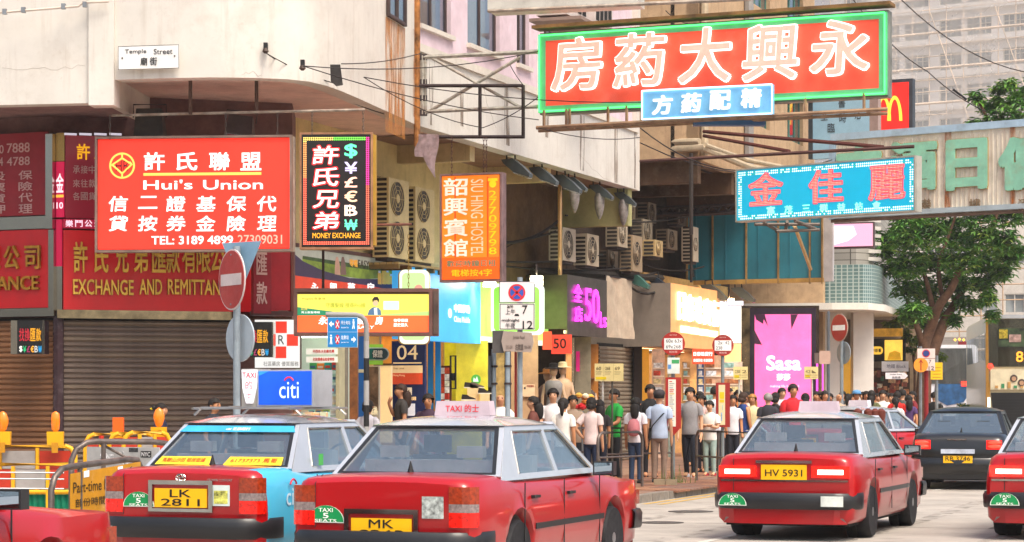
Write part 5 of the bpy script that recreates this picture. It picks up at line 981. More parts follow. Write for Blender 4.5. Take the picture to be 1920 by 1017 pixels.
# ------------------------------------------------------------------ teal cladding
tc_ = board_px('teal_cladding', 'large teal painted sheet cladding wall with rusty yellow posts', 'wall', 1290, 63.4, 1545, 61.8, 530)
pm_ = mat('2f7f92', .5, noise=.15, scale=.8, dirt=.3, streak=.3, dirtcol='1e5a68'); xs = [1290, 1338, 1401, 1461, 1520, 1543]
for a, c in zip(xs[:-1], xs[1:]):
    tc_.rect('sheet_panel', a + 1, 404, c - 1, 529, pm_, 0, .05); tc_.rect('joint_rib', (a + c) / 2 - 9, 404, (a + c) / 2 - 7, 528, pm_, .052, .02)
for x in xs: tc_.rect('yellow_post', x - 1.4, 400, x + 1.4, 533, mat('9a7a4a', .6, noise=.3, dirt=.5), .05, .06)
tc_.rect('bottom_rail', 1290, 527, 1546, 535, mat('b8904a', .6, noise=.2, dirt=.4), .0, .1); tc_.rect('white_end', 1545, 405, 1562, 528, mat('c8c4c4', .6, dirt=.3), -.1, .14); tc_.rect('side_return', 1290, 404, 1296, 528, pm_, -2.5, 2.5)
tr2 = thing('roof_truss', 'thin dark zigzag roof truss above the teal cladding', 'truss', W3(1200, 405, 61)); q = lambda x, y: W3(x, y, 61) - tr2.location
MB().tube([q(1200, 392), q(1400, 384)], .05, 4).build('top_chord', DSTEEL, tr2); MB().tube([q(1200, 405), q(1400, 398)], .06, 4).build('bottom_chord', DSTEEL, tr2)
for k in range(10): MB().tube([q(1205 + k * 20, 404 - k), q(1215 + k * 20, 391 - k)], .03, 4).build('web_bar', DSTEEL, tr2); MB().tube([q(1215 + k * 20, 391 - k), q(1225 + k * 20, 403 - k)], .03, 4).build('web_bar', DSTEEL, tr2)
# ------------------------------------------------------------------ air conditioners
def ac(loc, rz, label, w=.85, d=.32, h=.65, fans=1, c='d0c4a8', dark=False, group='outdoor air conditioning units'):
    o = thing('air_conditioner', label, 'air conditioner', loc, rz, group); m = mat(c, .5, noise=.08, dirt=.35)
    MB().box(0, w, 0, d, 0, h).build('case', m, o); fm_ = mat('4a4238', .6) if not dark else mat('241e1a', .7)
    for k in range(fans):
        cz = h * (k + .5) / fans; r = min(h / fans * .43, w * .36)
        b = MB().lathe([(r, -.012), (r, -.002)], (w * .4, 0, cz), 20, axis='y'); g = b.build('fan_opening', fm_, o)
        gb = MB()
        for j in range(4): rr = r * (j + 1) / 4; gb.tube([(w * .4 + rr * cos(t), -.02, cz + rr * sin(t)) for t in [2 * pi * i / 18 for i in range(19)]], .006, 3, caps=False)
        for j in range(6): gb.tube([(w * .4, -.022, cz), (w * .4 + r * cos(j * pi / 3), -.022, cz + r * sin(j * pi / 3))], .006, 3)
        gb.build('fan_grille', m, o, kind='stuff'); MB().lathe([(r * .25, -.03), (r * .25, -.01)], (w * .4, 0, cz), 10, axis='y').build('fan_hub', m, o)
    gr = MB(); 
    for j in range(int(h / .09)): gr.box(-.012, -.002, .04, d - .04, .04 + j * .09, .09 + j * .09)
    gr.build('side_grille', mat('2e2a24', .7), o, kind='stuff'); MB().box(w * .05, w * .95, .05, d * .9, -.06, -.0).build('support', DSTEEL, o); return o
zf = lambda py, Y: CZ - (py - HY) / F * Y
def ac_px(px, pyb, t, label, rzd=70, **k): s = s_at(px, t); p = SP(s, t); return ac((p.x, p.y, zf(pyb, p.y)), R(rzd), label, **k)
ac_px(729, 482, .5, 'tall twin fan cream unit nearest the LED money exchange sign', w=.95, h=1.45, fans=2, c='dcc890'); ac_px(779, 490, .5, 'second tall twin fan cream unit, beside the hostel sign', w=.95, h=1.4, fans=2, c='dcc890')
b = Board('ac_platform', 'slatted timber platform beneath the twin fan air conditioners', 'platform', SP(s_at(700, .2), .2).xy, D2, 3.9); x_, z_ = b.L(700, 486); xe, _ = b.L(830, 498)
for j in range(5): MB().box(x_, xe, -.5 + j * .13, -.4 + j * .13, z_ - .1, z_ - .06).build('timber_slat', mat('a8905a', .7, noise=.2, dirt=.4), b.o)
for j in range(6): MB().box(x_ + j * (xe - x_) / 6, x_ + j * (xe - x_) / 6 + .06, -.5, .2, z_ - .18, z_ - .1).build('bearer', mat('7a6438', .7), b.o)
b = Board('window_grating', 'barred window grating beside the twin fan air conditioners', 'grating', SP(s_at(706, .1), .1).xy, D2, 4.2); x0_, zt = b.L(704, 330); x1_, zb = b.L(727, 440)
MB().box(x0_, x1_, 0, .03, zb, zt).build('backing', DARK, b.o)
for j in range(6): MB().tube([(x0_ + (x1_ - x0_) * j / 5, -.05, zb), (x0_ + (x1_ - x0_) * j / 5, -.05, zt)], .012, 4).build('bar', mat('b8a47a', .6), b.o)
ac_px(1055, 488, .9, 'pale box unit with a grid side and big dark fan by the brass pole', w=.9, h=.72, c='a89c8a', dark=True); ac_px(1101, 497, 1.0, 'pale unit with a big dark fan behind the grid sided one', w=.85, h=.7, c='b8a890', dark=True)
for (px_, py_, t_, l_, kw) in ((1108, 378, .6, 'small cream unit hung high under the white beam', dict(w=.7, h=.5)), (1160, 462, .9, 'square cream unit with a tall dark panel beside the dark cables', dict(w=.7, h=.65, c='b0a088')), (1186, 508, 1.0, 'large tan unit with a dark oval fan below the square cream one', dict(w=.8, h=.85, c='9a8468')), (1206, 452, .6, 'louvred grey unit beside the dark cables', dict(w=.8, h=.55, c='8a7c68')), (1252, 466, .6, 'dim brown unit before the teal cladding', dict(w=.9, h=.5, c='7a6850')), (1228, 480, .9, 'small cream cased unit above the glowing yellow wall', dict(w=.7, h=.4, c='b89c6c')), (1300, 490, .9, 'tall slim white unit with square holes before the teal cladding', dict(w=.5, h=.9, c='c8b8a0')), (1140, 500, .3, 'low dark unit behind the tan one', dict(w=.8, h=.4, c='5a4a3a')), (1216, 416, .2, 'high dim unit under the brown soffit', dict(w=.7, h=.5, c='6a5844')), (1176, 414, .2, 'high unit half hidden behind wrapped lamp', dict(w=.7, h=.5, c='7a6850')), (1272, 420, .1, 'brown unit tucked under the brown beams', dict(w=.8, h=.5, c='5a4634'))): ac_px(px_, py_, t_, l_, dark=True, **kw)
o = thing('air_conditioner', 'white louvred window unit with a slatted tray above the neon sign end', 'air conditioner', W3(1005, 30, 42.3), R(70)); MB().box(0, 1.2, -.6, 0, 0, .55).build('case', mat('c8bcb4', .6, dirt=.3), o); MB().box(-.1, 1.5, -.9, .1, -.12, -.06).build('tray', mat('8a7468', .7, dirt=.5), o)
for j in range(4): MB().box(.1 + j * .27, .3 + j * .27, -.61, -.59, .12, .45).build('vent_opening', DARK, o)
o2 = copy_tree(o); o2.location = W3(1062, 50, 46.5); o2['label'] = 'second white louvred window unit, nearer the neon sign'
# cables in the alley
random.seed(3)
cw = mat('1c1612', .8, noise=0)
cab_l = ['looping across the brown wall', 'running beside the brass pole', 'drooping below the pale beam', 'strung behind the fan units', 'sagging over the shop roofs', 'hanging beside the tan unit', 'crossing under the brown soffit', 'trailing above the metal box sign', 'running along the lit yellow wall', 'draped down by the slim white unit', 'tangled above the green street lamp', 'rising towards the white beam']
for i, (a, b_, Y0, Y1, sg, r) in enumerate((((905, 448), (1050, 412), 47, 50, .25, .035), ((905, 455), (1052, 430), 47, 50, .1, .02), ((940, 470), (1040, 440), 48, 50, -.1, .012), ((905, 488), (1130, 478), 47, 52, .1, .025), ((905, 494), (1200, 500), 47, 55, .12, .02), ((1130, 380), (1200, 520), 53, 56, .1, .03), ((1060, 404), (1320, 400), 52, 60, .2, .02), ((1000, 505), (1230, 512), 49, 57, .2, .03), ((1180, 485), (1320, 500), 57, 60, .2, .02), ((1290, 440), (1300, 520), 60, 60, .1, .035), ((1150, 500), (1235, 545), 54, 57, .3, .03), ((1170, 350), (1190, 500), 54, 55.5, -.2, .04))):
    wire([W3(*a, Y0), W3(*b_, Y1)], r, cw, 'cable', 'dark cable ' + cab_l[i], 'cable', sg, 'cables in the alley')
rod('scaffold_board', W3(1000, 508, 49.5), W3(1240, 522, 57.5), .09, mat('2a221a', .8), 'long dark timber lying along the tops of the shop signs', 'board')
rod('brass_pole', W3(1050, 346, 47.8), W3(1050, 516, 47.8), .045, mat('c8a070', .3, metal=.8), 'shiny brass coloured pole standing on the metal box sign', 'pole', None, 10)
rod('grey_conduit_post', W3(1296, 440, 59), W3(1296, 530, 59), .04, mat('2e2620', .8), 'dark upright conduit by the teal cladding', 'pole')
# street light hoods under the overhang
def hood(px, py, Y, label, m=None, wrapped=False, sc=1., flip=1):
    o = thing('flood_lamp', label, 'lamp', W3(px, py, Y), R(-20), 'flood lamps along the overhang'); m = m or mat('5a6468', .35, metal=.6, noise=.2, dirt=.3)
    s = sc * .82; sc = s; MB().tube([(0, 0, .0), (.0, 0, .12), (.2 * s, 0, .14), (.22 * s, 0, 0)], .02, 5).build('bracket', BLK, o)
    pr = [(-.1, 0), (.18, .02), (.42, -.16), (.62, -.36), (.6, -.44), (.2, -.3), (-.04, -.1)]; MB().prism([(x * s * flip, z * s) for x, z in pr], [], -.12 * s, .12 * s).build('hood', m, o)
    MB().prism([(.22 * s * flip, -.31 * s), (.58 * s * flip, -.45 * s), (.57 * s * flip, -.47 * s), (.21 * s * flip, -.33 * s)], [], -.14 * s, .14 * s).build('lens', glass('b8b8a8', .2), o)
    if wrapped: MB().lathe([(.02, -.74), (.07, -.64), (.11, -.48), (.12, -.28), (.06, -.05)], (.2 * s * flip, 0, 0), 10).build('plastic_wrap', mat('8c8480', .3, noise=.35, scale=9, coat=.4), o, smooth=50)
for (px_, py_, Y_, l_, wr, sc_) in ((950, 300, 44.6, 'grey hooded flood lamp nearest the hostel sign under the white beam', False, 1.0), (1001, 315, 46.3, 'second grey hooded flood lamp from the hostel sign', False, 1.0), (1044, 330, 47.7, 'grey hooded flood lamp above the brass pole', False, 1.05), (1066, 334, 48.2, 'flood lamp loosely wrapped in plastic beside the brass pole', True, .8), (1112, 348, 50, 'plastic wrapped flood lamp, middle of the wrapped three', True, .9), (1158, 362, 51.6, 'plastic wrapped flood lamp at the far corner of the white beam', True, .85)): hood(px_, py_, Y_, l_, None, wr, sc_)
hood(1176, 512, 55.5, 'green hooded street lamp above the cloth banner', mat('3f6a60', .4, noise=.15), sc=1.1); hood(1222, 522, 57, 'dark blue hooded street lamp between banner and jewellery sign', mat('26303c', .4, noise=.15), sc=1.0)
hood(1322, 535, 61, 'grey arm lamp before the blazing white sign', mat('5a5a50', .4), sc=1.2); hood(1378, 540, 63, 'grey arm lamp left of the Woosung nameplate', mat('6a6a5c', .4), sc=1.1)
def lit_flood(px, py, Y, label, col, power):
    o = thing('lit_flood_lamp', label, 'lamp', W3(px, py, Y)); MB().box(-.14, .14, 0, .1, -.1, .1).build('housing', DSTEEL, o); MB().box(-.12, .12, -.012, -.002, -.08, .08).build('lens', E(col, 60), o)
    MB().tube([(0, .05, .1), (0, .05, .3), (0, .4, .35)], .02, 5).build('arm', DSTEEL, o)
    l = bpy.data.lights.new('lamp_light', 'SPOT'); l.energy = power; l.color = srgb(col); l.spot_size = R(150); l.spot_blend = 1; l.shadow_soft_size = .1; lo_ = link('lamp_light', l, o, loc=(0, -.1, 0)); lo_.rotation_euler = (R(60), 0, 0)
lit_flood(1006, 526, 46.8, 'brilliantly lit flood lamp at the end of the green sign', 'f8ffd0', 260); lit_flood(1368, 566, 63, 'brilliant yellow lit flood lamp above the white lit sign', 'ffe0a0', 500)
lit_flood(918, 530, 45.5, 'smaller lit lamp over the lime green fascia', 'fffce0', 150)
# old cloth bundles, hooks and wires
ck = thing('cloth_bundle', 'grey pink rag hanging at the joint of the steel frame and rusty pipe', 'cloth', W3(792, 252, 39.2)); vs = []; fs = []; 
for j in range(8):
    for i in range(6): vs.append(((i - 1) * .07 + .02 * sin(j) - (j * .01), .05 * sin(i * 2 + j * .6), -j * .055 - (abs(i - 1.5) * .015 * j if i > 2 else 0)))
for j in range(7):
    for i in range(5): k = j * 6 + i; fs.append((k, k + 1, k + 7, k + 6))
MB().add(vs, fs).build('rag', mat('a08a8c', .9, noise=.25, scale=9), ck, smooth=60)
ck2 = thing('rag', 'dark rag hanging from a wall hook above the curved soffit', 'cloth', W3(628, 122, 34.4)); MB().prism([(-.07, 0), (.08, 0), (.12, -.3), (.02, -.32), (-.06, -.25)], [], -.04, .02).build('folded_cloth', mat('3a3634', .9, noise=.3), ck2)
for px_, py_, l_ in ((499, 92, 'black iron hook beside the street nameplate holding wires'), (568, 124, 'small iron hook holding wires on the curved wall')): k = thing('wall_hook', l_, 'hook', W3(px_, py_, 33.8)); MB().box(-.03, .03, -.1, .0, -.03, .08).build('plate', BLK, k); MB().lathe([(.02, -.06), (.05, -.03), (.03, .02)], (0, -.08, -.02), 8).build('insulator', mat('4a3a30', .6), k)
wl_ = [((499, 100, 33.6), (720, 214, 38), .1, 'from the iron hook down across the curved wall'), ((499, 100, 33.6), (640, 160, 34.9), .05, 'from the iron hook to the soffit'), ((568, 124, 33.6), (1010, 96, 38.8), .15, 'stretched from the small hook to the neon sign top'), ((568, 124, 33.6), (1010, 225, 38.8), .1, 'stretched from the small hook to the neon sign bottom'), ((682, 145, 36), (1208, 192, 37.8), .12, 'crossing the truss towards the blue neon panel'), ((682, 145, 36), (905, 240, 39), .12, 'drooping to the steel frame'), ((905, 240, 39), (1010, 182, 38.8), .05, 'rising from the steel frame to the neon sign'), ((955, 120, 39.2), (981, 160, 38.9), .02, 'short twisted piece above the steel frame'), ((1600, 0, 60), (1740, 135, 60), .2, 'slanting over the scaffolded facade beside the neon sign'), ((1690, 0, 58), (1920, 135, 58), .3, 'long one slanting down over the scaffolded facade'), ((1740, 135, 60), (1850, 210, 60), .1, 'lower part slanting toward the small tree'), ((1010, 240, 38.5), (1200, 258, 45), .1, 'under the catwalk rails'), ((1200, 268, 50), (1560, 300, 58), .5, 'sagging below the catwalk before the tan wall'), ((1200, 240, 50), (1380, 320, 50.5), .2, 'drooping to the teal LED sign'), ((1248, 20, 40), (1290, 44, 40), .05, 'short one from the tan wall above the neon sign'), ((640, 120, 35), (790, 100, 39.4), .05, 'thin one passing to the rusty pipe')]
for a, c, sg, l_ in wl_: wire([W3(*a), W3(*c)], .008 if a[2] < 50 else .014, WIREM, 'wire', 'thin dark wire ' + l_, 'wire', sg, 'overhead wires')
rod('inline_coupling', W3(1787, 168, 59.6), W3(1812, 187, 59.7), .03, BLK, 'thick black coupling on the slanting wire before the white facade', 'coupling')
# ------------------------------------------------------------------ vehicles
def paint(c): return mat(c, .3, noise=.04, scale=1.5, coat=.6)
RED = paint('a8060e'); SILV = mat('c2c6cc', .25, metal=.35, noise=.04, coat=1.0); BLACKP = paint('0a0b0e'); SKYB = paint('4ab4d8')
RUB = mat('16161a', .7, noise=.15); TRIM = mat('1c1d20', .45, noise=.1, coat=.2); DECK = mat('7a7672', .8, noise=.2); GL = glass('9ab8c0', .5, .02); GLD = glass('10161a', .12, .02)
TLR = mat('c01414', .2, em=.5, coat=1.); TLRON = E('ff3020', 4.5); TLW = mat('8a7c7a', .25, coat=.6, noise=.3, scale=40); TLA = mat('9a3410', .25, em=.06, coat=.6, noise=.3, scale=40)
def sideprism(b, outer, holes, x0, x1, fx, mi=0):
    """(y,z) polygon made into a panel whose x position comes from fx(z)"""
    c = MB().prism(outer, holes, 0, 1); b.add([(fx(v[2]) + (x0 if v[1] < .5 else x1), v[0], v[2]) for v in c.v], c.f, mi); return b
def make_car(name, label, cat, body, roofm, loc, heading, style='comfort', lights='tall', on=False, plate='LK 2811', taxi=True, W_=.8475, glassm=None, decals=True, rearwin=None, group=None, paintwing=None, H=1.0, plz=None):
    o = thing(name, label, cat, (loc[0], loc[1], 0), -heading, group); G = glassm or GL; hw = W_ / .8475
    sed = style == 'sedan'
    base = [(-2.35, .765, .95), (-2.31, .80, .985), (-2.24, .825, 1.0), (-2.0, .842, 1.01), (-1.7, .8475, 1.01), (-1.55, .8475, 1.0), (-1.3, .8475, .97), (0, .8475, .95), (.9, .8475, .95), (1.0, .8475, .955), (1.3, .845, .93), (1.7, .84, .895), (2.05, .828, .85), (2.22, .80, .80), (2.3, .77, .76), (2.35, .73, .70)]
    if sed: base = [(-2.35, .70, .86), (-2.3, .76, .95), (-2.2, .80, 1.0), (-1.95, .83, 1.02), (-1.7, .8475, 1.01), (-1.5, .8475, .99), (0, .8475, .93), (.9, .8475, .93), (1.05, .845, .92), (1.5, .835, .87), (1.9, .82, .8), (2.15, .78, .72), (2.28, .72, .64), (2.35, .6, .55)]
    def interp(y, k):
        for p, q in zip(base, base[1:]):
            if p[0] <= y <= q[0]: f = (y - p[0]) / (q[0] - p[0]); return p[k] + f * (q[k] - p[k])
        return base[-1][k]
    ys = sorted(set([p[0] for p in base] + [c + d for c in (-1.32, 1.36) for d in (-.385, -.36, -.33, -.28, -.2, -.1, 0, .1, .2, .28, .33, .36, .385)] + [-.8, -.4, .4, .6]))
    b = MB(); rows = []
    for y in ys:
        w, zt = interp(y, 1) * hw, interp(y, 2); z0 = .21 + (.06 if y in (ys[0], ys[-1]) else 0)
        for c in (-1.32, 1.36):
            if abs(y - c) < .362: z0 = max(z0, .3 + sqrt(max(0, .365 ** 2 - (y - c) ** 2)))
        pr = [(w - .07, z0), (w - .02, z0 + .05), (w, .48), (w + .004, .60), (w - .002, .72), (w - .02, .84), (w - .055, zt - .045), (w - .11, zt - .01), (w - .2, zt), (w * .4, zt + .012), (0, zt + .016)]
        zz = []; last = -1
        for x, z in pr: z = max(z, last + .004, z0); zz.append((x, z)); last = z if z < zt - .05 else min(z, 9)
        rows.append([(x, y, z) for x, z in zz] + [(-x, y, z) for x, z in zz[:-1]][::-1])
    n = len(rows[0]); vs = [p for r in rows for p in r]; fs = []; ms = []
    for i in range(len(rows) - 1):
        for k in range(n - 1):
            fs.append((i * n + k, (i + 1) * n + k, (i + 1) * n + k + 1, i * n + k + 1)); cabin = -1.35 < (ys[i] + ys[i + 1]) / 2 < .85; ms.append(1 if cabin and 8 <= k < n - 9 else (2 if paintwing and paintwing(ys[i], k, n) else 0))
        fs.append((i * n, i * n + n - 1, (i + 1) * n + n - 1, (i + 1) * n)); ms.append(1)
    fs += [tuple(range(n))[::-1], tuple((len(rows) - 1) * n + k for k in range(n))]; ms += [0, 0]
    b.add(vs, fs); b.m = ms; b.build('body', [body, DECK, SKYB], o, smooth=44)
    # greenhouse
    zb, zr = .955, 1.415; xb, xr = .79 * hw, .615 * hw; fx = lambda z: xb - (z - zb) * (xb - xr) / (zr - zb)
    yb0, yt0, yt1, yb1 = (-1.64, -1.10, .18, .98) if not sed else (-1.72, -.95, .1, 1.0)
    outer = [(yb0, zb), (yb1, zb), (yt1, zr), (yt0, zr)]; m_ = .045
    h1 = [(-1.16, zb + .05), (-.2, zb + .05), (-.2, zr - .05), (-.98, zr - .05)]; h2 = [(-.12, zb + .05), (.8, zb + .05), (.24, zr - .05), (-.12, zr - .05)]
    for sg, nm in ((1, 'pillar_panel'), (-1, 'pillar_panel')):
        c = sideprism(MB(), outer, [h1, h2], -.03, 0, fx); c.v = [(v[0] * sg, v[1], v[2]) for v in c.v]; c.build(nm, roofm, o)
        for hpoly in (h1, h2):
            c = sideprism(MB(), [(y, z) for y, z in hpoly], [], -.024, -.014, fx); c.v = [(v[0] * sg, v[1], v[2]) for v in c.v]; c.build('side_window', G, o)
        ch = MB(); ch.tube([((fx(z) + .004) * sg, y, z) for y, z in (h1[0], h1[3], h1[2])], .008, 4); ch.tube([((fx(z) + .004) * sg, y, z) for y, z in (h2[3], h2[2], h2[1])], .008, 4); ch.build('window_trim', CHROME if not sed else TRIM, o)
    def slab(name, y0, z0, y1, z1, xa, xc, ins, mt, gm):
        L_ = sqrt((y1 - y0) ** 2 + (z1 - z0) ** 2); A_ = [(-xa, 0), (xa, 0), (xc, L_), (-xc, L_)]; H_ = [(-xa + ins * 1.6, ins * .8), (xa - ins * 1.6, ins * .8), (xc - ins * 1.3, L_ - ins), (-xc + ins * 1.3, L_ - ins)]
        def tf(v): f = v[2] / L_; ny, nz = (z1 - z0) / L_, -(y1 - y0) / L_; s_ = 1 if y0 < 0 else 1; return (v[0], y0 + (y1 - y0) * f + ny * v[1], z0 + (z1 - z0) * f + nz * v[1])
        c = MB().prism(A_, [H_], 0, .025); c.v = [tf(v) for v in c.v]; c.build(name + '_frame', mt, o)
        c = MB().prism(H_, [], .008, .014); c.v = [tf(v) for v in c.v]; g = c.build(name, gm, o)
        c = MB().prism([(-xa + ins * .9, ins * .4), (xa - ins * .9, ins * .4), (xc - ins * .7, L_ - ins * .5), (-xc + ins * .7, L_ - ins * .5)], [H_], -.004, .004); c.v = [tf(v) for v in c.v]; c.build(name + '_seal', TRIM, o); return tf, L_
    tf, L_ = slab('rear_window', yb0, zb + .04, yt0, zr + .004, xb - .01, xr, .055, roofm, rearwin or G)
    slab('windscreen', yb1, zb, yt1, zr + .004, xb - .01, xr, .055, roofm, G)
    r = MB(); NX, NY = 10, 10; vs = []; fs = []
    for j in range(NY + 1):
        for i in range(NX + 1):
            u = -1 + 2 * i / NX; v = -1 + 2 * j / NY; y = (yt0 + yt1) / 2 + v * (yt1 - yt0 + .06) / 2 * (1 + .02 * (1 - u * u)); vs.append((u * (xr + .012), y, zr - .012 + .085 * H * (1 - abs(u) ** 3.2) ** .8 * (1 - abs(v) ** 3) ** .8 + .014))
    for j in range(NY):
        for i in range(NX): k = j * (NX + 1) + i; fs.append((k, k + 1, k + NX + 2, k + NX + 1))
    r.add(vs, fs); r.build('roof', roofm, o, smooth=60)
    # wheels
    for wy in (-1.32, 1.36):
        for sg in (1, -1):
            wx = sg * (W_ - .1); w = MB().lathe([(.2, -.09), (.29, -.095), (.31, -.06), (.31, .06), (.29, .095), (.2, .09)], (0, 0, 0), 24, axis='x').build('wheel', RUB, o, smooth=30, loc=(wx, wy, .31))
            MB().lathe([(.205, -.02 * sg), (.2, .085 * sg), (.17, .07 * sg), (.06, .06 * sg), (.055, .09 * sg), (.01, .095 * sg)], (0, 0, 0), 20, axis='x').build('rim', mat('9a9ca0', .3, metal=.8), w, smooth=30)
            MB().lathe([(.35, -.12 * sg), (.35, .0)], (0, 0, 0), 16, axis='x').build('wheel_well', DARK, o, loc=(wx - sg * .06, wy, .33))
    MB().box(-W_ + .12, W_ - .12, -2.2, 2.2, .17, .24).build('underbody', DARK, o)
    # seats
    sm_ = mat('9c9a98', .8, noise=.2) if taxi else mat('26201c', .7); MB().box(-.62, .62, -1.28, -1.1, .7, 1.12).build('rear_seat', sm_, o)
    for sx in (-.36, .36):
        MB().box(sx - .22, sx + .22, -.28, -.14, .6, 1.14).build('front_seat', sm_, o); MB().box(sx - .12, sx + .12, -.26, -.17, 1.16, 1.32).build('headrest', sm_, o); MB().box(sx - .12, sx + .12, -1.27, -1.18, 1.14, 1.24).build('headrest', sm_, o)
    MB().box(-.7, .7, .55, .85, .9, 1.0).build('dashboard', DARK, o); MB().tube([(.36 + .17 * cos(t), .48, 1.02 + .17 * sin(t)) for t in [2 * pi * k / 14 for k in range(15)]], .014, 5, caps=False).build('steering_wheel', BLK, o)
    for sg in (1, -1):
        mr = MB().box(-.1, .1, -.05, .05, -.065, .065).build('mirror', TRIM, o, loc=(sg * (W_ + .1), .72, 1.0)); MB().box(-.085, .085, -.054, -.048, -.052, .052).build('mirror_glass', mat('a8b0b4', .03, metal=1., noise=0), mr)
        for yh in (-1.02, -.05): MB().box(sg * (W_ - .012), sg * (W_ + .02), yh, yh + .16, .79, .815).build('door_handle', TRIM if not sed else CHROME, o)
        for yd in (-1.22, -.17, .87): MB().box(sg * (W_ - .004), sg * (W_ + .0035), yd, yd + .012, .3, .93).build('door_gap', TRIM, o)
        MB().box(sg * (W_ - .005), sg * (W_ + .014), -.95, .98, .52, .57).build('side_trim', TRIM, o)
    # bumpers
    for sy in (-1, 1):
        bp = MB(); P_ = [(-W_ + .0, 1.95), (-W_ - .015, 2.15), (-W_ + .1, 2.36), (-W_ + .25, 2.43), (0, 2.45), (W_ - .25, 2.43), (W_ - .1, 2.36), (W_ + .015, 2.15), (W_, 1.95)]
        lo_, hi_ = (.37, .56) if not sed else (.3, .58)
        prof = [(0, lo_), (.02, lo_ + .02), (.03, hi_ - .04), (.0, hi_)]
        vs = []; 
        for x, y in P_:
            nx, ny = (x / W_) * .5, .87
            for d, z in prof: vs.append((x + nx * d, sy * (y + ny * d), z))
            vs.append((x * .95, sy * (y - .14), hi_)); vs.append((x * .95, sy * (y - .14), lo_))
        fs = []; 
        for i in range(len(P_) - 1):
            for k in range(6): fs.append((i * 6 + k, i * 6 + (k + 1) % 6, (i + 1) * 6 + (k + 1) % 6, (i + 1) * 6 + k))
        bp.add(vs, fs); bp.build('bumper', TRIM if not sed else body, o, smooth=40)
        lw = MB().add([(x * s_, sy * (y - .05), z) for (x, y) in P_[2:-2] for s_, z in ((.98, .2), (1.0, lo_ + .01))], [(2 * i, 2 * i + 1, 2 * i + 3, 2 * i + 2) for i in range(4)]); lw.build('valance', body, o)
    # rear lamps and plate
    yr = -2.352; lit = TLRON if on else TLR
    if lights == 'tall':
        for sg in (1, -1):
            def seg(nm, z0, z1, m):
                xo0, xi0 = .775, .60; c = MB(); pts = [(sg * xi0, yr - .016), (sg * (xo0 - .06), yr - .016), (sg * (xo0 + .006), yr - .006), (sg * (xo0 + .034), yr + .022), (sg * (xo0 + .056), yr + .075), (sg * (xi0), yr + .075)]
                n5 = len(pts); c.add([(x, y, z0) for x, y in pts] + [(x, y, z1) for x, y in pts], [tuple(range(n5)), tuple(range(n5, 2 * n5))] + [(i, (i + 1) % n5, (i + 1) % n5 + n5, i + n5) for i in range(n5)]); c.build(nm, m, o)
            seg('brake_lamp', .60, .72, TLRON if on == 1 else mat('c81408', .2, em=.9, coat=.6, noise=.4, scale=30)); seg('reverse_lamp', .722, .79, TLW); seg('indicator_lamp', .792, .93, TLA)
    else:
        for sg in (1, -1):
            a, c_ = (.33, .80) if not sed else (.50, .80); z0, z1 = (.74, .87) if not sed else (.74, .9)
            bk = MB().box(sg * a, sg * (c_ - .03), yr - .02, yr + .1, z0, z1).build('lamp_housing', mat('ff1a10', .15, coat=1., em=2.4 if on else .4), o)
            if sed:
                for zc in (.79, .86): MB().lathe([(.0, -.03), (.05, -.028), (.1, -.01)], (0, 0, 0), 14, axis='y').build('brake_lamp', TLRON, o, loc=(sg * .65, yr - .02, zc)).scale = (1.25, 1, .33)
            else: MB().box(sg * (a + .07), sg * (c_ - .10), yr - .026, yr - .018, z0 + .035, z1 - .04).build('brake_lamp', E('ffb0a0', 9.), o)
    ph, pz = .155, (.66 if lights == 'tall' else .72); pw_ = .27
    if sed: pz = .50
    if plz: pz = plz
    if lights == 'tall':
        MB().prism(rectp(-.33, .33, pz - .05, pz + .24), [rectp(-.29, .29, pz - .02, pz + .2)], yr - .025, yr - .003).build('plate_surround', mat('b8b8b4', .12, metal=1.), o)
    pl_ = MB().box(-pw_ if not sed else -.26, pw_ if not sed else .26, yr - (.014 if not sed else .12), yr - (.004 if not sed else .1), pz - .01, pz + (ph + .01 if not sed else .12)).build('number_plate', mat('f0b400', .4, noise=.05, em=.1), o)
    yt_ = yr - (.016 if not sed else .122); parts_ = plate.split()
    if lights == 'tall':
        link('plate_text', textmesh(parts_[0], -.11, .11, pz + .085, pz + .155, yt_, .001, BLK, bold=.01), pl_); link('plate_text', textmesh(parts_[1], -.2, .2, pz + .005, pz + .07, yt_, .001, BLK, bold=.01), pl_)
    else: link('plate_text', textmesh(plate, -.22, .22, pz + .03, pz + .11, yt_, .001, BLK, bold=.01), pl_)
    MB().box(-.005, .005, yr - .004, yr, .6, .95).build('boot_gap', TRIM, o) if False else MB().tube([(-.6, yr - .004, .58), (-.6, yr - .004, .95), (-.6, -2.2, 1.016)], .004, 4).build('boot_gap', TRIM, o)
    # front lamps, grille
    yf = 2.352
    for sg in (1, -1):
        MB().box(sg * .36, sg * .74, yf - .06, yf + .012, .60, .74).build('headlight', mat('d8d4c8', .1, em=.5 if on else .15, coat=1.), o); MB().box(sg * .745, sg * .8, yf - .16, yf - .03, .60, .74).build('indicator_lamp', TLA, o)
    gr = MB(); [gr.box(-.33, .33, yf, yf + .012, .60 + k * .03, .615 + k * .03) for k in range(5)]; gr.build('grille', CHROME, o)
    MB().tube([(0, yr + .62, 1.02), (0, yr + .62, 1.12)], .012, 6, rs=[.03, .004]).build('aerial', BLK, o)
    o['_tf'] = 0; del o['_tf']; return o, tf, L_
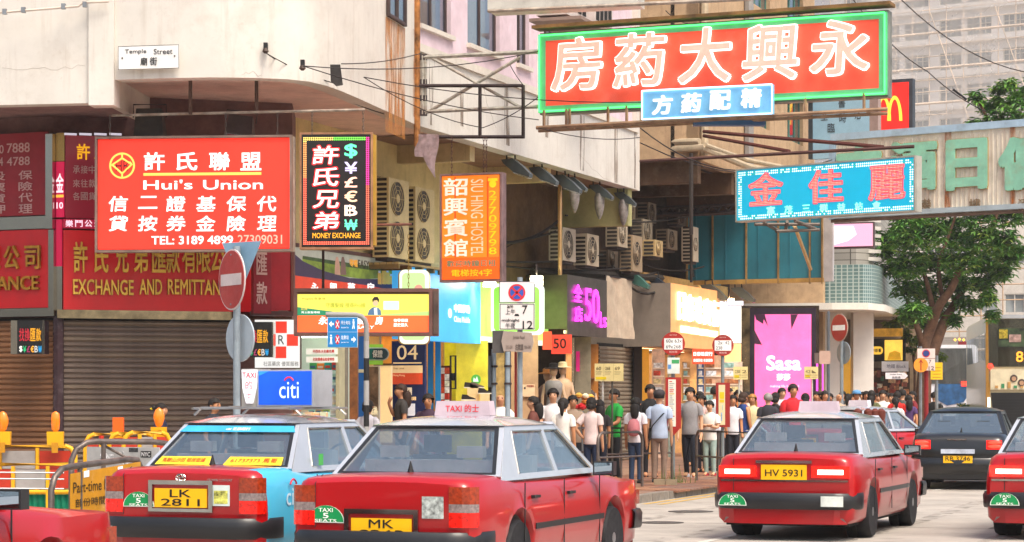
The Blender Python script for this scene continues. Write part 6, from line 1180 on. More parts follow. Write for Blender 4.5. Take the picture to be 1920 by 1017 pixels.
def badge(o, x, y, z, s=.16):
    pts = [(x + s * cos(R(a)), z + s * .85 * sin(R(a))) for a in range(0, 181, 15)]
    MB().prism(pts, [], y - .004, y).build('seats_badge', mat('f0f0e8', .4), o); pts = [(x + s * .94 * cos(R(a)), z + .008 + s * .8 * sin(R(a))) for a in range(0, 181, 15)]
    g = MB().prism(pts, [], y - .006, y - .003).build('badge_green', mat('0a8a4a', .4, em=.08), o); wh = mat('f4f4ec', .4, em=.1)
    link('badge_text', textmesh('TAXI', x - s * .38, x + s * .38, z + s * .53, z + s * .72, y - .007, .001, wh, bold=.01), o); link('badge_text', textmesh('5', x - s * .15, x + s * .15, z + s * .22, z + s * .48, y - .007, .001, wh, bold=.02), o); link('badge_text', textmesh('SEATS', x - s * .58, x + s * .58, z + s * .03, z + s * .18, y - .007, .001, wh, bold=.01), o)
FW = V((sin(A20), cos(A20)))
def car_at(px, Y, back=2.35, ang=A20): p = XY(px, Y); return (p.x + back * sin(ang), p.y + back * cos(ang))
wing = lambda y, k, n: (-2.33 <= y < -1.2 or y < 2 and y >= -1.2 and False) and False
# --- 1 parked taxi with sky blue rear wings and roof advertising box
wingf = lambda y, k, n: y >= -2.24 and y < 1.0 and (k < 8 or k > n - 10)
t1, tf, L_ = make_car('taxi', 'red and sky blue taxi carrying a blue roof box, plate LK 2811', 'taxi', RED, SILV, car_at(340, 21.1), A20, plate='LK 2811', paintwing=wingf)
yr = -2.356
wh = mat('f0f4f8', .4, em=.1)
for sg in (1,): link('logo', textmesh('citi', 0, .3, 0, .16, 0, .001, mat('c8e4f0', .4), bold=.01), t1, loc=(.852, -1.9, .66), rot=(0, 0, R(90)))
ar = MB().tube([(.0 + .07 * cos(t), 0, .07 * sin(t)) for t in [R(a) for a in range(20, 161, 14)]], .01, 4).build('logo_arc', mat('c8203a', .4), t1, loc=(.856, -1.76, .83), rot=(0, 0, R(90)))
# emblem
em_ = MB(); [em_.tube([(rx * cos(t), yr - .008, .955 - .03 + rz_ * sin(t) + dz) for t in [2 * pi * i / 16 for i in range(17)]], .005, 4, caps=False) for rx, rz_, dz in ((.05, .032, 0), (.018, .03, 0), (.035, .014, .012))]; em_.build('emblem', CHROME, t1)
link('model_text', textmesh('CROWN COMFORT', .27, .53, .895, .917, yr - .002, .002, mat('d0d0d0', .2, metal=.9), bold=.01, shear=.2), t1)
badge(t1, -.44, yr, .60 + .05, .165)
MB().box(.32, .5, yr - .004, yr, .67, .86).build('sticker', mat('d8e4e0', .4), t1); MB().box(.34, .48, yr - .006, yr - .003, .69, .81).build('sticker_print', mat('c8c860', .5, noise=.8, scale=20), t1)
gh = MB().box(.16 - .42, .16 + .1, -.1, .1, 0, 0) 
def onglass(pts, nm, m, d=-.006): c = MB().prism(pts, [], d - .003, d); c.v = [tf(v) for v in c.v]; return c.build(nm, m, t1)
onglass([(-.62, L_ - .155), (.62, L_ - .155), (.575, L_ - .06), (-.575, L_ - .06)], 'sun_strip', mat('3aa8d8', .3, coat=.6))
c = textmesh('citi 花旗銀行', -.13, .13, L_ - .135, L_ - .09, -.011, .001, wh, bold=.02)
for v in c.vertices: v.co = V(tf(v.co))
link('strip_text', c, t1)
for x0, x1, st, lb in ((-.68, -.10, '馬鞍山沙田 租按面議', 0), (.05, .66, '61737373 馬哥', 1)):
    onglass([(x0, .035), (x1, .035), (x1 - .02, .155), (x0 + .03, .155)], 'yellow_notice', mat('f4cc30', .5, em=.15)); c = textmesh(st, x0 + .06, x1 - .06, .065, .13, -.012, .001, mat('c04a20', .5), bold=.01)
    for v in c.vertices: v.co = V(tf(v.co))
    link('notice_text', c, t1)
MB().box(.80, .802, -1.08, -.98, 1.01, 1.12).build('green_sticker', mat('4ab858', .4), t1)
rk = MB(); 
for y in (-1.0, .05): rk.tube([(-.58, y, 1.49), (-.5, y, 1.56), (.5, y, 1.56), (.58, y, 1.49)], .014, 6)
for x in (-.52, .52): rk.tube([(x, -1.15, 1.555), (x, .2, 1.555)], .014, 6)
for x in (-.2, .1): rk.tube([(x, -1.0, 1.57), (x, .05, 1.57)], .01, 5)
rk.build('roof_rack', mat('a8a49c', .3, metal=.8), t1)
rs_ = link('roof_sign', None, t1, loc=(.20, -.62, 1.575), rz=R(0)); 
MB().box(-.18, .42, -.2, .25, 0, .36).build('sign_case', mat('b8bcc0', .4, metal=.3), rs_); MB().box(-.165, .405, -.206, -.199, .015, .345).build('sign_face', mat('1050c8', .4, em=.9, noise=.15, scale=2), rs_)
link('sign_text', textmesh('citi', .06, .27, .08, .24, -.209, .001, E('d8f0ff', 1.4), bold=.0), rs_); MB().tube([(.165 + .05 * cos(R(a)), -.21, .235 + .05 * sin(R(a))) for a in range(20, 161, 20)], .008, 4).build('sign_arc', E('e02848', 1.), rs_)
MB().prism([(-.36, .36), (-.185, .36), (-.2, .18), (-.24, .03), (-.31, .03), (-.35, .18)], [], -.19, .1).build('taxi_sign', mat('e8e8ee', .4, em=.7), rs_); MB().prism(rectp(-.37, -.183, -.01, .37), [], -.17, .1).build('taxi_sign_case', mat('a8a49c', .4, metal=.3), rs_)
rdt = mat('d02838', .5, em=.5); link('sign_text', textmesh('TAXI', -.35, -.2, .28, .335, -.193, .001, rdt, bold=.01), rs_); link('sign_text', textmesh('的', -.315, -.24, .17, .25, -.193, .001, rdt), rs_); link('sign_text', textmesh('士', -.31, -.245, .08, .14, -.193, .001, rdt), rs_)
MB().prism(rectp(-.165 + .0, .0, 0, 0) if False else [(-.16, .345), (-.05, .345), (-.16, .3)], [], -.209, -.207).build('sign_corner', mat('2a80e0', .4, em=1.), rs_)
# --- 2 nearest taxi passing in front
t2, tf2, L2 = make_car('taxi', 'large red taxi with silver roof overlapping the blue taxi in front of the shops', 'taxi', RED, SILV, car_at(716, 18.9), A20, plate='MK 8263', plz=.50)
badge(t2, -.5, -2.36, .62, .17); MB().box(.36, .55, -2.36, -2.356, .67, .85).build('sticker', mat('b0b8b4', .4, noise=.5, scale=24), t2)
rs2 = link('roof_sign', MB().prism([(-.27, 0), (.27, 0), (.25, .13), (-.25, .13)], [], -.07, .07).mesh(mat('c8b4bc', .4, em=.12)), t2, loc=(0, -.45, 1.50)); link('sign_text', textmesh('TAXI 的士', -.16, .16, .03, .1, -.073, .001, rdt, bold=.01), rs2)
# --- 3 braking taxi on the open road
t3, _, _ = make_car('taxi', 'red taxi with wide glowing brake lamps and a green seats badge on its bumper', 'taxi', RED, SILV, car_at(1470, 26.6), A20, plate='HV 5931', lights='wide', on=True)
badge(t3, -.58, -2.487, .41, .26 * .65); MB().box(.46, .72, -2.48, -2.474, .41, .53).build('sticker', mat('d8e0d8', .4, noise=.3), t3)
link('roof_sign', MB().prism([(-.25, 0), (.25, 0), (.23, .12), (-.23, .12)], [], -.07, .07).mesh(mat('c8b4bc', .4, em=.12)), t3, loc=(0, -.45, 1.50)); MB().box(-.33, .33, -2.375, -2.35, .9, .935).build('chrome_strip', CHROME, t3); MB().box(-.75, .75, -2.36, -2.352, .69, .71).build('chrome_strip', CHROME, t3)
# --- 4 taxi cut by the picture edge
t4, _, _ = make_car('taxi', 'red taxi with brake lamps on, cut off by the picture edge below the bus', 'taxi', RED, SILV, car_at(1982, 26.6), A20, plate='GX 2750', lights='wide', on=True); badge(t4, -.58, -2.487, .41, .17)
link('roof_sign', MB().prism([(-.25, 0), (.25, 0), (.23, .12), (-.23, .12)], [], -.07, .07).mesh(mat('c8b4bc', .4, em=.12)), t4, loc=(0, -.45, 1.50)); MB().box(-.75, .75, -2.36, -2.352, .69, .71).build('chrome_strip', CHROME, t4)
# --- 5 black saloon
t5, _, _ = make_car('black_car', 'black saloon car with round red brake lamps and a yellow number plate', 'car', BLACKP, BLACKP, car_at(1797, 41.5, ang=R(16)), R(16), style='sedan', lights='wide', on=True, plate='RB 3746', taxi=False, W_=.90, glassm=glass('7a8a90', .35))
MB().box(-.3, .3, -2.5, -2.47, .66, .74).build('white_panel', mat('c8d0e0', .3, noise=.3), t5); MB().box(-.2, .14, -2.36, -2.34, .9, .925).build('chrome_strip', CHROME, t5)
# --- 6 taxi crossing far off
t6, _, _ = make_car('taxi', 'red taxi turning away between the braking taxi and the crowd', 'taxi', RED, SILV, (7.75, 50.0), R(42), plate='KT 4402', on=True); t6.location.z = 0
link('roof_sign', MB().prism([(-.25, 0), (.25, 0), (.23, .12), (-.23, .12)], [], -.07, .07).mesh(mat('d8c8d0', .4, em=.25)), t6, loc=(0, -.3, 1.50)); MB().box(-.86, -.853, -.9, .3, .55, .8).build('door_advert', mat('d8dcd4', .4, noise=.3), t6); 
# --- 7 taxi bonnet in the near corner
t7, _, _ = make_car('taxi', 'red taxi showing only its shiny bonnet and wing mirror before the yellow barriers', 'taxi', RED, SILV, (-4.37, 14.47), A20, plate='JN 3308', on=True)
# --- 8 tiny far taxi
t8, _, _ = make_car('taxi', 'tiny distant red taxi beside the white coach', 'taxi', RED, SILV, XY(1768, 108), R(10), plate='LM 2298', on=True)
def boxbus(name, label, cat, px, Y, ang, w, l, h, body, group=None):
    p = XY(px, Y); o = thing(name, label, cat, (p.x, p.y, 0), -ang, group); r = .18
    prof = [(-w / 2, .3), (-w / 2, h - r), (-w / 2 + r * .3, h - r * .3), (-w / 2 + r, h), (w / 2 - r, h), (w / 2 - r * .3, h - r * .3), (w / 2, h - r), (w / 2, .3)]
    MB().prism(prof, [], 0, l).build('body', body, o, smooth=25)
    for y in (1.6, l - 2.4):
        for sg in (-1, 1): MB().lathe([(.3, -.13), (.46, -.13), (.48, 0), (.46, .13), (.3, .13)], (0, 0, 0), 20, axis='x').build('wheel', RUB, o, loc=(sg * (w / 2 - .13), y, .48))
    for sg in (-1, 1):
        for k in range(int(l / 1.5)): MB().box(sg * (w / 2 - .01), sg * (w / 2 + .012), .3 + k * 1.45, 1.6 + k * 1.45, h - 1.5, h - .6).build('side_window', GLD, o)
    return o
cream = mat('d8c8a0', .35, noise=.05, coat=.5, dirt=.15); goldp = mat('b8873a', .3, metal=.4, coat=.6)
bu = boxbus('double_decker_bus', 'rear of a cream and gold double decker bus showing route 81 in orange', 'bus', 1921, 75, R(8), 2.5, 11, 4.4, cream)
def br(nm, x0, x1, z0, z1, m, y=-.02, th=.03): return MB().box(x0, x1, y - th, y + .02, z0, z1).build(nm, m, bu)
MB().prism([(-1.16, 2.7), (1.16, 2.7), (1.2, 4.15), (.9, 4.25), (-.9, 4.25), (-1.2, 4.15)], [], -.05, .0).build('upper_window', GLD, bu); MB().prism([(-1.25, .4), (-1.13, .4), (-1.16, 1.1), (-1.1, 2.0), (-1.15, 2.3), (-1.17, 4.2), (-1.25, 4.3)], [], -.07, .0).build('gold_corner_trim', goldp, bu); MB().prism([(1.25, .4), (1.13, .4), (1.16, 1.1), (1.1, 2.0), (1.15, 2.3), (1.17, 4.2), (1.25, 4.3)], [], -.07, .0).build('gold_corner_trim', goldp, bu)
MB().prism([(-1.0, 4.28), (1.0, 4.28), (.9, 4.4), (-.9, 4.4)], [], -.06, .1).build('roof_lip', SILV, bu)
br('screen', -.85, .85, 3.35, 3.95, mat('3a4a30', .4, em=.12, noise=.9, scale=4), -.05); br('screen_card', -.5, -.12, 3.5, 3.75, mat('a88880', .5, em=.1, noise=.4, scale=9), -.075); br('screen_print', -.82, -.55, 3.62, 3.92, mat('b09a28', .5, em=.15, noise=.6, scale=9), -.075); link('route_number', textmesh('81', -.28, .12, 2.85, 3.2, -.09, .002, E('ffa030', 2.0), bold=.02), bu)
br('advert_panel', -1.1, 1.1, 1.95, 2.62, mat('e0d4b4', .5), -.04); 
for x, z, c_ in ((-.35, 2.32, 'b89070'), (-.1, 2.18, 'b89070'), (.2, 2.35, 'b89070')):
    MB().lathe([(.12, -.1), (.12, -.08)], (x, 0, z), 14, axis='y').build('portrait_hair', mat('4a3a34', .6), bu); MB().lathe([(.075, -.11), (.075, -.09)], (x, 0, z - .015), 14, axis='y').build('portrait_face', mat(c_, .6), bu)
for k in range(8): br('green_print', -.95 + k * .2, -.85 + k * .2, 2.0, 2.08 + (k % 3) * .06, mat('3a8a5a' if k % 2 else 'c89a5a', .5), -.065)
MB().prism([(-1.08, 1.85), (1.08, 1.85), (.98, .75), (-.98, .75)], [], -.06, .0).build('engine_grille', BLK, bu)
for k in range(9): br('grille_slat', -.95, .95, .85 + k * .1, .87 + k * .1, TRIM, -.065, .01)
for sg in (-1, 1): MB().lathe([(.0, -.12), (.08, -.1), (.09, -.05)], (sg * 1.1, 0, 2.72), 12, axis='y').build('tail_lamp', TLRON, bu); br('reflector', sg * 1.12, sg * 1.22, .8, 1.3, mat('c01820', .3, em=.4), -.08); br('lower_lamp', sg * 1.1, sg * 1.2, 1.35, 1.7, mat('f4f0e4', .3, em=.9), -.09)
br('rear_bumper', -1.2, 1.2, .35, .7, cream, -.12, .06); link('fleet_number', textmesh('8', .2, .38, .45, .62, -.2, .002, mat('b03028', .5), bold=.02), bu)
co = boxbus('coach', 'white coach with a dark curved rear window and blue swirl between tree and bus', 'coach', 1776, 100, R(6), 2.5, 9, 4.0, mat('e4e4e8', .35, noise=.05))
MB().prism([(-1.15, 2.3), (1.15, 2.3), (1.15, 3.5), (.9, 3.85), (-1.0, 3.85)], [], -.05, 0).build('rear_window', GLD, co); MB().prism([(-.6, 1.7), (0, 1.35), (.7, 1.5), (1.1, 2.1), (.9, 2.3), (-.5, 2.3)], [], -.04, 0).build('blue_swirl', mat('2a5a8a', .4, noise=.4, scale=3), co); MB().box(.85, 1.15, -.06, 0, .6, 1.1).build('lamp', E('ffd0a0', 1.8), co); MB().box(.6, .9, -.06, 0, 2.2, 2.4).build('red_lamp', TLRON, co); MB().box(-1.15, .8, -.05, 0, .5, .65).build('bumper', TRIM, co)
# ------------------------------------------------------------------ street furniture
GZ = .118
def road_sign(label, px, Y, pyc, r, yaw, faces, pole_top, polem=POLE, polelabel=None, base=0., pr=.04):
    p = XY(px, Y); o = thing('road_sign', label, 'road sign', (p.x, p.y, base), yaw); MB().tube([(0, 0, 0), (0, 0, pole_top - base)], pr, 10).build('pole', polem, o, smooth=50); return o
zpx = lambda py, Y: CZ - (py - HY) / F * Y
# no entry sign
Y_ = 27.8; o = road_sign('round red no entry sign on a grey pole in front of the exchange board', 444, Y_, 0, 0, R(-58), None, zpx(462, Y_), pr=.045)
zc = zpx(525, Y_) ; SR = .37
RS = mat('b03028', .4, noise=.1, dirt=.15, dirtcol='c8a090')
def rdisc(o, r, y0, y1, z, m, nm, n=32, x=0): return MB().lathe([(r, y0), (r, y1)], (x, 0, z), n, axis='y').build(nm, m, o)
rdisc(o, SR, -.07, -.055, zc, mat('d8ccc8', .4), 'sign_rim'); rdisc(o, SR * .95, -.076, -.069, zc, RS, 'sign_face'); MB().box(-SR * .78, SR * .78, -.081, -.075, zc - SR * .19, zc + SR * .19).build('white_bar', mat('d8c8c4', .4), o)
for zz in (.3, -.3): rdisc(o, .012, -.084, -.074, zc + zz, GALV, 'bolt', 8)
zc2 = zpx(634, Y_); o2 = o; lo = link('round_plate_back', MB().lathe([(.29, -.01), (.29, .01)], (0, 0, 0), 28, axis='y').mesh(mat('b8c4cc', .4, metal=.3, noise=.1)), o, loc=(-.05, .07, zc2), rot=(0, 0, R(10)))
tri = MB().prism([(-.33, .30), (.33, .30), (0, -.27)], [], .05, .065).build('triangle_plate_back', mat('8ab0c8', .4, metal=.2, noise=.1), o, loc=(0, .02, zpx(500, Y_)), rot=(0, 0, R(20)))
# pedestrian direction sign with bent pole
Y_ = 30.; p = XY(687, Y_); o = thing('direction_signpost', 'blue pedestrian direction sign hung from a bent pole banded black and grey', 'road sign', (p.x, p.y, 0)); k = Y_ / F
bend = [(0, 0, zpx(640, Y_)), (0, 0, zpx(610, Y_)), (-3 * k, 0, zpx(600, Y_)), (-9 * k, 0, zpx(594, Y_)), (-20 * k, 0, zpx(591, Y_)), (-76 * k, 0, zpx(590, Y_))]
MB().tube(bend, .036, 10).build('bent_arm', mat('8a8884', .5, noise=.1), o, smooth=50)
bands = [640, 672, 714, 760, 800, 850, 960]
for a, b_, m_ in zip(bands[:-1], bands[1:], ('9c9a98', '1c1a1a', '9c9a98', '1c1a1a', '9c9a98', '1c1a1a')): MB().tube([(0, 0, max(0, zpx(b_, Y_))), (0, 0, zpx(a, Y_))], .037, 10).build('pole_band', mat(m_, .5, noise=.1), o, smooth=50)
b = board_px('direction_board', 'blue panel with white arrows, walking figure and station names under the bent arm', 'sign', 615, 29.95, 670, 29.95, 652)
b.rect('panel', 614, 595, 671, 652, mat('b8ccd8', .4), 0, .02); b.rect('face', 615, 596, 670, 651, mat('1478b8', .4, noise=.05, em=.12), .02, .004); b.rect('divider', 616, 622.6, 669, 623.4, mat('a8c8e0', .5), .025, .002)
wq = mat('e8f0f4', .5, em=.2); rq = mat('c82830', .5, em=.1)
for y in (609, 637): 
    b.poly('red_oval', [(633 + 4.5 * cos(R(a)), y + 9 * sin(R(a))) for a in range(0, 360, 20)], rq, .025, .002); b.txt('symbol', 'X', 629.5, y - 6, 636.5, y + 6, wq, .028)
for y0, pts in ((608, [(617, 608), (622, 602), (622, 606), (626, 606), (626, 610), (622, 610), (622, 614)]), (637, [(668, 637), (663, 631), (663, 635), (659, 635), (659, 639), (663, 639), (663, 643)])): b.poly('arrow', pts, wq, .025, .002)
for cx, cy in ((663, 608), (621, 637)): b.disc('figure_head', cx, cy - 7.5, 1.6, wq, .025, .002, 10); b.poly('figure_body', [(cx - 2, cy - 5), (cx + 2, cy - 5), (cx + 1.5, cy + 1), (cx + 2.4, cy + 9), (cx + .8, cy + 9), (cx, cy + 3), (cx - 1.2, cy + 9), (cx - 2.6, cy + 9), (cx - 1, cy + 1)], wq, .025, .002)
b.txt('lettering', '柯士甸站', 640, 602, 657, 609, wq, .025); b.txt('lettering', 'Austin Stn', 640, 613, 654, 616, wq, .025); b.txt('lettering', '佐敦站', 640, 629, 654, 637, wq, .025); b.txt('lettering', 'Jordan Stn', 640, 641, 654, 644, wq, .025)
# no stopping sign
Y_ = 33; p = XY(975, Y_); o = thing('road_sign', 'tall white no stopping sign with times 7 and 12 on grey poles', 'road sign', (p.x, p.y, GZ)); 
MB().tube([(0, .05, 0), (0, .05, zpx(520, Y_) - GZ)], .04, 10).build('pole', POLE, o, smooth=50)
b = board_px('no_stopping_plate', 'white plates showing a crossed blue roundel above am 7 midnight 12', 'sign', 936, Y_ - .06, 1003, Y_ - .06, 625)
b.rect('upper_plate', 936, 528, 1003, 568, mat('e0d6d8', .4, noise=.04), 0, .015); b.rect('lower_plate', 936, 569, 1003, 619, mat('dcd4d0', .4, noise=.04), 0, .015); b.frame('border', 937, 570, 1002, 618, .01, BLK, .015, .002); b.frame('border', 936, 528, 1003, 568, .008, BLK, .015, .002)
b.disc('roundel', 969, 549, 16, rq, .016, .003, 32); b.disc('roundel_blue', 969, 549, 12.5, mat('2a50a8', .4), .019, .002, 32)
for a in (45, 135): c_ = cos(R(a)); s_ = sin(R(a)); b.poly('cross_stroke', [(969 + 13 * c_ - 2 * s_, 549 + 13 * s_ + 2 * c_), (969 + 13 * c_ + 2 * s_, 549 + 13 * s_ - 2 * c_), (969 - 13 * c_ + 2 * s_, 549 - 13 * s_ - 2 * c_), (969 - 13 * c_ - 2 * s_, 549 - 13 * s_ + 2 * c_)], rq, .021, .002)
for st, x0, y0, x1, y1, bo in (('am', 951, 573, 962, 578, .01), ('上午', 948, 580, 966, 590, .0), ('7', 979, 573, 989, 589, .01), ('midnight', 941, 598, 974, 605, .01), ('午夜', 948, 606, 966, 616, .0), ('12', 980, 602, 999, 617, .01)): b.txt('lettering', st, x0, y0, x1, y1, BLK, .017, bold=bo)
b.poly('cap_symbol', [(964, 593), (974, 593), (972, 589), (966, 589)], BLK, .017, .002)
b = board_px('street_name_board', 'grey angular street name board reading Jordan Road below the no stopping sign', 'sign', 940, Y_ - .1, 1001, Y_ - .1, 661)
b.poly('plate', [(944, 621), (997, 624), (1001, 642), (996, 661), (944, 659), (940, 640)], mat('9a8a80', .6, noise=.12, dirt=.3), 0, .02); b.txt('lettering', 'Jordan Road', 962, 630, 984, 637, mat('6a5a50', .6), .022); b.txt('lettering', '佐敦道', 966, 645, 981, 657, mat('4a3c34', .6), .022); b.txt('lettering', '232-234', 949, 648, 961, 654, mat('7a6a60', .6), .022); b.txt('lettering', '236-240', 983, 648, 995, 654, mat('7a6a60', .6), .022)
b.rect('dark_back_plate', 923, 620, 945, 662, mat('4a4644', .6, noise=.2), -.06, .03)
for px_, y0, pr_, l_ in ((926, 655, .035, 'shorter grey signal pole, nearest the lime shop'), (952, 660, .038, 'middle grey pole with clamps under the street name board')):
    Yp = 33.2 if px_ < 940 else 32.9; p = XY(px_, Yp); o = thing('grey_pole', l_, 'pole', (p.x, p.y, GZ)); MB().tube([(0, 0, 0), (0, 0, zpx(y0, Yp) - GZ)], pr_, 10).build('tube', POLE, o, smooth=50)
    for zz in (2.0, 1.75): MB().lathe([(.055, -.015), (.055, .015)], (0, 0, zz), 12).build('clamp', DSTEEL, o)
    if px_ < 940: MB().box(-.08, -.035, -.1, .1, 1.7, 2.15).build('signal_box', mat('3a4046', .5), o)
p = XY(967, 33.1); MB().tube([(0, 0, 0), (0, 0, 2.4)], .018, 8).build('red_pole', mat('9a2420', .5), loc=(p.x, p.y, GZ), label='thin dark red pole between the grey poles', cat='pole')
# bus stops
def bus_stop(px, Y, pyc, rp, routes, label, red, prints, pt, pb, pw):
    p = XY(px, Y); k = Y / F; o = thing('bus_stop', label, 'bus stop', (p.x, p.y, GZ)); Zc = zpx(pyc, Y) - GZ
    MB().tube([(0, 0, 0), (0, 0, Zc + rp * k)], .035, 8).build('pole', mat('7a8488', .5), o, smooth=50)
    c_ = mat(red, .4, noise=.08); rdisc(o, rp * k, -.06, -.04, Zc, c_, 'round_flag'); wz = .62 * rp * k
    MB().box(-rp * k * .78, rp * k * .78, -.066, -.06, Zc - wz * .8, Zc + wz * .75).build('white_field', mat('ecebe8', .4, em=.1), o)
    for st, x, z in routes:
        link('route_number', textmesh(st, x * rp * k, (x + .2 * len(st)) * rp * k, Zc + (z - .15) * rp * k, Zc + (z + .15) * rp * k, -.068, .001, BLK), o)
    link('flag_text', textmesh('BUS STOP', -.3 * rp * k, .3 * rp * k, Zc + .68 * rp * k, Zc + .8 * rp * k, -.062, .001, mat('e8c8c0', .5)), o); link('flag_text', textmesh('炮台街', -.35 * rp * k, .35 * rp * k, Zc - .78 * rp * k, Zc - .6 * rp * k, -.062, .001, mat('e8c8c0', .5)), o)
    pn = MB().box(-pw * k / 2, pw * k / 2, -.08, .0, zpx(pb, Y) - GZ, zpx(pt, Y) - GZ).build('red_panel', c_, o); MB().box(-pw * k / 2 + .05, pw * k / 2 - .1, -.088, -.08, zpx(pb - 4, Y) - GZ, zpx(pt + 4, Y) - GZ).build('timetable', mat('e4e0d0' if prints == 'w' else 'dccba0', .5, noise=.06, em=.08), o)
    z0, z1 = zpx(pb - 6, Y) - GZ, zpx(pt + 6, Y) - GZ; x0, x1 = -pw * k / 2 + .07, pw * k / 2 - .12
    if prints == 'w':
        for i in range(22): z = z0 + (z1 - z0) * (i + .5) / 22; MB().box(x0, x0 + (x1 - x0) * random.uniform(.5, 1), -.0915, -.088, z - .008, z + .008).build('print_line', mat(random.choice(['a8a8a0', 'c0b8a8', 'd8b040', 'c83a30', '98a8b0']), .6), o)
    else:
        for a, b_, c__ in ((.66, .84, 'e8c010'), (.56, .64, 'e0b818')): MB().box(x0, x1, -.0915, -.088, z0 + (z1 - z0) * a, z0 + (z1 - z0) * b_).build('yellow_band', mat(c__, .5, em=.1), o)
        MB().box(x0 + .03, x1 - .04, -.0915, -.088, z0 + (z1 - z0) * .08, z0 + (z1 - z0) * .3).build('blue_cup_print', mat('7aa0c8', .5, noise=.4, scale=12), o); MB().box(x0 + .05, x1 - .02, -.0915, -.088, z0 + (z1 - z0) * .36, z0 + (z1 - z0) * .5).build('pale_print', mat('b8ccb8', .5), o)
    return o
o = bus_stop(1262, 43.2, 645, 22, (('60x', -.62, .24), ('63x', .12, .24), ('69x', -.62, -.25), ('268', .02, -.25)), 'bus stop with round red flag listing 60x 63x 69x 268 and a tall white timetable', 'a8261e', 'w', 708, 804, 29)
k = 43.2 / F; MB().box(-.11, .12, -.07, -.05, zpx(701, 43.2) - GZ, zpx(671, 43.2) - GZ).build('notice_plate', mat('d8e0dc', .5), o); MB().box(-.03, .11, -.074, -.07, zpx(682, 43.2) - GZ, zpx(675, 43.2) - GZ).build('green_print', mat('3a9a5a', .5), o); MB().box(-.1, -.04, -.074, -.07, zpx(692, 43.2) - GZ, zpx(684, 43.2) - GZ).build('blue_print', mat('5a90c8', .5), o); MB().prism([(-.12, 0), (.12, 0), (0, -.14)], [], -.08, 0).build('panel_tip', mat('a8261e', .4), o, loc=(0, 0, zpx(804, 43.2) - GZ))
bus_stop(1355, 46.8, 648, 20, (('2x', -.45, .24), ('42', .2, .24), ('238', -.66, -.25)), 'bus stop with round red flag listing 2x 42 238 and a yellow banded panel', '9a2620', 'y', 718, 801, 26)
def notice_stand(px, px1, py, py1, Y, pole, label, st):
    b = board_px('route_notice', label, 'notice', px, Y, px1, Y, py1); b.rect('sheet', px, py, px1, py1, mat('dcc98a', .6, noise=.08, em=.1), 0, .012)
    for i, (s_, x) in enumerate(st): b.txt('lettering', s_, px + x, py + 6, px + x + 9, py + 12, mat('6a5a38', .6), .014); b.rect('print_line', px + x - 1, py + 15, px + x + 11, py + 16.2, mat('a89868', .6), .014, .002); b.rect('print_line', px + x - 1, py + 19, px + x + 9, py + 20, mat('a89868', .6), .014, .002)
    for x in st[1:]: b.rect('fold_line', px + x[1] - 3, py, px + x[1] - 2.6, py1, mat('b8a468', .6), .014, .002)
    b.rect('yellow_mark', px + 2, py1 - 8, px + (px1 - px) * .4, py1 - 3, mat('e8cc10', .6), .014, .002)
    for x in pole:
        q = XY(x, Y + .03); MB().tube([(q.x - b.p.x, .04, -(b.z0 - GZ)), (q.x - b.p.x, .04, .2)], .02, 6).build('support_pole', mat('c8c4bc' if x == pole[0] else '5a544a', .5), b.o)
notice_stand(1115, 1169, 682, 715, 41.6, (1130, 1148), 'pale yellow paper route notice reading 268 on two thin poles', (('60', 3), ('268', 20), ('69', 38)))
notice_stand(1375, 1402, 688, 712, 50, (1386,), 'pale yellow route notice with 238 on a grey green pole', (('238', 3), ('2', 16)))
notice_stand(1508, 1534, 688, 711, 58, (1523,), 'pale yellow route notice with 42 before the pink panel', (('42', 2), ('', 14)))
# far road signs
p = XY(1578, 61); o = thing('road_sign', 'far red no entry sign by the white columns under the canopy', 'road sign', (p.x, p.y, GZ), R(-62)); MB().tube([(0, 0, 0), (0, 0, zpx(590, 61) - GZ)], .05, 8).build('pole', POLE, o); rdisc(o, .37, -.08, -.06, zpx(615, 61) - GZ, mat('c0a898', .4), 'sign_rim'); rdisc(o, .35, -.09, -.08, zpx(615, 61) - GZ, RS, 'sign_face'); MB().box(-.27, .27, -.1, -.09, zpx(615, 61) - GZ - .07, zpx(615, 61) - GZ + .07).build('white_bar', wq, o); rdisc(o, .3, .06, .08, zpx(662, 61) - GZ, mat('9aaab4', .4), 'round_plate_back')
b = board_px('back_plate', 'pinkish square back of a sign beside the pink cosmetics panel', 'sign', 1536, 60, 1557, 60, 684); b.poly('plate', rrect(1536, 658, 1557, 683, 3), mat('c0a090', .5, noise=.1), 0, .02); q = XY(1553, 60.05); MB().tube([(q.x - b.p.x, .04, -(b.z0 - GZ)), (q.x - b.p.x, .04, 1.4)], .04, 8).build('support_pole', mat('5a6068', .5), b.o); b.rect('lower_box', 1528, 662, 1539, 682, mat('6a5a54', .5), -.1, .1)
Y_ = 54; p = XY(1737, Y_); o = thing('road_sign', 'white no stopping plates with 7 and 12 beside an orange disc with an up arrow', 'road sign', (p.x, p.y, GZ)); MB().tube([(-.14, 0, 0), (-.14, 0, zpx(650, Y_) - GZ)], .04, 8).build('pole', GALV, o); MB().tube([(.0, .03, 0), (.0, .03, zpx(690, Y_) - GZ)], .055, 8).build('maroon_pole', mat('8a1c20', .5), o)
b = board_px('no_stopping_plate', 'small white no stopping plates hiding part of the tree trunk', 'sign', 1719, Y_ - .1, 1753, Y_ - .1, 696); b.rect('upper_plate', 1720, 654, 1753, 672, mat('e0c8c0', .4, em=.05), 0, .02); b.rect('lower_plate', 1720, 673, 1753, 695, mat('e0c8c0', .4, em=.05), 0, .02); b.disc('roundel', 1736, 663, 7.5, rq, .022, .003); b.disc('roundel_blue', 1736, 663, 5.8, mat('2a4080', .4), .026, .002); b.txt('lettering', '7', 1741, 675, 1746, 682, BLK, .022); b.txt('lettering', '12', 1741, 687, 1751, 694, BLK, .022)
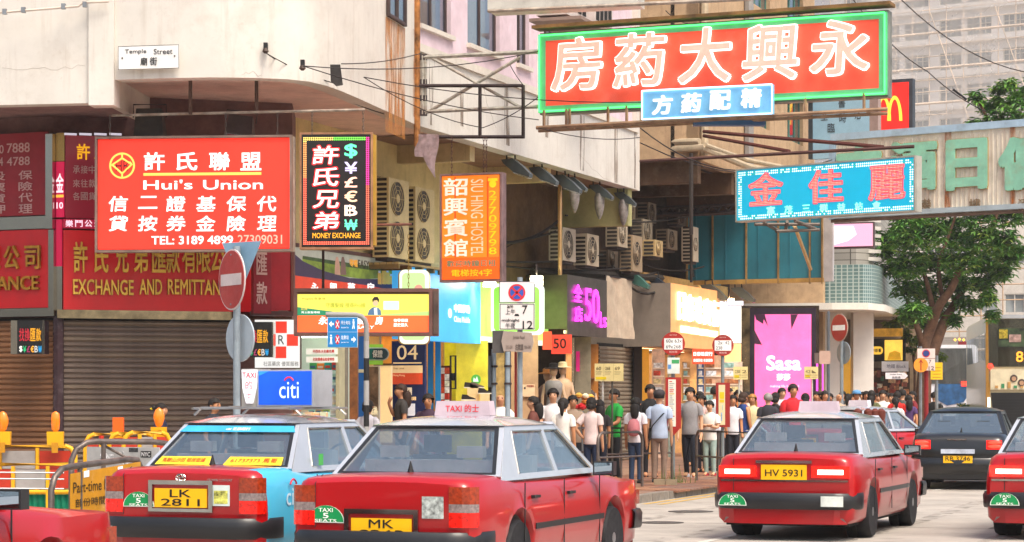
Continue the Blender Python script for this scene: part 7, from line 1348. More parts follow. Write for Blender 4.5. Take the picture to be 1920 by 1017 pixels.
b.disc('orange_disc', 1726, 685, 13.5, mat('e8922a', .4, em=.1), .03, .02, 28); b.poly('arrow', [(1725, 695), (1725, 679), (1721, 682), (1726, 674), (1731, 682), (1727, 679), (1727, 695)], mat('a03018', .5), .052, .003)
b = board_px('yellow_notice', 'yellow notice board on a grey post in front of the coach', 'notice', 1744, 56, 1768, 56, 713); b.rect('sheet', 1745, 680, 1767, 712, mat('e8b810', .5, em=.1), 0, .02)
for i in range(4): b.rect('print_line', 1748, 689 + i * 6, 1764, 690.5 + i * 6, mat('b88a10', .6), .022, .002)
q = XY(1756, 56.05); MB().tube([(q.x - b.p.x, .04, -(b.z0 - GZ)), (q.x - b.p.x, .04, .6)], .04, 8).build('support_pole', GALV, b.o)
# bollards
for i, px_ in enumerate((1608, 1628, 1641, 1652)):
    p = XY(px_, 47.0); o = thing('bollard', ['brown bollard farthest from the black car', 'second brown bollard, between the outer one and the close pair', 'third brown bollard, one of the close pair', 'brown bollard nearest the black car'][i], 'bollard', (p.x, p.y, 0), 0, 'brown bollards by the crossing taxi'); o.scale = (1, 1, 1.32); MB().lathe([(.075, 0), (.075, .82), (.09, .84), (.09, .9), (.075, .92), (.095, .98), (.09, 1.06), (.03, 1.1)], n=14).build('post', mat('6a2e20', .5, noise=.15), o, smooth=40); MB().lathe([(.078, .7), (.078, .76)], n=14).build('band', mat('a88a70', .5), o)
# steel railings on the footway
def railing(pts, zt, zm, label, arch=.16, r=.027, z0=GZ, mid=(), m=RAIL):
    a, b_ = V(pts[0]), V(pts[1]); L_ = (b_ - a).length; u = (b_ - a) / L_; o = thing('railing', label, 'railing', (a.x, a.y, z0), atan2(u.y, u.x), 'steel railings along the kerb')
    h = zt - z0; pa = [(0, 0, 0), (0, 0, h - arch)] + [(arch * (1 - cos(R(t))), 0, h - arch + arch * sin(R(t))) for t in (20, 40, 60, 80, 90)]; pb_ = [(L_ - x, y, z) for x, y, z in pa]
    MB().tube(pa + pb_[::-1], r, 8).build('hoop', m, o, smooth=60)
    for z in zm: MB().tube([(0, 0, z - z0), (L_, 0, z - z0)], r * .72, 6).build('mid_rail', m, o, smooth=60)
    for x in mid: MB().tube([(x * L_, 0, 0), (x * L_, 0, h)], r * .8, 6).build('upright', m, o, smooth=60)
    return o
zr1 = zpx(803, 41.2)
railing((XY(1109, 40.6), XY(1260, 42.4)), zpx(802, 42), (zpx(850, 42),), 'longer steel railing between the shoppers and the road', mid=(.36,))
railing((XY(1121, 38.4), XY(1204, 39.6)), zpx(811, 39), (zpx(857, 39),), 'shorter nearer steel railing with two bars')
railing((XY(1060, 39.5), XY(1103, 40.4)), zpx(803, 40), (zpx(848, 40),), 'steel railing mostly hidden behind the large taxi')
rl = railing((XY(1306, 42.6), XY(1452, 38.8)), zpx(808, 42.6), (zpx(855, 42.6),), 'steel railing running behind the braking taxi', mid=(.3,))
p = XY(1247, 40.4); o = thing('concrete_block', 'low concrete block on the footway beside weeds by the railing foot', 'block', (p.x, p.y, GZ), R(-8)); MB().box(-.2, .0, 0, .2, 0, .11).build('half_block', mat('9a8a70', .9, noise=.2, dirt=.4, bump=.4), o); MB().box(.008, .2, 0, .2, 0, .105).build('half_block', mat('9a8a70', .9, noise=.2, dirt=.4, bump=.4), o)
# tufts of weeds
wd = MB(); random.seed(11)
for i in range(70): x, y = random.gauss(0, .12), random.gauss(0, .08); h = random.uniform(.04, .16) if i > 20 else random.uniform(.2, .42); dx = random.uniform(-.08, .08); wd.add([(x - .006, y, 0), (x + .006, y, 0), (x + dx, y, h)], [(0, 1, 2)])
p = XY(1262, 41.4); wd.build('weeds', mat('5a6a30', .8, noise=.2), loc=(p.x, p.y, GZ), kind='stuff')
# ------------------------------------------------------------------ barriers on the left
YEL = mat('e8a808', .45, noise=.06, dirt=.2); GRN = mat('0a7a5c', .45, noise=.12, dirt=.2); ORG = mat('c86a14', .5, noise=.12, dirt=.35); REDB = mat('b83014', .5, noise=.15); WHB = mat('9c9692', .5, noise=.15)
def barrier(p, rz, w, label, panel=None, greens=True, h=1.04, z=0):
    o = thing('plastic_barrier', label, 'barrier', (p[0], p[1], z), rz, 'yellow plastic road barriers'); r = .032
    MB().tube([(0, 0, .12), (0, 0, h - .12), (.05, 0, h - .03), (.12, 0, h), (w - .12, 0, h), (w - .05, 0, h - .03), (w, 0, h - .12), (w, 0, .12)], r, 8).build('hoop', YEL, o, smooth=60)
    for zz in (h - .33, h - .62, .12): MB().tube([(0, 0, zz), (w, 0, zz)], r * .8, 8).build('cross_rail', YEL, o, smooth=60)
    n3 = 3; cw_ = w / n3
    for i in range(1, n3): MB().box(i * cw_ - .02, i * cw_ + .02, -.025, .025, .12, h - .02).build('upright', YEL, o)
    for i in range(n3):
        MB().box(i * cw_ + .03, (i + 1) * cw_ - .03, -.012, .0, h - .29, h - .06).build('reflective_panel', REDB if i % 2 == 0 else WHB, o)
        g = MB(); nn = 10
        for j in range(nn): xa, xb = i * cw_ + .03 + (cw_ - .06) * j / nn, i * cw_ + .03 + (cw_ - .06) * (j + 1) / nn; ya, yb = (.02 if j % 2 else -.01), (-.01 if j % 2 else .02); g.add([(xa, ya + .03, .14), (xb, yb + .03, .14), (xb, yb + .03, h - .36), (xa, ya + .03, h - .36)], [(0, 1, 2, 3)])
        g.build('green_infill', GRN, o)
    if panel: MB().box(.02, .02 + w * .44, -.06, -.03, .1, h - .64).build('orange_panel', ORG, o); link('panel_text', textmesh('CLP', .06, .2, h - .86, h - .81, -.062, .001, mat('4a2408', .6)), o); rdisc(o, .035, -.064, -.061, h - .835, BLK, 'emblem', 14, x=.28); link('panel_text', textmesh('中電', .36, .46, h - .86, h - .81, -.062, .001, mat('4a2408', .6)), o)
    for x in (.15, w - .15): MB().box(x - .05, x + .05, -.22, .22, 0, .05).build('foot', BLK, o)
    return o
def warn_lamp(p, z, label, sq=False, side=1.):
    o = thing('warning_lamp', label, 'lamp', (p[0], p[1], z), 0, 'amber warning lamps on the barriers'); MB().prism([(-.1, .0), (.1, .0), (.105, .17), (-.105, .17)], [], -.04, .04).build('yellow_base', YEL, o); MB().box(-.04, .04, -.055, -.035, -.1, .03).build('clamp', mat('c88a10', .5), o)
    m_ = mat('f07a10', .2, em=.35, noise=.12, scale=8, coat=.5)
    if sq: MB().box(-.075, .075, -.035, .035, .17, .37).build('amber_lens', mat('e8601a', .3, em=.25, noise=.1), o)
    else: MB().lathe([(.02, .17), (.05, .2), (.075 * side, .28), (.075 * side, .33), (.05, .4), (.01, .43)], n=16).build('amber_lens', m_, o, smooth=60).scale = (1, .6, 1)
Yb = 29.4; pb1 = XY(-70, 29.5); pb2 = XY(135, 29.3)
barrier(pb1, R(0), pb2.x - pb1.x, 'yellow plastic barrier with red and white panels over green infill')
pb3 = XY(-40, 27.6); barrier(pb3, R(0), 1.25, 'nearer low yellow plastic barrier with an orange panel', True, h=.86)
for i, (a, c) in enumerate(((160, 245), (205, 285), (232, 320))): p1, p2 = XY(a, 31.5 - i * .5), XY(c, 32.6 - i * .3); barrier(p1, R(18), .62, ['yellow barrier end hoop beside the red knob', 'middle overlapping yellow barrier hoop behind the grey board', 'yellow barrier hoop closest to the rear window of the blue taxi'][i], h=1.16 + .02 * i)
warn_lamp(XY(104, 29.3), 1.06, 'amber oval warning lamp before the maroon shop corner post', side=.75); warn_lamp(XY(5, 29.4), 1.06, 'amber round warning lamp cut by the picture edge'); warn_lamp(XY(222, 31.8), 1.02, 'square orange warning lamp behind the barrier hoops', True); warn_lamp(XY(298, 30.8), 1.1, 'amber oval warning lamp beside the taxi rear window')
b = board_px('stickered_board', 'grey hoarding board covered in torn stickers behind the steel railing', 'board', 165, 30.6, 300, 30.2, 985); b.rect('panel', 165, 838, 300, 930, mat('a8a8a6', .6, noise=.15, dirt=.4), 0, .03)
for x, y, w_, h_, c_ in ((190, 850, 14, 11, 'd8d4d0'), (205, 852, 10, 9, 'c0c8cc'), (244, 840, 17, 8, '3a3a3c'), (266, 846, 20, 12, '1c1c1e'), (212, 862, 6, 6, '30302e'), (196, 866, 12, 6, 'e0dcd8'), (230, 868, 14, 8, 'dcdcdc'), (252, 862, 10, 9, 'e0d8d0'), (226, 846, 8, 6, 'b8b8b8')): b.rect('sticker', x, y, x + w_, y + h_, mat(c_, .6, noise=.9, scale=30), .03, .002)
b.txt('graffiti', 'NYC', 268, 848, 284, 856, mat('e0e0e0', .6), .034)
# two leaning steel pedestrian railings
def free_rail(name, label, pa, pb_, za, zb_, m, rail2=True):
    o = thing('steel_railing', label, 'railing', (pa[0], pa[1], 0), 0, 'portable steel railings by the barriers'); a = V((0, 0, za)); b_ = V((pb_[0] - pa[0], pb_[1] - pa[1], zb_)); u = (b_ - a).normalized(); r = .035
    P_ = [(0, 0, .0), (0, 0, za - .22), tuple(V((0, 0, za - .22)) + V((u.x * .06, u.y * .06, .13))), tuple(a + u * .2 + V((0, 0, -.01))), tuple(a + u * .34), tuple(b_ - u * .3), tuple(b_ - u * .12 + V((0, 0, -.02))), (b_.x, b_.y, zb_ - .16), (b_.x, b_.y, .0)]
    MB().tube(P_, r, 8).build('hoop', m, o, smooth=60); q = a.lerp(b_, .3); MB().tube([(q.x, q.y, 0), tuple(q)], r * .8, 8).build('upright', m, o, smooth=60)
    return o, a, b_
o, a, b_ = free_rail('r', 'nearer portable steel railing carrying the yellow part-time pedestrian plate', XY(96, 24.0), XY(268, 25.6), zpx(880, 24.0), zpx(858, 25.6), RAIL)
b = board_px('pedestrian_plate', 'mustard yellow worn plate reading Part-time Pedestrian with stickers', 'sign', 131, 24.3, 262, 25.5, 970)
b.poly('plate', [(131, 889), (262, 866), (262, 962), (131, 969)], mat('c88a10', .5, noise=.12, dirt=.4, dirtcol='e0c8a0'), 0, .012)
tm_ = mat('3a2a10', .6); b.poly('sticker', [(155, 884), (165, 882), (165, 894), (155, 896)], wq, .014, .002); b.poly('sticker', [(219, 876), (228, 874), (228, 884), (219, 886)], wq, .014, .002)
def skewtxt(st, x0, y0, x1, y1, h): 
    a_, za = b.L(x0, y0); c_, zc_ = b.L(x1, y1); me = textmesh(st, a_, c_, 0, h, -.016, .001, tm_, bold=.006); sl_ = (zc_ - za) / (c_ - a_)
    for v in me.vertices: v.co.z += za - h + (v.co.x - a_) * sl_
    link('lettering', me, b.o)
skewtxt('Part-time Pedestrian', 135, 905, 250, 892, .115); skewtxt('部份時間行人', 139, 936, 225, 926, .09)
free_rail('r', 'farther portable steel railing with a diagonal brace before the stickered board', XY(134, 26.6), XY(330, 27.4), zpx(828, 26.6), zpx(829, 27.4), RAIL)
rod('diagonal_brace', W3(188, 832, 26.9), W3(285, 885, 27.1), .018, RAIL, 'thin diagonal steel brace crossing the stickered board', 'bar')
for i, y in enumerate((886, 898, 916)): rod('horizontal_wire', W3(-20, y, 26.0), W3(120, y + 1, 26.2), .009, GALV, ['upper', 'middle', 'lowest'][i] + ' thin steel wire stretched in front of the low barrier', 'wire', 'wires before the low barrier')
rod('traffic_knob', W3(190, 824, 31), W3(190, 817, 31), .035, mat('c83020', .4), 'small red knob on top of the steel railing end', 'knob', n=10)
# planter far right
p = XY(1821, 84); o = thing('planter', 'dark planter box of clipped green shrubs with yellow flowers near the bus', 'planter', (p.x, p.y, 0)); MB().box(-.4, 1.2, 0, 1, 0, .9).build('box', mat('4a4040', .7, noise=.2), o); lf = MB(); random.seed(5)
for i in range(1500): x, y, z = random.uniform(-.4, .45), random.uniform(-.1, .9), random.uniform(.85, 1.45); s_ = .05; a = random.uniform(0, 6.3); lf.add([(x, y, z), (x + s_ * cos(a), y, z + s_ * sin(a)), (x + s_ * cos(a + 1.2), y + s_, z + s_ * sin(a + 1.2))], [(0, 1, 2)], 0 if random.random() < .92 else 1)
lf.build('shrub_foliage', [mat('3a6a20', .6, noise=.3, scale=8), mat('e0c820', .5)], o)
# ------------------------------------------------------------------ trees
BARK = mat('6a4c38', .85, noise=.3, scale=5, dirt=.4, dirtcol='3a2a20', bump=.5)
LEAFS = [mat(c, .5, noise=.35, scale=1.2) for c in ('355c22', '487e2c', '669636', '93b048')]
def limb(pts, r0, r1): 
    P = [V(p) for p in pts]; out = []
    for i in range(len(P) - 1):
        a, b_, c, d = P[max(i - 1, 0)], P[i], P[i + 1], P[min(i + 2, len(P) - 1)]
        for k in range(4): t = k / 4; out.append(.5 * ((2 * b_) + (c - a) * t + (2 * a - 5 * b_ + 4 * c - d) * t * t + (3 * b_ - a - 3 * c + d) * t ** 3))
    out.append(P[-1]); n = len(out); return out, [r0 + (r1 - r0) * i / (n - 1) for i in range(n)]
def leafcluster(b, c, r, n, size, top=None):
    for i in range(n):
        d = V((random.gauss(0, 1), random.gauss(0, 1), random.gauss(0, .8))); d.normalize(); rad = r * random.random() ** .45; q = c + d * rad
        # drooping sprays: several narrow leaves from one point
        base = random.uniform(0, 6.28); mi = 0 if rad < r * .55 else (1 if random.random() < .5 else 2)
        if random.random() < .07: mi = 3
        for k in range(5):
            a = base + k * 1.26 + random.uniform(-.4, .4); l = size * random.uniform(.7, 1.3); w = l * .16; dz = random.uniform(-.75, .35)
            dr = V((cos(a), sin(a), dz)).normalized(); sd = dr.cross(V((0, 0, 1))).normalized() * w; m1 = q + dr * l * .5 + V((0, 0, l * .08)); e = q + dr * l + V((0, 0, -l * .12))
            b.add([q, m1 + sd, e, m1 - sd], [(0, 1, 2, 3)], mi)
def tree(name, label, base, limbs, clusters, size=.2, dens=1.):
    o = thing(name, label, 'tree', tuple(base)); tb = MB()
    for pts, r0, r1 in limbs: P, rs = limb([tuple(V(p) - V(base)) for p in pts], r0, r1); tb.tube(P, r0, 9, rs=rs)
    tb.build('trunk', BARK, o, smooth=60); lb = MB()
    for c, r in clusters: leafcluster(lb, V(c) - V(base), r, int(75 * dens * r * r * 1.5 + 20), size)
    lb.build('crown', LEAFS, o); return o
random.seed(21); Yt = 72.; tp_ = lambda x, y, d=0: tuple(W3(x, y, Yt + d)); b0 = tuple(XY(1732, Yt)) + (.1,)
limbs = [((b0, tp_(1732, 740), tp_(1735, 690), tp_(1733, 650), tp_(1745, 615), tp_(1760, 575, -.3), tp_(1785, 540, -.5), tp_(1800, 500, -.6)), .27, .10), ((tp_(1738, 690), tp_(1752, 650, .2), tp_(1770, 605, .3), tp_(1790, 570, .5), tp_(1815, 530, .8)), .24, .08), ((tp_(1733, 655), tp_(1722, 620), tp_(1712, 590, .3), tp_(1700, 560, .4)), .12, .05), ((tp_(1742, 620), tp_(1748, 575), tp_(1735, 520), tp_(1722, 470)), .12, .04), ((tp_(1800, 505), tp_(1835, 460), tp_(1865, 415), tp_(1890, 300), tp_(1885, 230)), .09, .03), ((tp_(1770, 570), tp_(1760, 500), tp_(1780, 440), tp_(1800, 380)), .08, .03)]
cl_px = [(1670, 450, 26), (1700, 440, 30), (1740, 435, 34), (1790, 440, 36), (1840, 440, 34), (1885, 450, 28), (1672, 500, 24), (1705, 495, 34), (1750, 490, 36), (1800, 485, 36), (1850, 490, 34), (1890, 480, 24), (1700, 540, 26), (1735, 545, 30), (1790, 535, 30), (1845, 530, 28), (1880, 505, 22), (1720, 585, 20), (1760, 580, 20), (1812, 570, 18), (1850, 560, 16), (1700, 590, 16), (1740, 610, 14), (1790, 600, 14), (1860, 590, 12), (1700, 405, 30), (1760, 395, 30), (1830, 390, 34), (1895, 400, 30), (1660, 470, 14), (1905, 470, 14)]
random.seed(22)
clusters = [(tp_(x, y, random.uniform(-1.2, 1.2)), r * Yt / F * 1.05) for x, y, r in cl_px]
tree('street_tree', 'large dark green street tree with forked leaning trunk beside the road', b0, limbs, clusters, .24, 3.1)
top_px = [(1830, 185, 16), (1850, 205, 18), (1872, 170, 15), (1890, 160, 18), (1900, 195, 22), (1880, 215, 24), (1915, 175, 20), (1850, 235, 20), (1900, 235, 26), (1825, 232, 12), (1925, 215, 26), (1870, 190, 12), (1935, 160, 20)]
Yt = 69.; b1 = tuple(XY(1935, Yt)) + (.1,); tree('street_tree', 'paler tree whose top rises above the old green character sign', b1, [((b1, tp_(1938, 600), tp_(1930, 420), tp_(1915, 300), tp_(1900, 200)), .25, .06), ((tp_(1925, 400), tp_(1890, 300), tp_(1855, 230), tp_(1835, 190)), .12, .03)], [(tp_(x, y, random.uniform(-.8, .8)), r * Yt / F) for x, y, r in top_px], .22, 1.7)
Yt = 74.; b2 = tuple(XY(1712, Yt)) + (.1,); LEAFS2 = LEAFS; LEAFS = [mat(c, .5, noise=.35, scale=1.2) for c in ('4a6a20', '6a8a2c', '8ba83a', 'a8c840')]
tree('young_tree', 'thin yellow green sapling under the big tree beside the cafe light box', b2, [((b2, tp_(1715, 700), tp_(1705, 640), tp_(1690, 605)), .05, .015), ((tp_(1712, 680), tp_(1722, 640), tp_(1735, 625)), .03, .01)], [(tp_(x, y, random.uniform(-.4, .4)), r * Yt / F) for x, y, r in ((1690, 600, 16), (1712, 605, 16), (1700, 630, 14), (1720, 640, 12), (1675, 612, 8), (1665, 608, 5), (1735, 655, 10), (1760, 670, 14), (1705, 655, 10), (1745, 700, 10), (1672, 686, 5))], .17, 3.5)
# ------------------------------------------------------------------ people
def skinmesh(verts, edges, radii, m, sub=1, root=0, post=None):
    me = bpy.data.meshes.new('s'); me.from_pydata(verts, edges, []); o = bpy.data.objects.new('s', me); TS.collection.objects.link(o)
    o.modifiers.new('k', 'SKIN').use_smooth_shade = True; sb = o.modifiers.new('b', 'SUBSURF'); sb.levels = sub; sb.render_levels = sub
    for i, r in enumerate(radii):
        d = me.skin_vertices[0].data[i]; d.radius = (r * 1.16, r * 1.16); d.use_root = i == root
    out = evaluate(o)
    bpy.data.objects.remove(o); bpy.data.meshes.remove(me)
    if post:
        for v in out.vertices: v.co = V(post(v.co))
    out.materials.clear(); out.materials.append(m); out.polygons.foreach_set('use_smooth', [True] * len(out.polygons)); return out
def ell(b, secs, n=14, mi=0):
    rings = [[(c[0] + c[3] * cos(2 * pi * k / n), c[1] + c[4] * sin(2 * pi * k / n), c[2]) for k in range(n)] for c in secs]; vs = [v for r_ in rings for v in r_]; fs = []
    for i in range(len(rings) - 1):
        for k in range(n): fs.append((i * n + k, i * n + (k + 1) % n, (i + 1) * n + (k + 1) % n, (i + 1) * n + k))
    fs += [tuple(range(n))[::-1], tuple((len(rings) - 1) * n + k for k in range(n))]; b.add(vs, fs, mi); return b
SKINS = [mat(c, .5, noise=.06) for c in ('c98f6a', 'b87c58', 'd4a07c', 'c28860')]
HAIRB = mat('1c1612', .75, noise=.3, scale=20); HAIRBR = mat('3a2418', .7, noise=.3, scale=20)
def person(label, px, Y, h, rot, shirt, trousers='20242e', hair='short', sex='m', arms=('down', 'down'), hairc=None, shoes='1a1a1c', base=GZ, walk=0., sleeve='short', cap=None, bag=None, skin=None, near=False, legs=True, tanktop=False, shorts=False, glasses=False, lean=0, bp=None):
    p = XY(px, Y); o = thing('person', label, 'person', (p.x, p.y, base), R(rot)); sk = skin or random.choice(SKINS); sx = .92 if sex == 'f' else 1.0
    S_ = lambda x, y, z: (x * h * sx, y * h, z * h); v = []; e = []; r = []
    def add(pt, rad, par=None): v.append(S_(*pt)); r.append(tuple(a * h for a in rad) if isinstance(rad, tuple) else rad * h); i = len(v) - 1; (e.append((par, i)) if par is not None else None); return i
    pel = add((0, 0, .545), .044); sp = add((0, .005, .60), .042, pel); chst = add((0, .0, .70), .048, sp); ut = add((0, .008, .775), .042, chst); nb = add((0, .008, .83), .026, ut); nk = add((0, -.0, .862), .024, nb)
    chin = add((0, -.018, .886), .037, nk); hd = add((0, -.008, .93), .053, chin); tp = add((0, .0, .965), .040, hd)
    nose = add((0, -.070, .915), .007, hd)
    P = {}
    for sg, a in ((-1, arms[0]), (1, arms[1])):
        cl = add((sg * .062, .006, .785), .030, ut); sh = add((sg * .098, .006, .78), .027, cl)
        spec = {'down': ((.124, .012, .635), (.128, -.025, .495), (.130, -.04, .445)), 'face': ((.125, -.05, .66), (.06, -.12, .80), (.035, -.10, .85)), 'hip': ((.19, .05, .66), (.115, .0, .555), (.09, -.03, .545)), 'fold': ((.125, -.03, .64), (.03, -.11, .665), (-.03, -.115, .675)), 'fwd': ((.125, -.03, .64), (.09, -.14, .60), (.08, -.18, .60)), 'strap': ((.14, .0, .65), (.07, -.09, .70), (.04, -.09, .73)), 'swing': ((.12, .06, .65), (.12, .05, .50), (.12, .03, .455)), 'out': ((.17, .0, .66), (.20, -.06, .53), (.21, -.08, .49))}[a]
        el = add((sg * spec[0][0], spec[0][1], spec[0][2]), .0205, sh); wr = add((sg * spec[1][0], spec[1][1], spec[1][2]), .0150, el); hn = add((sg * spec[2][0], spec[2][1], spec[2][2]), .0185, wr)
        d = (V(v[hn]) - V(v[wr])).normalized() / h; w0 = V(v[hn]) / h; 
        if near:
            sidev = V((0, 1, 0)) if abs(d.y) * h < .7 else V((0, 0, 1)); sidev = sidev / 1
            dn = d.normalized()
            for kf in range(4):
                off = sidev * (.0125 * (kf - 1.5)); ln = (.036, .042, .040, .032)[kf]; q0 = w0 + off + dn * .012; q1 = q0 + dn * ln * .55; q2 = q1 + dn * ln * .5 + V((-sg * .008, -.004, 0))
                def addw(q, rad, par): v.append((q.x * h * 1, q.y * h, q.z * h)); r.append(rad * h); e.append((par, len(v) - 1)); return len(v) - 1
                k1 = addw(q1, .0052, hn); addw(q2, .0045, k1)
            k1 = addw(w0 + V((-sg * .012, -.018, 0)) + dn * .004, .0058, hn); addw(w0 + V((-sg * .016, -.026, 0)) + dn * .02, .005, k1)
        else: add((sg * spec[2][0] + d.x * .03, spec[2][1] + d.y * .03, spec[2][2] + d.z * .03), .012, hn)
        P[sg] = (cl, sh, el)
    LG = {}
    for sg in (-1, 1):
        st = walk * sg; hp = add((sg * .046, 0, .462), .036, pel); kn = add((sg * .052, -.012 - st * .5 - abs(st) * .25, .285), .028, hp); an = add((sg * .052, .012 - st * 1.0 + (max(0, -st) * .25), .052 + max(0, -st) * .1), .019, kn); to = add((sg * .058, -.058 - st * 1.0 + (max(0, -st) * .25), .018), .019, an); LG[sg] = (hp, kn, an, to)
    def post(c):
        x, y, z = c; zz = z / h
        if .44 < zz < .86 and abs(x) < .1 * h: return c
        return (x, y, z)
    body = link('body', skinmesh(v, e, r, sk, 1, 0, post), o)
    def sub(idx, edg, rad, m, nm, pst=post, ext=()):
        mp = {i: k for k, i in enumerate(idx)}; vv = [v[i] for i in idx] + [S_(*x[0]) for x in ext]; ee = [(mp[a], mp[b_]) for a, b_ in edg] + [(mp[x[2]], len(idx) + k) for k, x in enumerate(ext)]; rr = [q * h for q in rad] + [x[1] * h for x in ext]
        return link(nm, skinmesh(vv, ee, rr, m, 1, 0, pst), o)
    cm = mat(shirt, .8, noise=.1, scale=6, bump=.1); A = V(v[P[-1][2]]) / h; lerp = lambda a, b_, t: tuple((V(v[a]) * (1 - t) + V(v[b_]) * t) / h)
    g = MB(); jit = random.uniform(-.004, .006); fw = 1.0 if sex == 'm' else .95
    ell(g, [(0, y * h, z * h, rx * h * sx * fw, ry * h) for y, z, rx, ry in ((0, .478, .094, .070), (0, .485, .096, .073), (0, .54, .094, .072), (0, .60, .084 + jit, .062), (0, .66, .088, .065), (.0, .72, .099, .070), (.004, .765, .106, .068), (.006, .795, .100, .060), (.008, .815, .078, .052), (.008, .832, .050, .044), (.006, .843, .040, .040))], 16)
    for s_ in (-1, 1):
        sh_, el_ = V(v[P[s_][1]]), V(v[P[s_][2]]); tq = .62 if sleeve == 'short' else 1.; c0 = V(S_(s_ * .045, .006, .797))
        if not tanktop: c1 = V(S_(s_ * .088, .006, .788)); g.tube([c0, c1, sh_ + V((s_ * .004 * h, 0, -.012 * h)), sh_.lerp(el_, .35), sh_.lerp(el_, tq)], .04, 12, rs=[.026 * h, .036 * h, .041 * h, .040 * h, .038 * h])
    g.build('shirt', cm, o, smooth=50)
    tm__ = mat(trousers, .8, noise=.12, scale=8, bump=.1)
    if legs:
        g = MB(); ell(g, [(0, 0, z * h, rx * h * sx, ry * h) for z, rx, ry in ((.43, .035, .035), (.455, .080, .064), (.50, .092, .071), (.56, .082, .062), (.585, .076, .056))], 16)
        for s_ in (-1, 1):
            hp_, kn_, an_ = (V(v[i_]) for i_ in LG[s_][:3]); hp_ = hp_ + V((0, 0, .02 * h))
            if shorts: g.tube([hp_, hp_.lerp(kn_, .5), hp_.lerp(kn_, .8)], .05, 10, rs=[.050 * h, .048 * h, .046 * h])
            else: g.tube([hp_, hp_.lerp(kn_, .45), kn_, kn_.lerp(an_, .5), an_ + V((0, 0, .0))], .05, 10, rs=[.050 * h, .046 * h, .035 * h, .031 * h, .029 * h])
        g.build('shorts' if shorts else 'trousers', tm__, o, smooth=50)
        for s in (-1, 1):
            a_, t_ = V(v[LG[s][2]]), V(v[LG[s][3]]); MB().prism([(-.055 * h, 0), (.035 * h, 0), (.04 * h, .03 * h), (.015 * h, .045 * h), (-.02 * h, .034 * h), (-.055 * h, .018 * h)], [], -.023 * h, .023 * h).build('shoe', mat(shoes, .6, noise=.1), o, loc=(a_.x, a_.y, max(0, t_.z - .018 * h)), rz=R(90), smooth=30)
    # head parts
    hm = hairc or HAIRB; hc = V(S_(0, -.004, .937)); hr = (.060 * h, .066 * h, .064 * h)
    if hair != 'bald':
        NU, NV = 18, 12; vs = []; fs = []; keep = {}
        for j in range(NV + 1):
            for i in range(NU):
                a = 2 * pi * i / NU; t = pi * j / NV; n_ = V((sin(t) * cos(a), sin(t) * sin(a), cos(t))); k = 1.0 + random.uniform(-.015, .03); vs.append((hc.x + n_.x * hr[0] * k, hc.y + .004 * h + n_.y * hr[1] * k, hc.z + n_.z * hr[2] * k)); keep[(j, i)] = n_
        for j in range(NV):
            for i in range(NU):
                n_ = keep[(j, i)]; low = -.45 if hair == 'short' else -.95; front = n_.y < -.25
                lim = .42 if front else (low if n_.y > .15 else -.1 if hair == 'short' else -.5)
                if n_.z > lim: fs.append((j * NU + i, (j + 1) * NU + i, (j + 1) * NU + (i + 1) % NU, j * NU + (i + 1) % NU))
        hb = MB().add(vs, fs); hme = hb.mesh(hm, 60); hob = link('hair', hme, o)
        if hair in ('long', 'tail', 'bun', 'bob'):
            if hair == 'long': pts = [(0, .045, .93), (0, .06, .87), (0, .062, .80), (0, .06, .74)]; rr = [.05, .05, .048, .03]
            elif hair == 'bob': pts = [(0, .02, .93), (0, .035, .885), (0, .035, .86)]; rr = [.055, .052, .035]
            elif hair == 'tail': pts = [(0, .06, .95), (0, .09, .93), (0, .095, .87), (0, .08, .80)]; rr = [.022, .024, .024, .01]
            else: pts = [(0, .05, .95), (0, .085, .955), (0, .095, .95)]; rr = [.02, .028, .02]
            link('hair_length', skinmesh([S_(*q) for q in pts], [(i, i + 1) for i in range(len(pts) - 1)], [x * h for x in rr], hm, 1), o)
    if cap: MB().lathe([(.064 * h, 0), (.066 * h, .012 * h), (.06 * h, .035 * h), (.04 * h, .052 * h), (.01 * h, .058 * h)], (0, .002 * h, .945 * h), 16).build('cap', mat(cap, .7, noise=.1), o, smooth=60); MB().prism([(-.045 * h, -.055 * h), (.045 * h, -.055 * h), (.03 * h, -.1 * h), (-.03 * h, -.1 * h)], [], 0, .006 * h).build('cap_peak', mat(cap, .7), o, loc=(0, 0, .955 * h), rot=(R(-90), 0, 0)).scale = (1, 1, 1)
    dk = mat('1c1210', .4)
    for s in (-1, 1): MB().lathe([(0, -.004 * h), (.006 * h, -.002 * h), (.0, .003 * h)], (0, 0, 0), 8, axis='y').build('eye', dk, o, loc=(s * .019 * h, -.060 * h, .926 * h)); MB().box(-.011 * h, .011 * h, -.002 * h, .004 * h, 0, .003 * h).build('eyebrow', hm, o, loc=(s * .019 * h, -.061 * h, .937 * h)); MB().lathe([(.0, -.004 * h), (.012 * h, 0), (.0, .004 * h)], (0, 0, 0), 8, axis='x').build('ear', sk, o, loc=(s * .058 * h, 0, .92 * h))
    MB().box(-.012 * h, .012 * h, -.003 * h, .004 * h, -.002 * h, .003 * h).build('mouth', mat('8a3a30', .5), o, loc=(0, -.056 * h, .897 * h))
    if glasses: g = MB(); [g.tube([(s * .02 * h + .014 * h * cos(t), -.064 * h, .926 * h + .011 * h * sin(t)) for t in [2 * pi * k / 12 for k in range(13)]], .0018 * h, 4, caps=False) for s in (-1, 1)]; g.build('glasses', BLK, o)
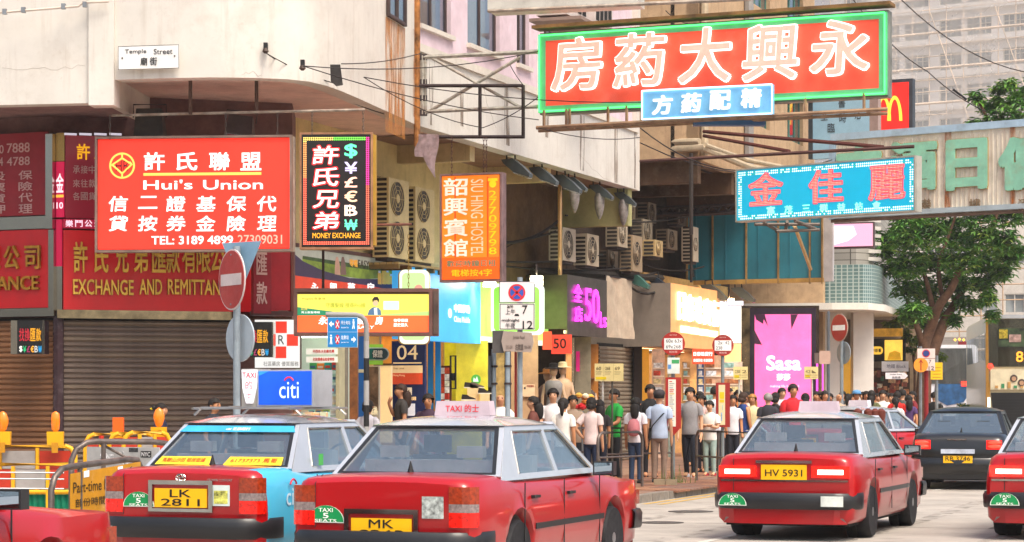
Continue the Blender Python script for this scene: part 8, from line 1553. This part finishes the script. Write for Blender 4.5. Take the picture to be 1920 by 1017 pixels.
    if bag == 'satchel':
        MB().box(-.2, .02, -.05, .05, 0, .2).build('satchel', mat('16181a', .6, noise=.2), o, loc=(.17 * 1, .02, .47 * h), rz=R(20)); MB().tube([(-.10 * h, .0, .80 * h), (-.03 * h, .085 * h, .72 * h), (.06 * h, .09 * h, .62 * h), (.1 * h, .03 * h, .55 * h)], .012, 5).build('strap', BLK, o); MB().tube([(-.10 * h, .0, .80 * h), (-.03 * h, -.08 * h, .72 * h), (.1 * h, -.03 * h, .56 * h)], .012, 5).build('strap', BLK, o)
    if bag == 'backpack': link('backpack', skinmesh([S_(0, .10, .76), S_(0, .12, .68), S_(0, .115, .60), S_(0, .1, .55)], [(0, 1), (1, 2), (2, 3)], [.05 * h, .07 * h, .072 * h, .05 * h], mat(bp or 'c86a78', .7, noise=.15), 1), o)
    if bag == 'shoulder': MB().prism([(-.1, 0), (.1, 0), (.12, .16), (-.12, .16)], [], -.04, .04).build('handbag', mat(bp or '4a2a1c', .6), o, loc=(-.17, .02, .52 * h), rz=R(90)); MB().tube([(-.17, .1, .6 * h), (-.12 * h, 0, .8 * h), (-.17, -.06, .6 * h)], .008, 4).build('strap', BLK, o)
    return o
random.seed(31)
# rot: 0 faces the camera, 180 shows the back, 90 faces towards the picture's right
person('woman with a dark bun and yellow flower in profile before the grey shutter', 302, 34.6, 1.47, 80, '1e2440', hair='bun', sex='f', legs=True)
fl = COL.objects[-1].parent; MB().lathe([(.0, -.02), (.03, 0), (.0, .02)], (0, .15, 1.38), 8).build('yellow_flower', mat('e8d020', .5, em=.05), [c for c in bpy.data.objects if c.get('label') == 'woman with a dark bun and yellow flower in profile before the grey shutter'][0])
person('man with black hair walking past the grey shutter above the taxi roof', 402, 34.6, 1.55, 60, '2a2c34', glasses=True)
person('dark haired person half hidden behind the taxi roof box', 553, 35.2, 1.50, 100, '3a3436')
person('person in a white top with back turned behind the striped pole', 690, 36.2, 1.52, 160, 'dcd8dc', hair='bob', sex='f')
person('woman with long brown hair in a dark grey top, hand at her mouth', 752, 39.2, 1.66, -75, '3a3634', hair='long', sex='f', arms=('face', 'down'), hairc=HAIRBR, base=.25)
person('man in glasses and a dark purple tee before the navy 04 panel', 803, 37.0, 1.62, -10, '3a2438', glasses=True)
person('man with cropped hair and white shirt behind the middle grey pole', 938, 37.6, 1.66, 0, 'e0dcd8', hair='bald')
person('woman with long wavy dark hair and floral top beside the beige pillar', 1000, 38.6, 1.58, -100, '6a3a30', hair='long', sex='f')
person('man with cropped black hair and white tee looking down', 1037, 39.4, 1.72, -5, 'e4e0e0', arms=('fwd', 'fwd'))
person('woman with a ponytail and white blouse, back turned near the white tee man', 1056, 38.0, 1.55, 170, 'e0dcd4', hair='tail', sex='f')
person('person with brown face and beige vest between ponytail woman and food display', 1074, 40.2, 1.60, 10, 'a8907a', hair='short')
person('woman in a pale pink tee with her hand on her hip, back turned', 1109, 39.6, 1.56, 165, 'e0ccc8', '1e2c48', hair='bob', sex='f', arms=('down', 'hip'), near=True)
person('woman in dark clothes half behind the pale pink tee woman', 1124, 40.6, 1.52, 190, '2a2628', '1c2232', hair='long', sex='f')
person('man in a bright green tee and black trousers behind the railing', 1152, 42.4, 1.72, -60, '1e9a3c', '14161c', arms=('fwd', 'fwd'), near=True)
person('woman in a white shirt with a pink backpack and blue jeans', 1192, 41.2, 1.56, 165, 'e4e0e4', '2a3c58', hair='long', sex='f', bag='backpack', bp='c87a80', near=True)
person('tall man in a black tee beside the tall white timetable', 1219, 44.6, 1.82, 10, '141416', '1c1c22')
person('man in a grey cap and pale blue shirt with khaki trousers and black satchel', 1236, 41.7, 1.70, 172, 'b4c4dc', '8c7464', hair='short', cap='3a3436', bag='satchel', near=True, shoes='20242a')
person('tall man in a grey tee and dark jeans with white shoes between the bus stops', 1294, 44.4, 1.76, -15, '8c8a8c', '161a26', shoes='d8d8dc', near=True, walk=.06)
person('woman looking left in pink beside the grey tee man', 1316, 47.5, 1.62, -40, 'd8b8b4', '2a2a34', hair='bob', sex='f')
person('boy in a white tee with folded arms and pale trousers', 1331, 45.2, 1.50, -25, 'e4e0d8', '9ab0a8', arms=('fold', 'fold'), near=True, shoes='b83040')
person('tall man in a white shirt with his back to the yellow banded panel', 1341, 48.4, 1.80, 150, 'd8e0ec', '22242c')
person('woman in a white blouse beside the yellow banded panel', 1374, 48.6, 1.62, 5, 'dcdce0', '20222c', hair='bob', sex='f')
person('man in dark clothes between the yellow banded panel and the route notice', 1366, 50.8, 1.78, 40, '26262c')
person('woman in a blue sleeveless top behind the grey green pole', 1394, 49.8, 1.68, 130, '1e3a78', 'c0c0b8', hair='bob', sex='f', tanktop=True, hairc=HAIRBR)
person('woman with curly blonde hair before the pink panel', 1411, 50.6, 1.64, -20, 'e8d8a8', hair='long', sex='f', hairc=mat('b8803a', .5, noise=.3))
person('grey haired man in a dark tee with his back turned', 1440, 49.6, 1.66, 175, '2c2c34', hair='short', hairc=mat('8a8684', .6, noise=.2))
person('woman with black hair and black top beside the grey haired man', 1454, 50.2, 1.68, 150, '121216', hair='bob', sex='f')
person('man in a bright red tee standing before the pink panel', 1487, 46.6, 1.84, 10, 'c81c28', '22242c', arms=('down', 'down'))
person('person in black close to the man in the red tee', 1510, 51.5, 1.66, 170, '1c1418', hair='bob', sex='f')
person('woman in cream seen beyond the curly blonde woman', 1400, 54, 1.70, 20, 'dcd0c0', hair='long', sex='f')
person('man with a blurred smile far behind the boy in white', 1300, 52, 1.66, 0, 'e8d8b0', hair='short')
person('shopper in yellow inside the jewellery shop doorway', 1312, 56, 1.72, 20, 'd8b848', hair='bob', sex='f')
person('shopper in teal beyond the tall black tee man', 1345, 55, 1.78, -20, '2a7a7a', hair='short')
person('shopper in orange behind the woman in the blue sleeveless top', 1384, 53, 1.74, 0, 'c87a40', hair='short')
person('shopper with black hair in front of the pink wordmark panel', 1466, 55, 1.80, 20, 'e0d0d8', hair='short')
names = [('black top', '16161a'), ('navy blue tee', '1c2a4a'), ('white tee', 'e4e0dc'), ('dark red blouse', '7a1c24'), ('olive green shirt', '5a5c3a'), ('pale pink top', 'dcb4b4'), ('dark grey tee', '3a3a3e'), ('sky blue shirt', '7aa8cc'), ('cream jacket', 'd8ccb0'), ('brown shirt', '6a4a34'), ('purple top', '4a3060'), ('yellow dress', 'c8a83a')]
places = ['under the canopy edge', 'by the white columns', 'before the news stall', 'near the orange arrow disc']; hs = ['short', 'bob', 'long', 'short', 'tail', 'short']; i = 0; used_l = set()
crowd = [(1531, 60), (1546, 57), (1556, 63), (1572, 54.5), (1590, 58), (1598, 62), (1606, 57), (1624, 61), (1634, 57.5), (1646, 62), (1655, 58.5), (1664, 63), (1672, 60), (1697, 62), (1704, 58), (1711, 64), (1640, 66), (1618, 67), (1580, 66), (1688, 67), (1538, 66), (1665, 68)]
for k, (x, Yc) in enumerate(crowd):
    nm, c = names[(k * 5) % 12]; hsx = hs[k % 6]; pl__ = places[0 if x < 1560 else 1 if x < 1615 else 2 if x < 1675 else 3]
    if k == 3: lb = 'balding elderly man in a beige shirt ahead of the crossing taxi'; person(lb, x, Yc, 1.70, 20, 'c0a890', hair='bald', legs=True); continue
    lb = 'person in a %s with %s hair %s' % (nm, {'short': 'short', 'bob': 'bobbed', 'long': 'long', 'tail': 'tied'}[hsx], pl__)
    if lb in used_l: lb = lb + ', far back'
    used_l.add(lb); person(lb, x, Yc, random.uniform(1.62, 1.78), random.choice([0, 20, -30, 160, 180, 90, -80]), c, random.choice(['1c2030', '2c2a28', '4a4a50']), hair=hsx, sex='f' if hsx != 'short' else 'm', cap='5a90c0' if x == 1606 else None, arms=random.choice([('down', 'swing'), ('face', 'down'), ('fold', 'fold'), ('swing', 'out'), ('fwd', 'down')]), walk=random.choice([0, .05, -.06]), bag=random.choice([None, None, 'shoulder', 'backpack']), bp=random.choice(['2a2a30', '5a3a2a', '3a4a6a']))
person('woman with tied hair and white top in front of the man in red', 1679, 55, 1.58, 180, 'e0dcd8', hair='tail', sex='f')
person('man in a red shirt near the orange arrow disc, back turned', 1682, 58, 1.72, 175, 'b82018', '2a2a30')
person('man in an olive grey tee beside the man in red', 1692, 59, 1.78, 170, '4a4e4a')
person('person in black standing between the poles and the tree trunk', 1752, 62, 1.72, 160, '141618', walk=.05)
person('cyclist like figure in a blue top and shorts beside the far planter', 1842, 84, 1.68, 170, '2a6ab8', '3a5a90', hair='short', shorts=True, base=0, bag='backpack', bp='2a6ab8')
# food display by the clothes shop
fd = thing('food_display', 'heap of yellow and white snack models on a small stand before the ochre post', 'display', tuple(XY(1092, 43)) + (GZ,)); MB().tube([(0, 0, 0), (0, 0, 1.3)], .03, 6).build('stand', GALV, fd)
for k in range(12): MB().lathe([(.01, -.05), (.07, -.02), (.075, .02), (.02, .06)], (random.uniform(-.16, .16), random.uniform(-.08, .05), 1.32 + random.uniform(0, .28)), 10).build('snack_model', mat(random.choice(['e0a840', 'f0e0c0', 'c87a30', 'c82830']), .5), fd, smooth=50)
# ------------------------------------------------------------------ thin haze
hm_ = bpy.data.materials.new('haze_air'); hm_.use_nodes = True; n = hm_.node_tree; n.nodes.clear(); ho = n.nodes.new('ShaderNodeOutputMaterial'); pv = n.nodes.new('ShaderNodeVolumePrincipled')
pv.inputs['Color'].default_value = (.97, .95, .92, 1); pv.inputs['Density'].default_value = .0005; pv.inputs['Anisotropy'].default_value = .2; n.links.new(pv.outputs[0], ho.inputs['Volume'])
MB().box(-120, 160, -40, 320, -1.5, 56).build('haze', hm_, kind='stuff')
bpy.data.scenes.remove(TS)
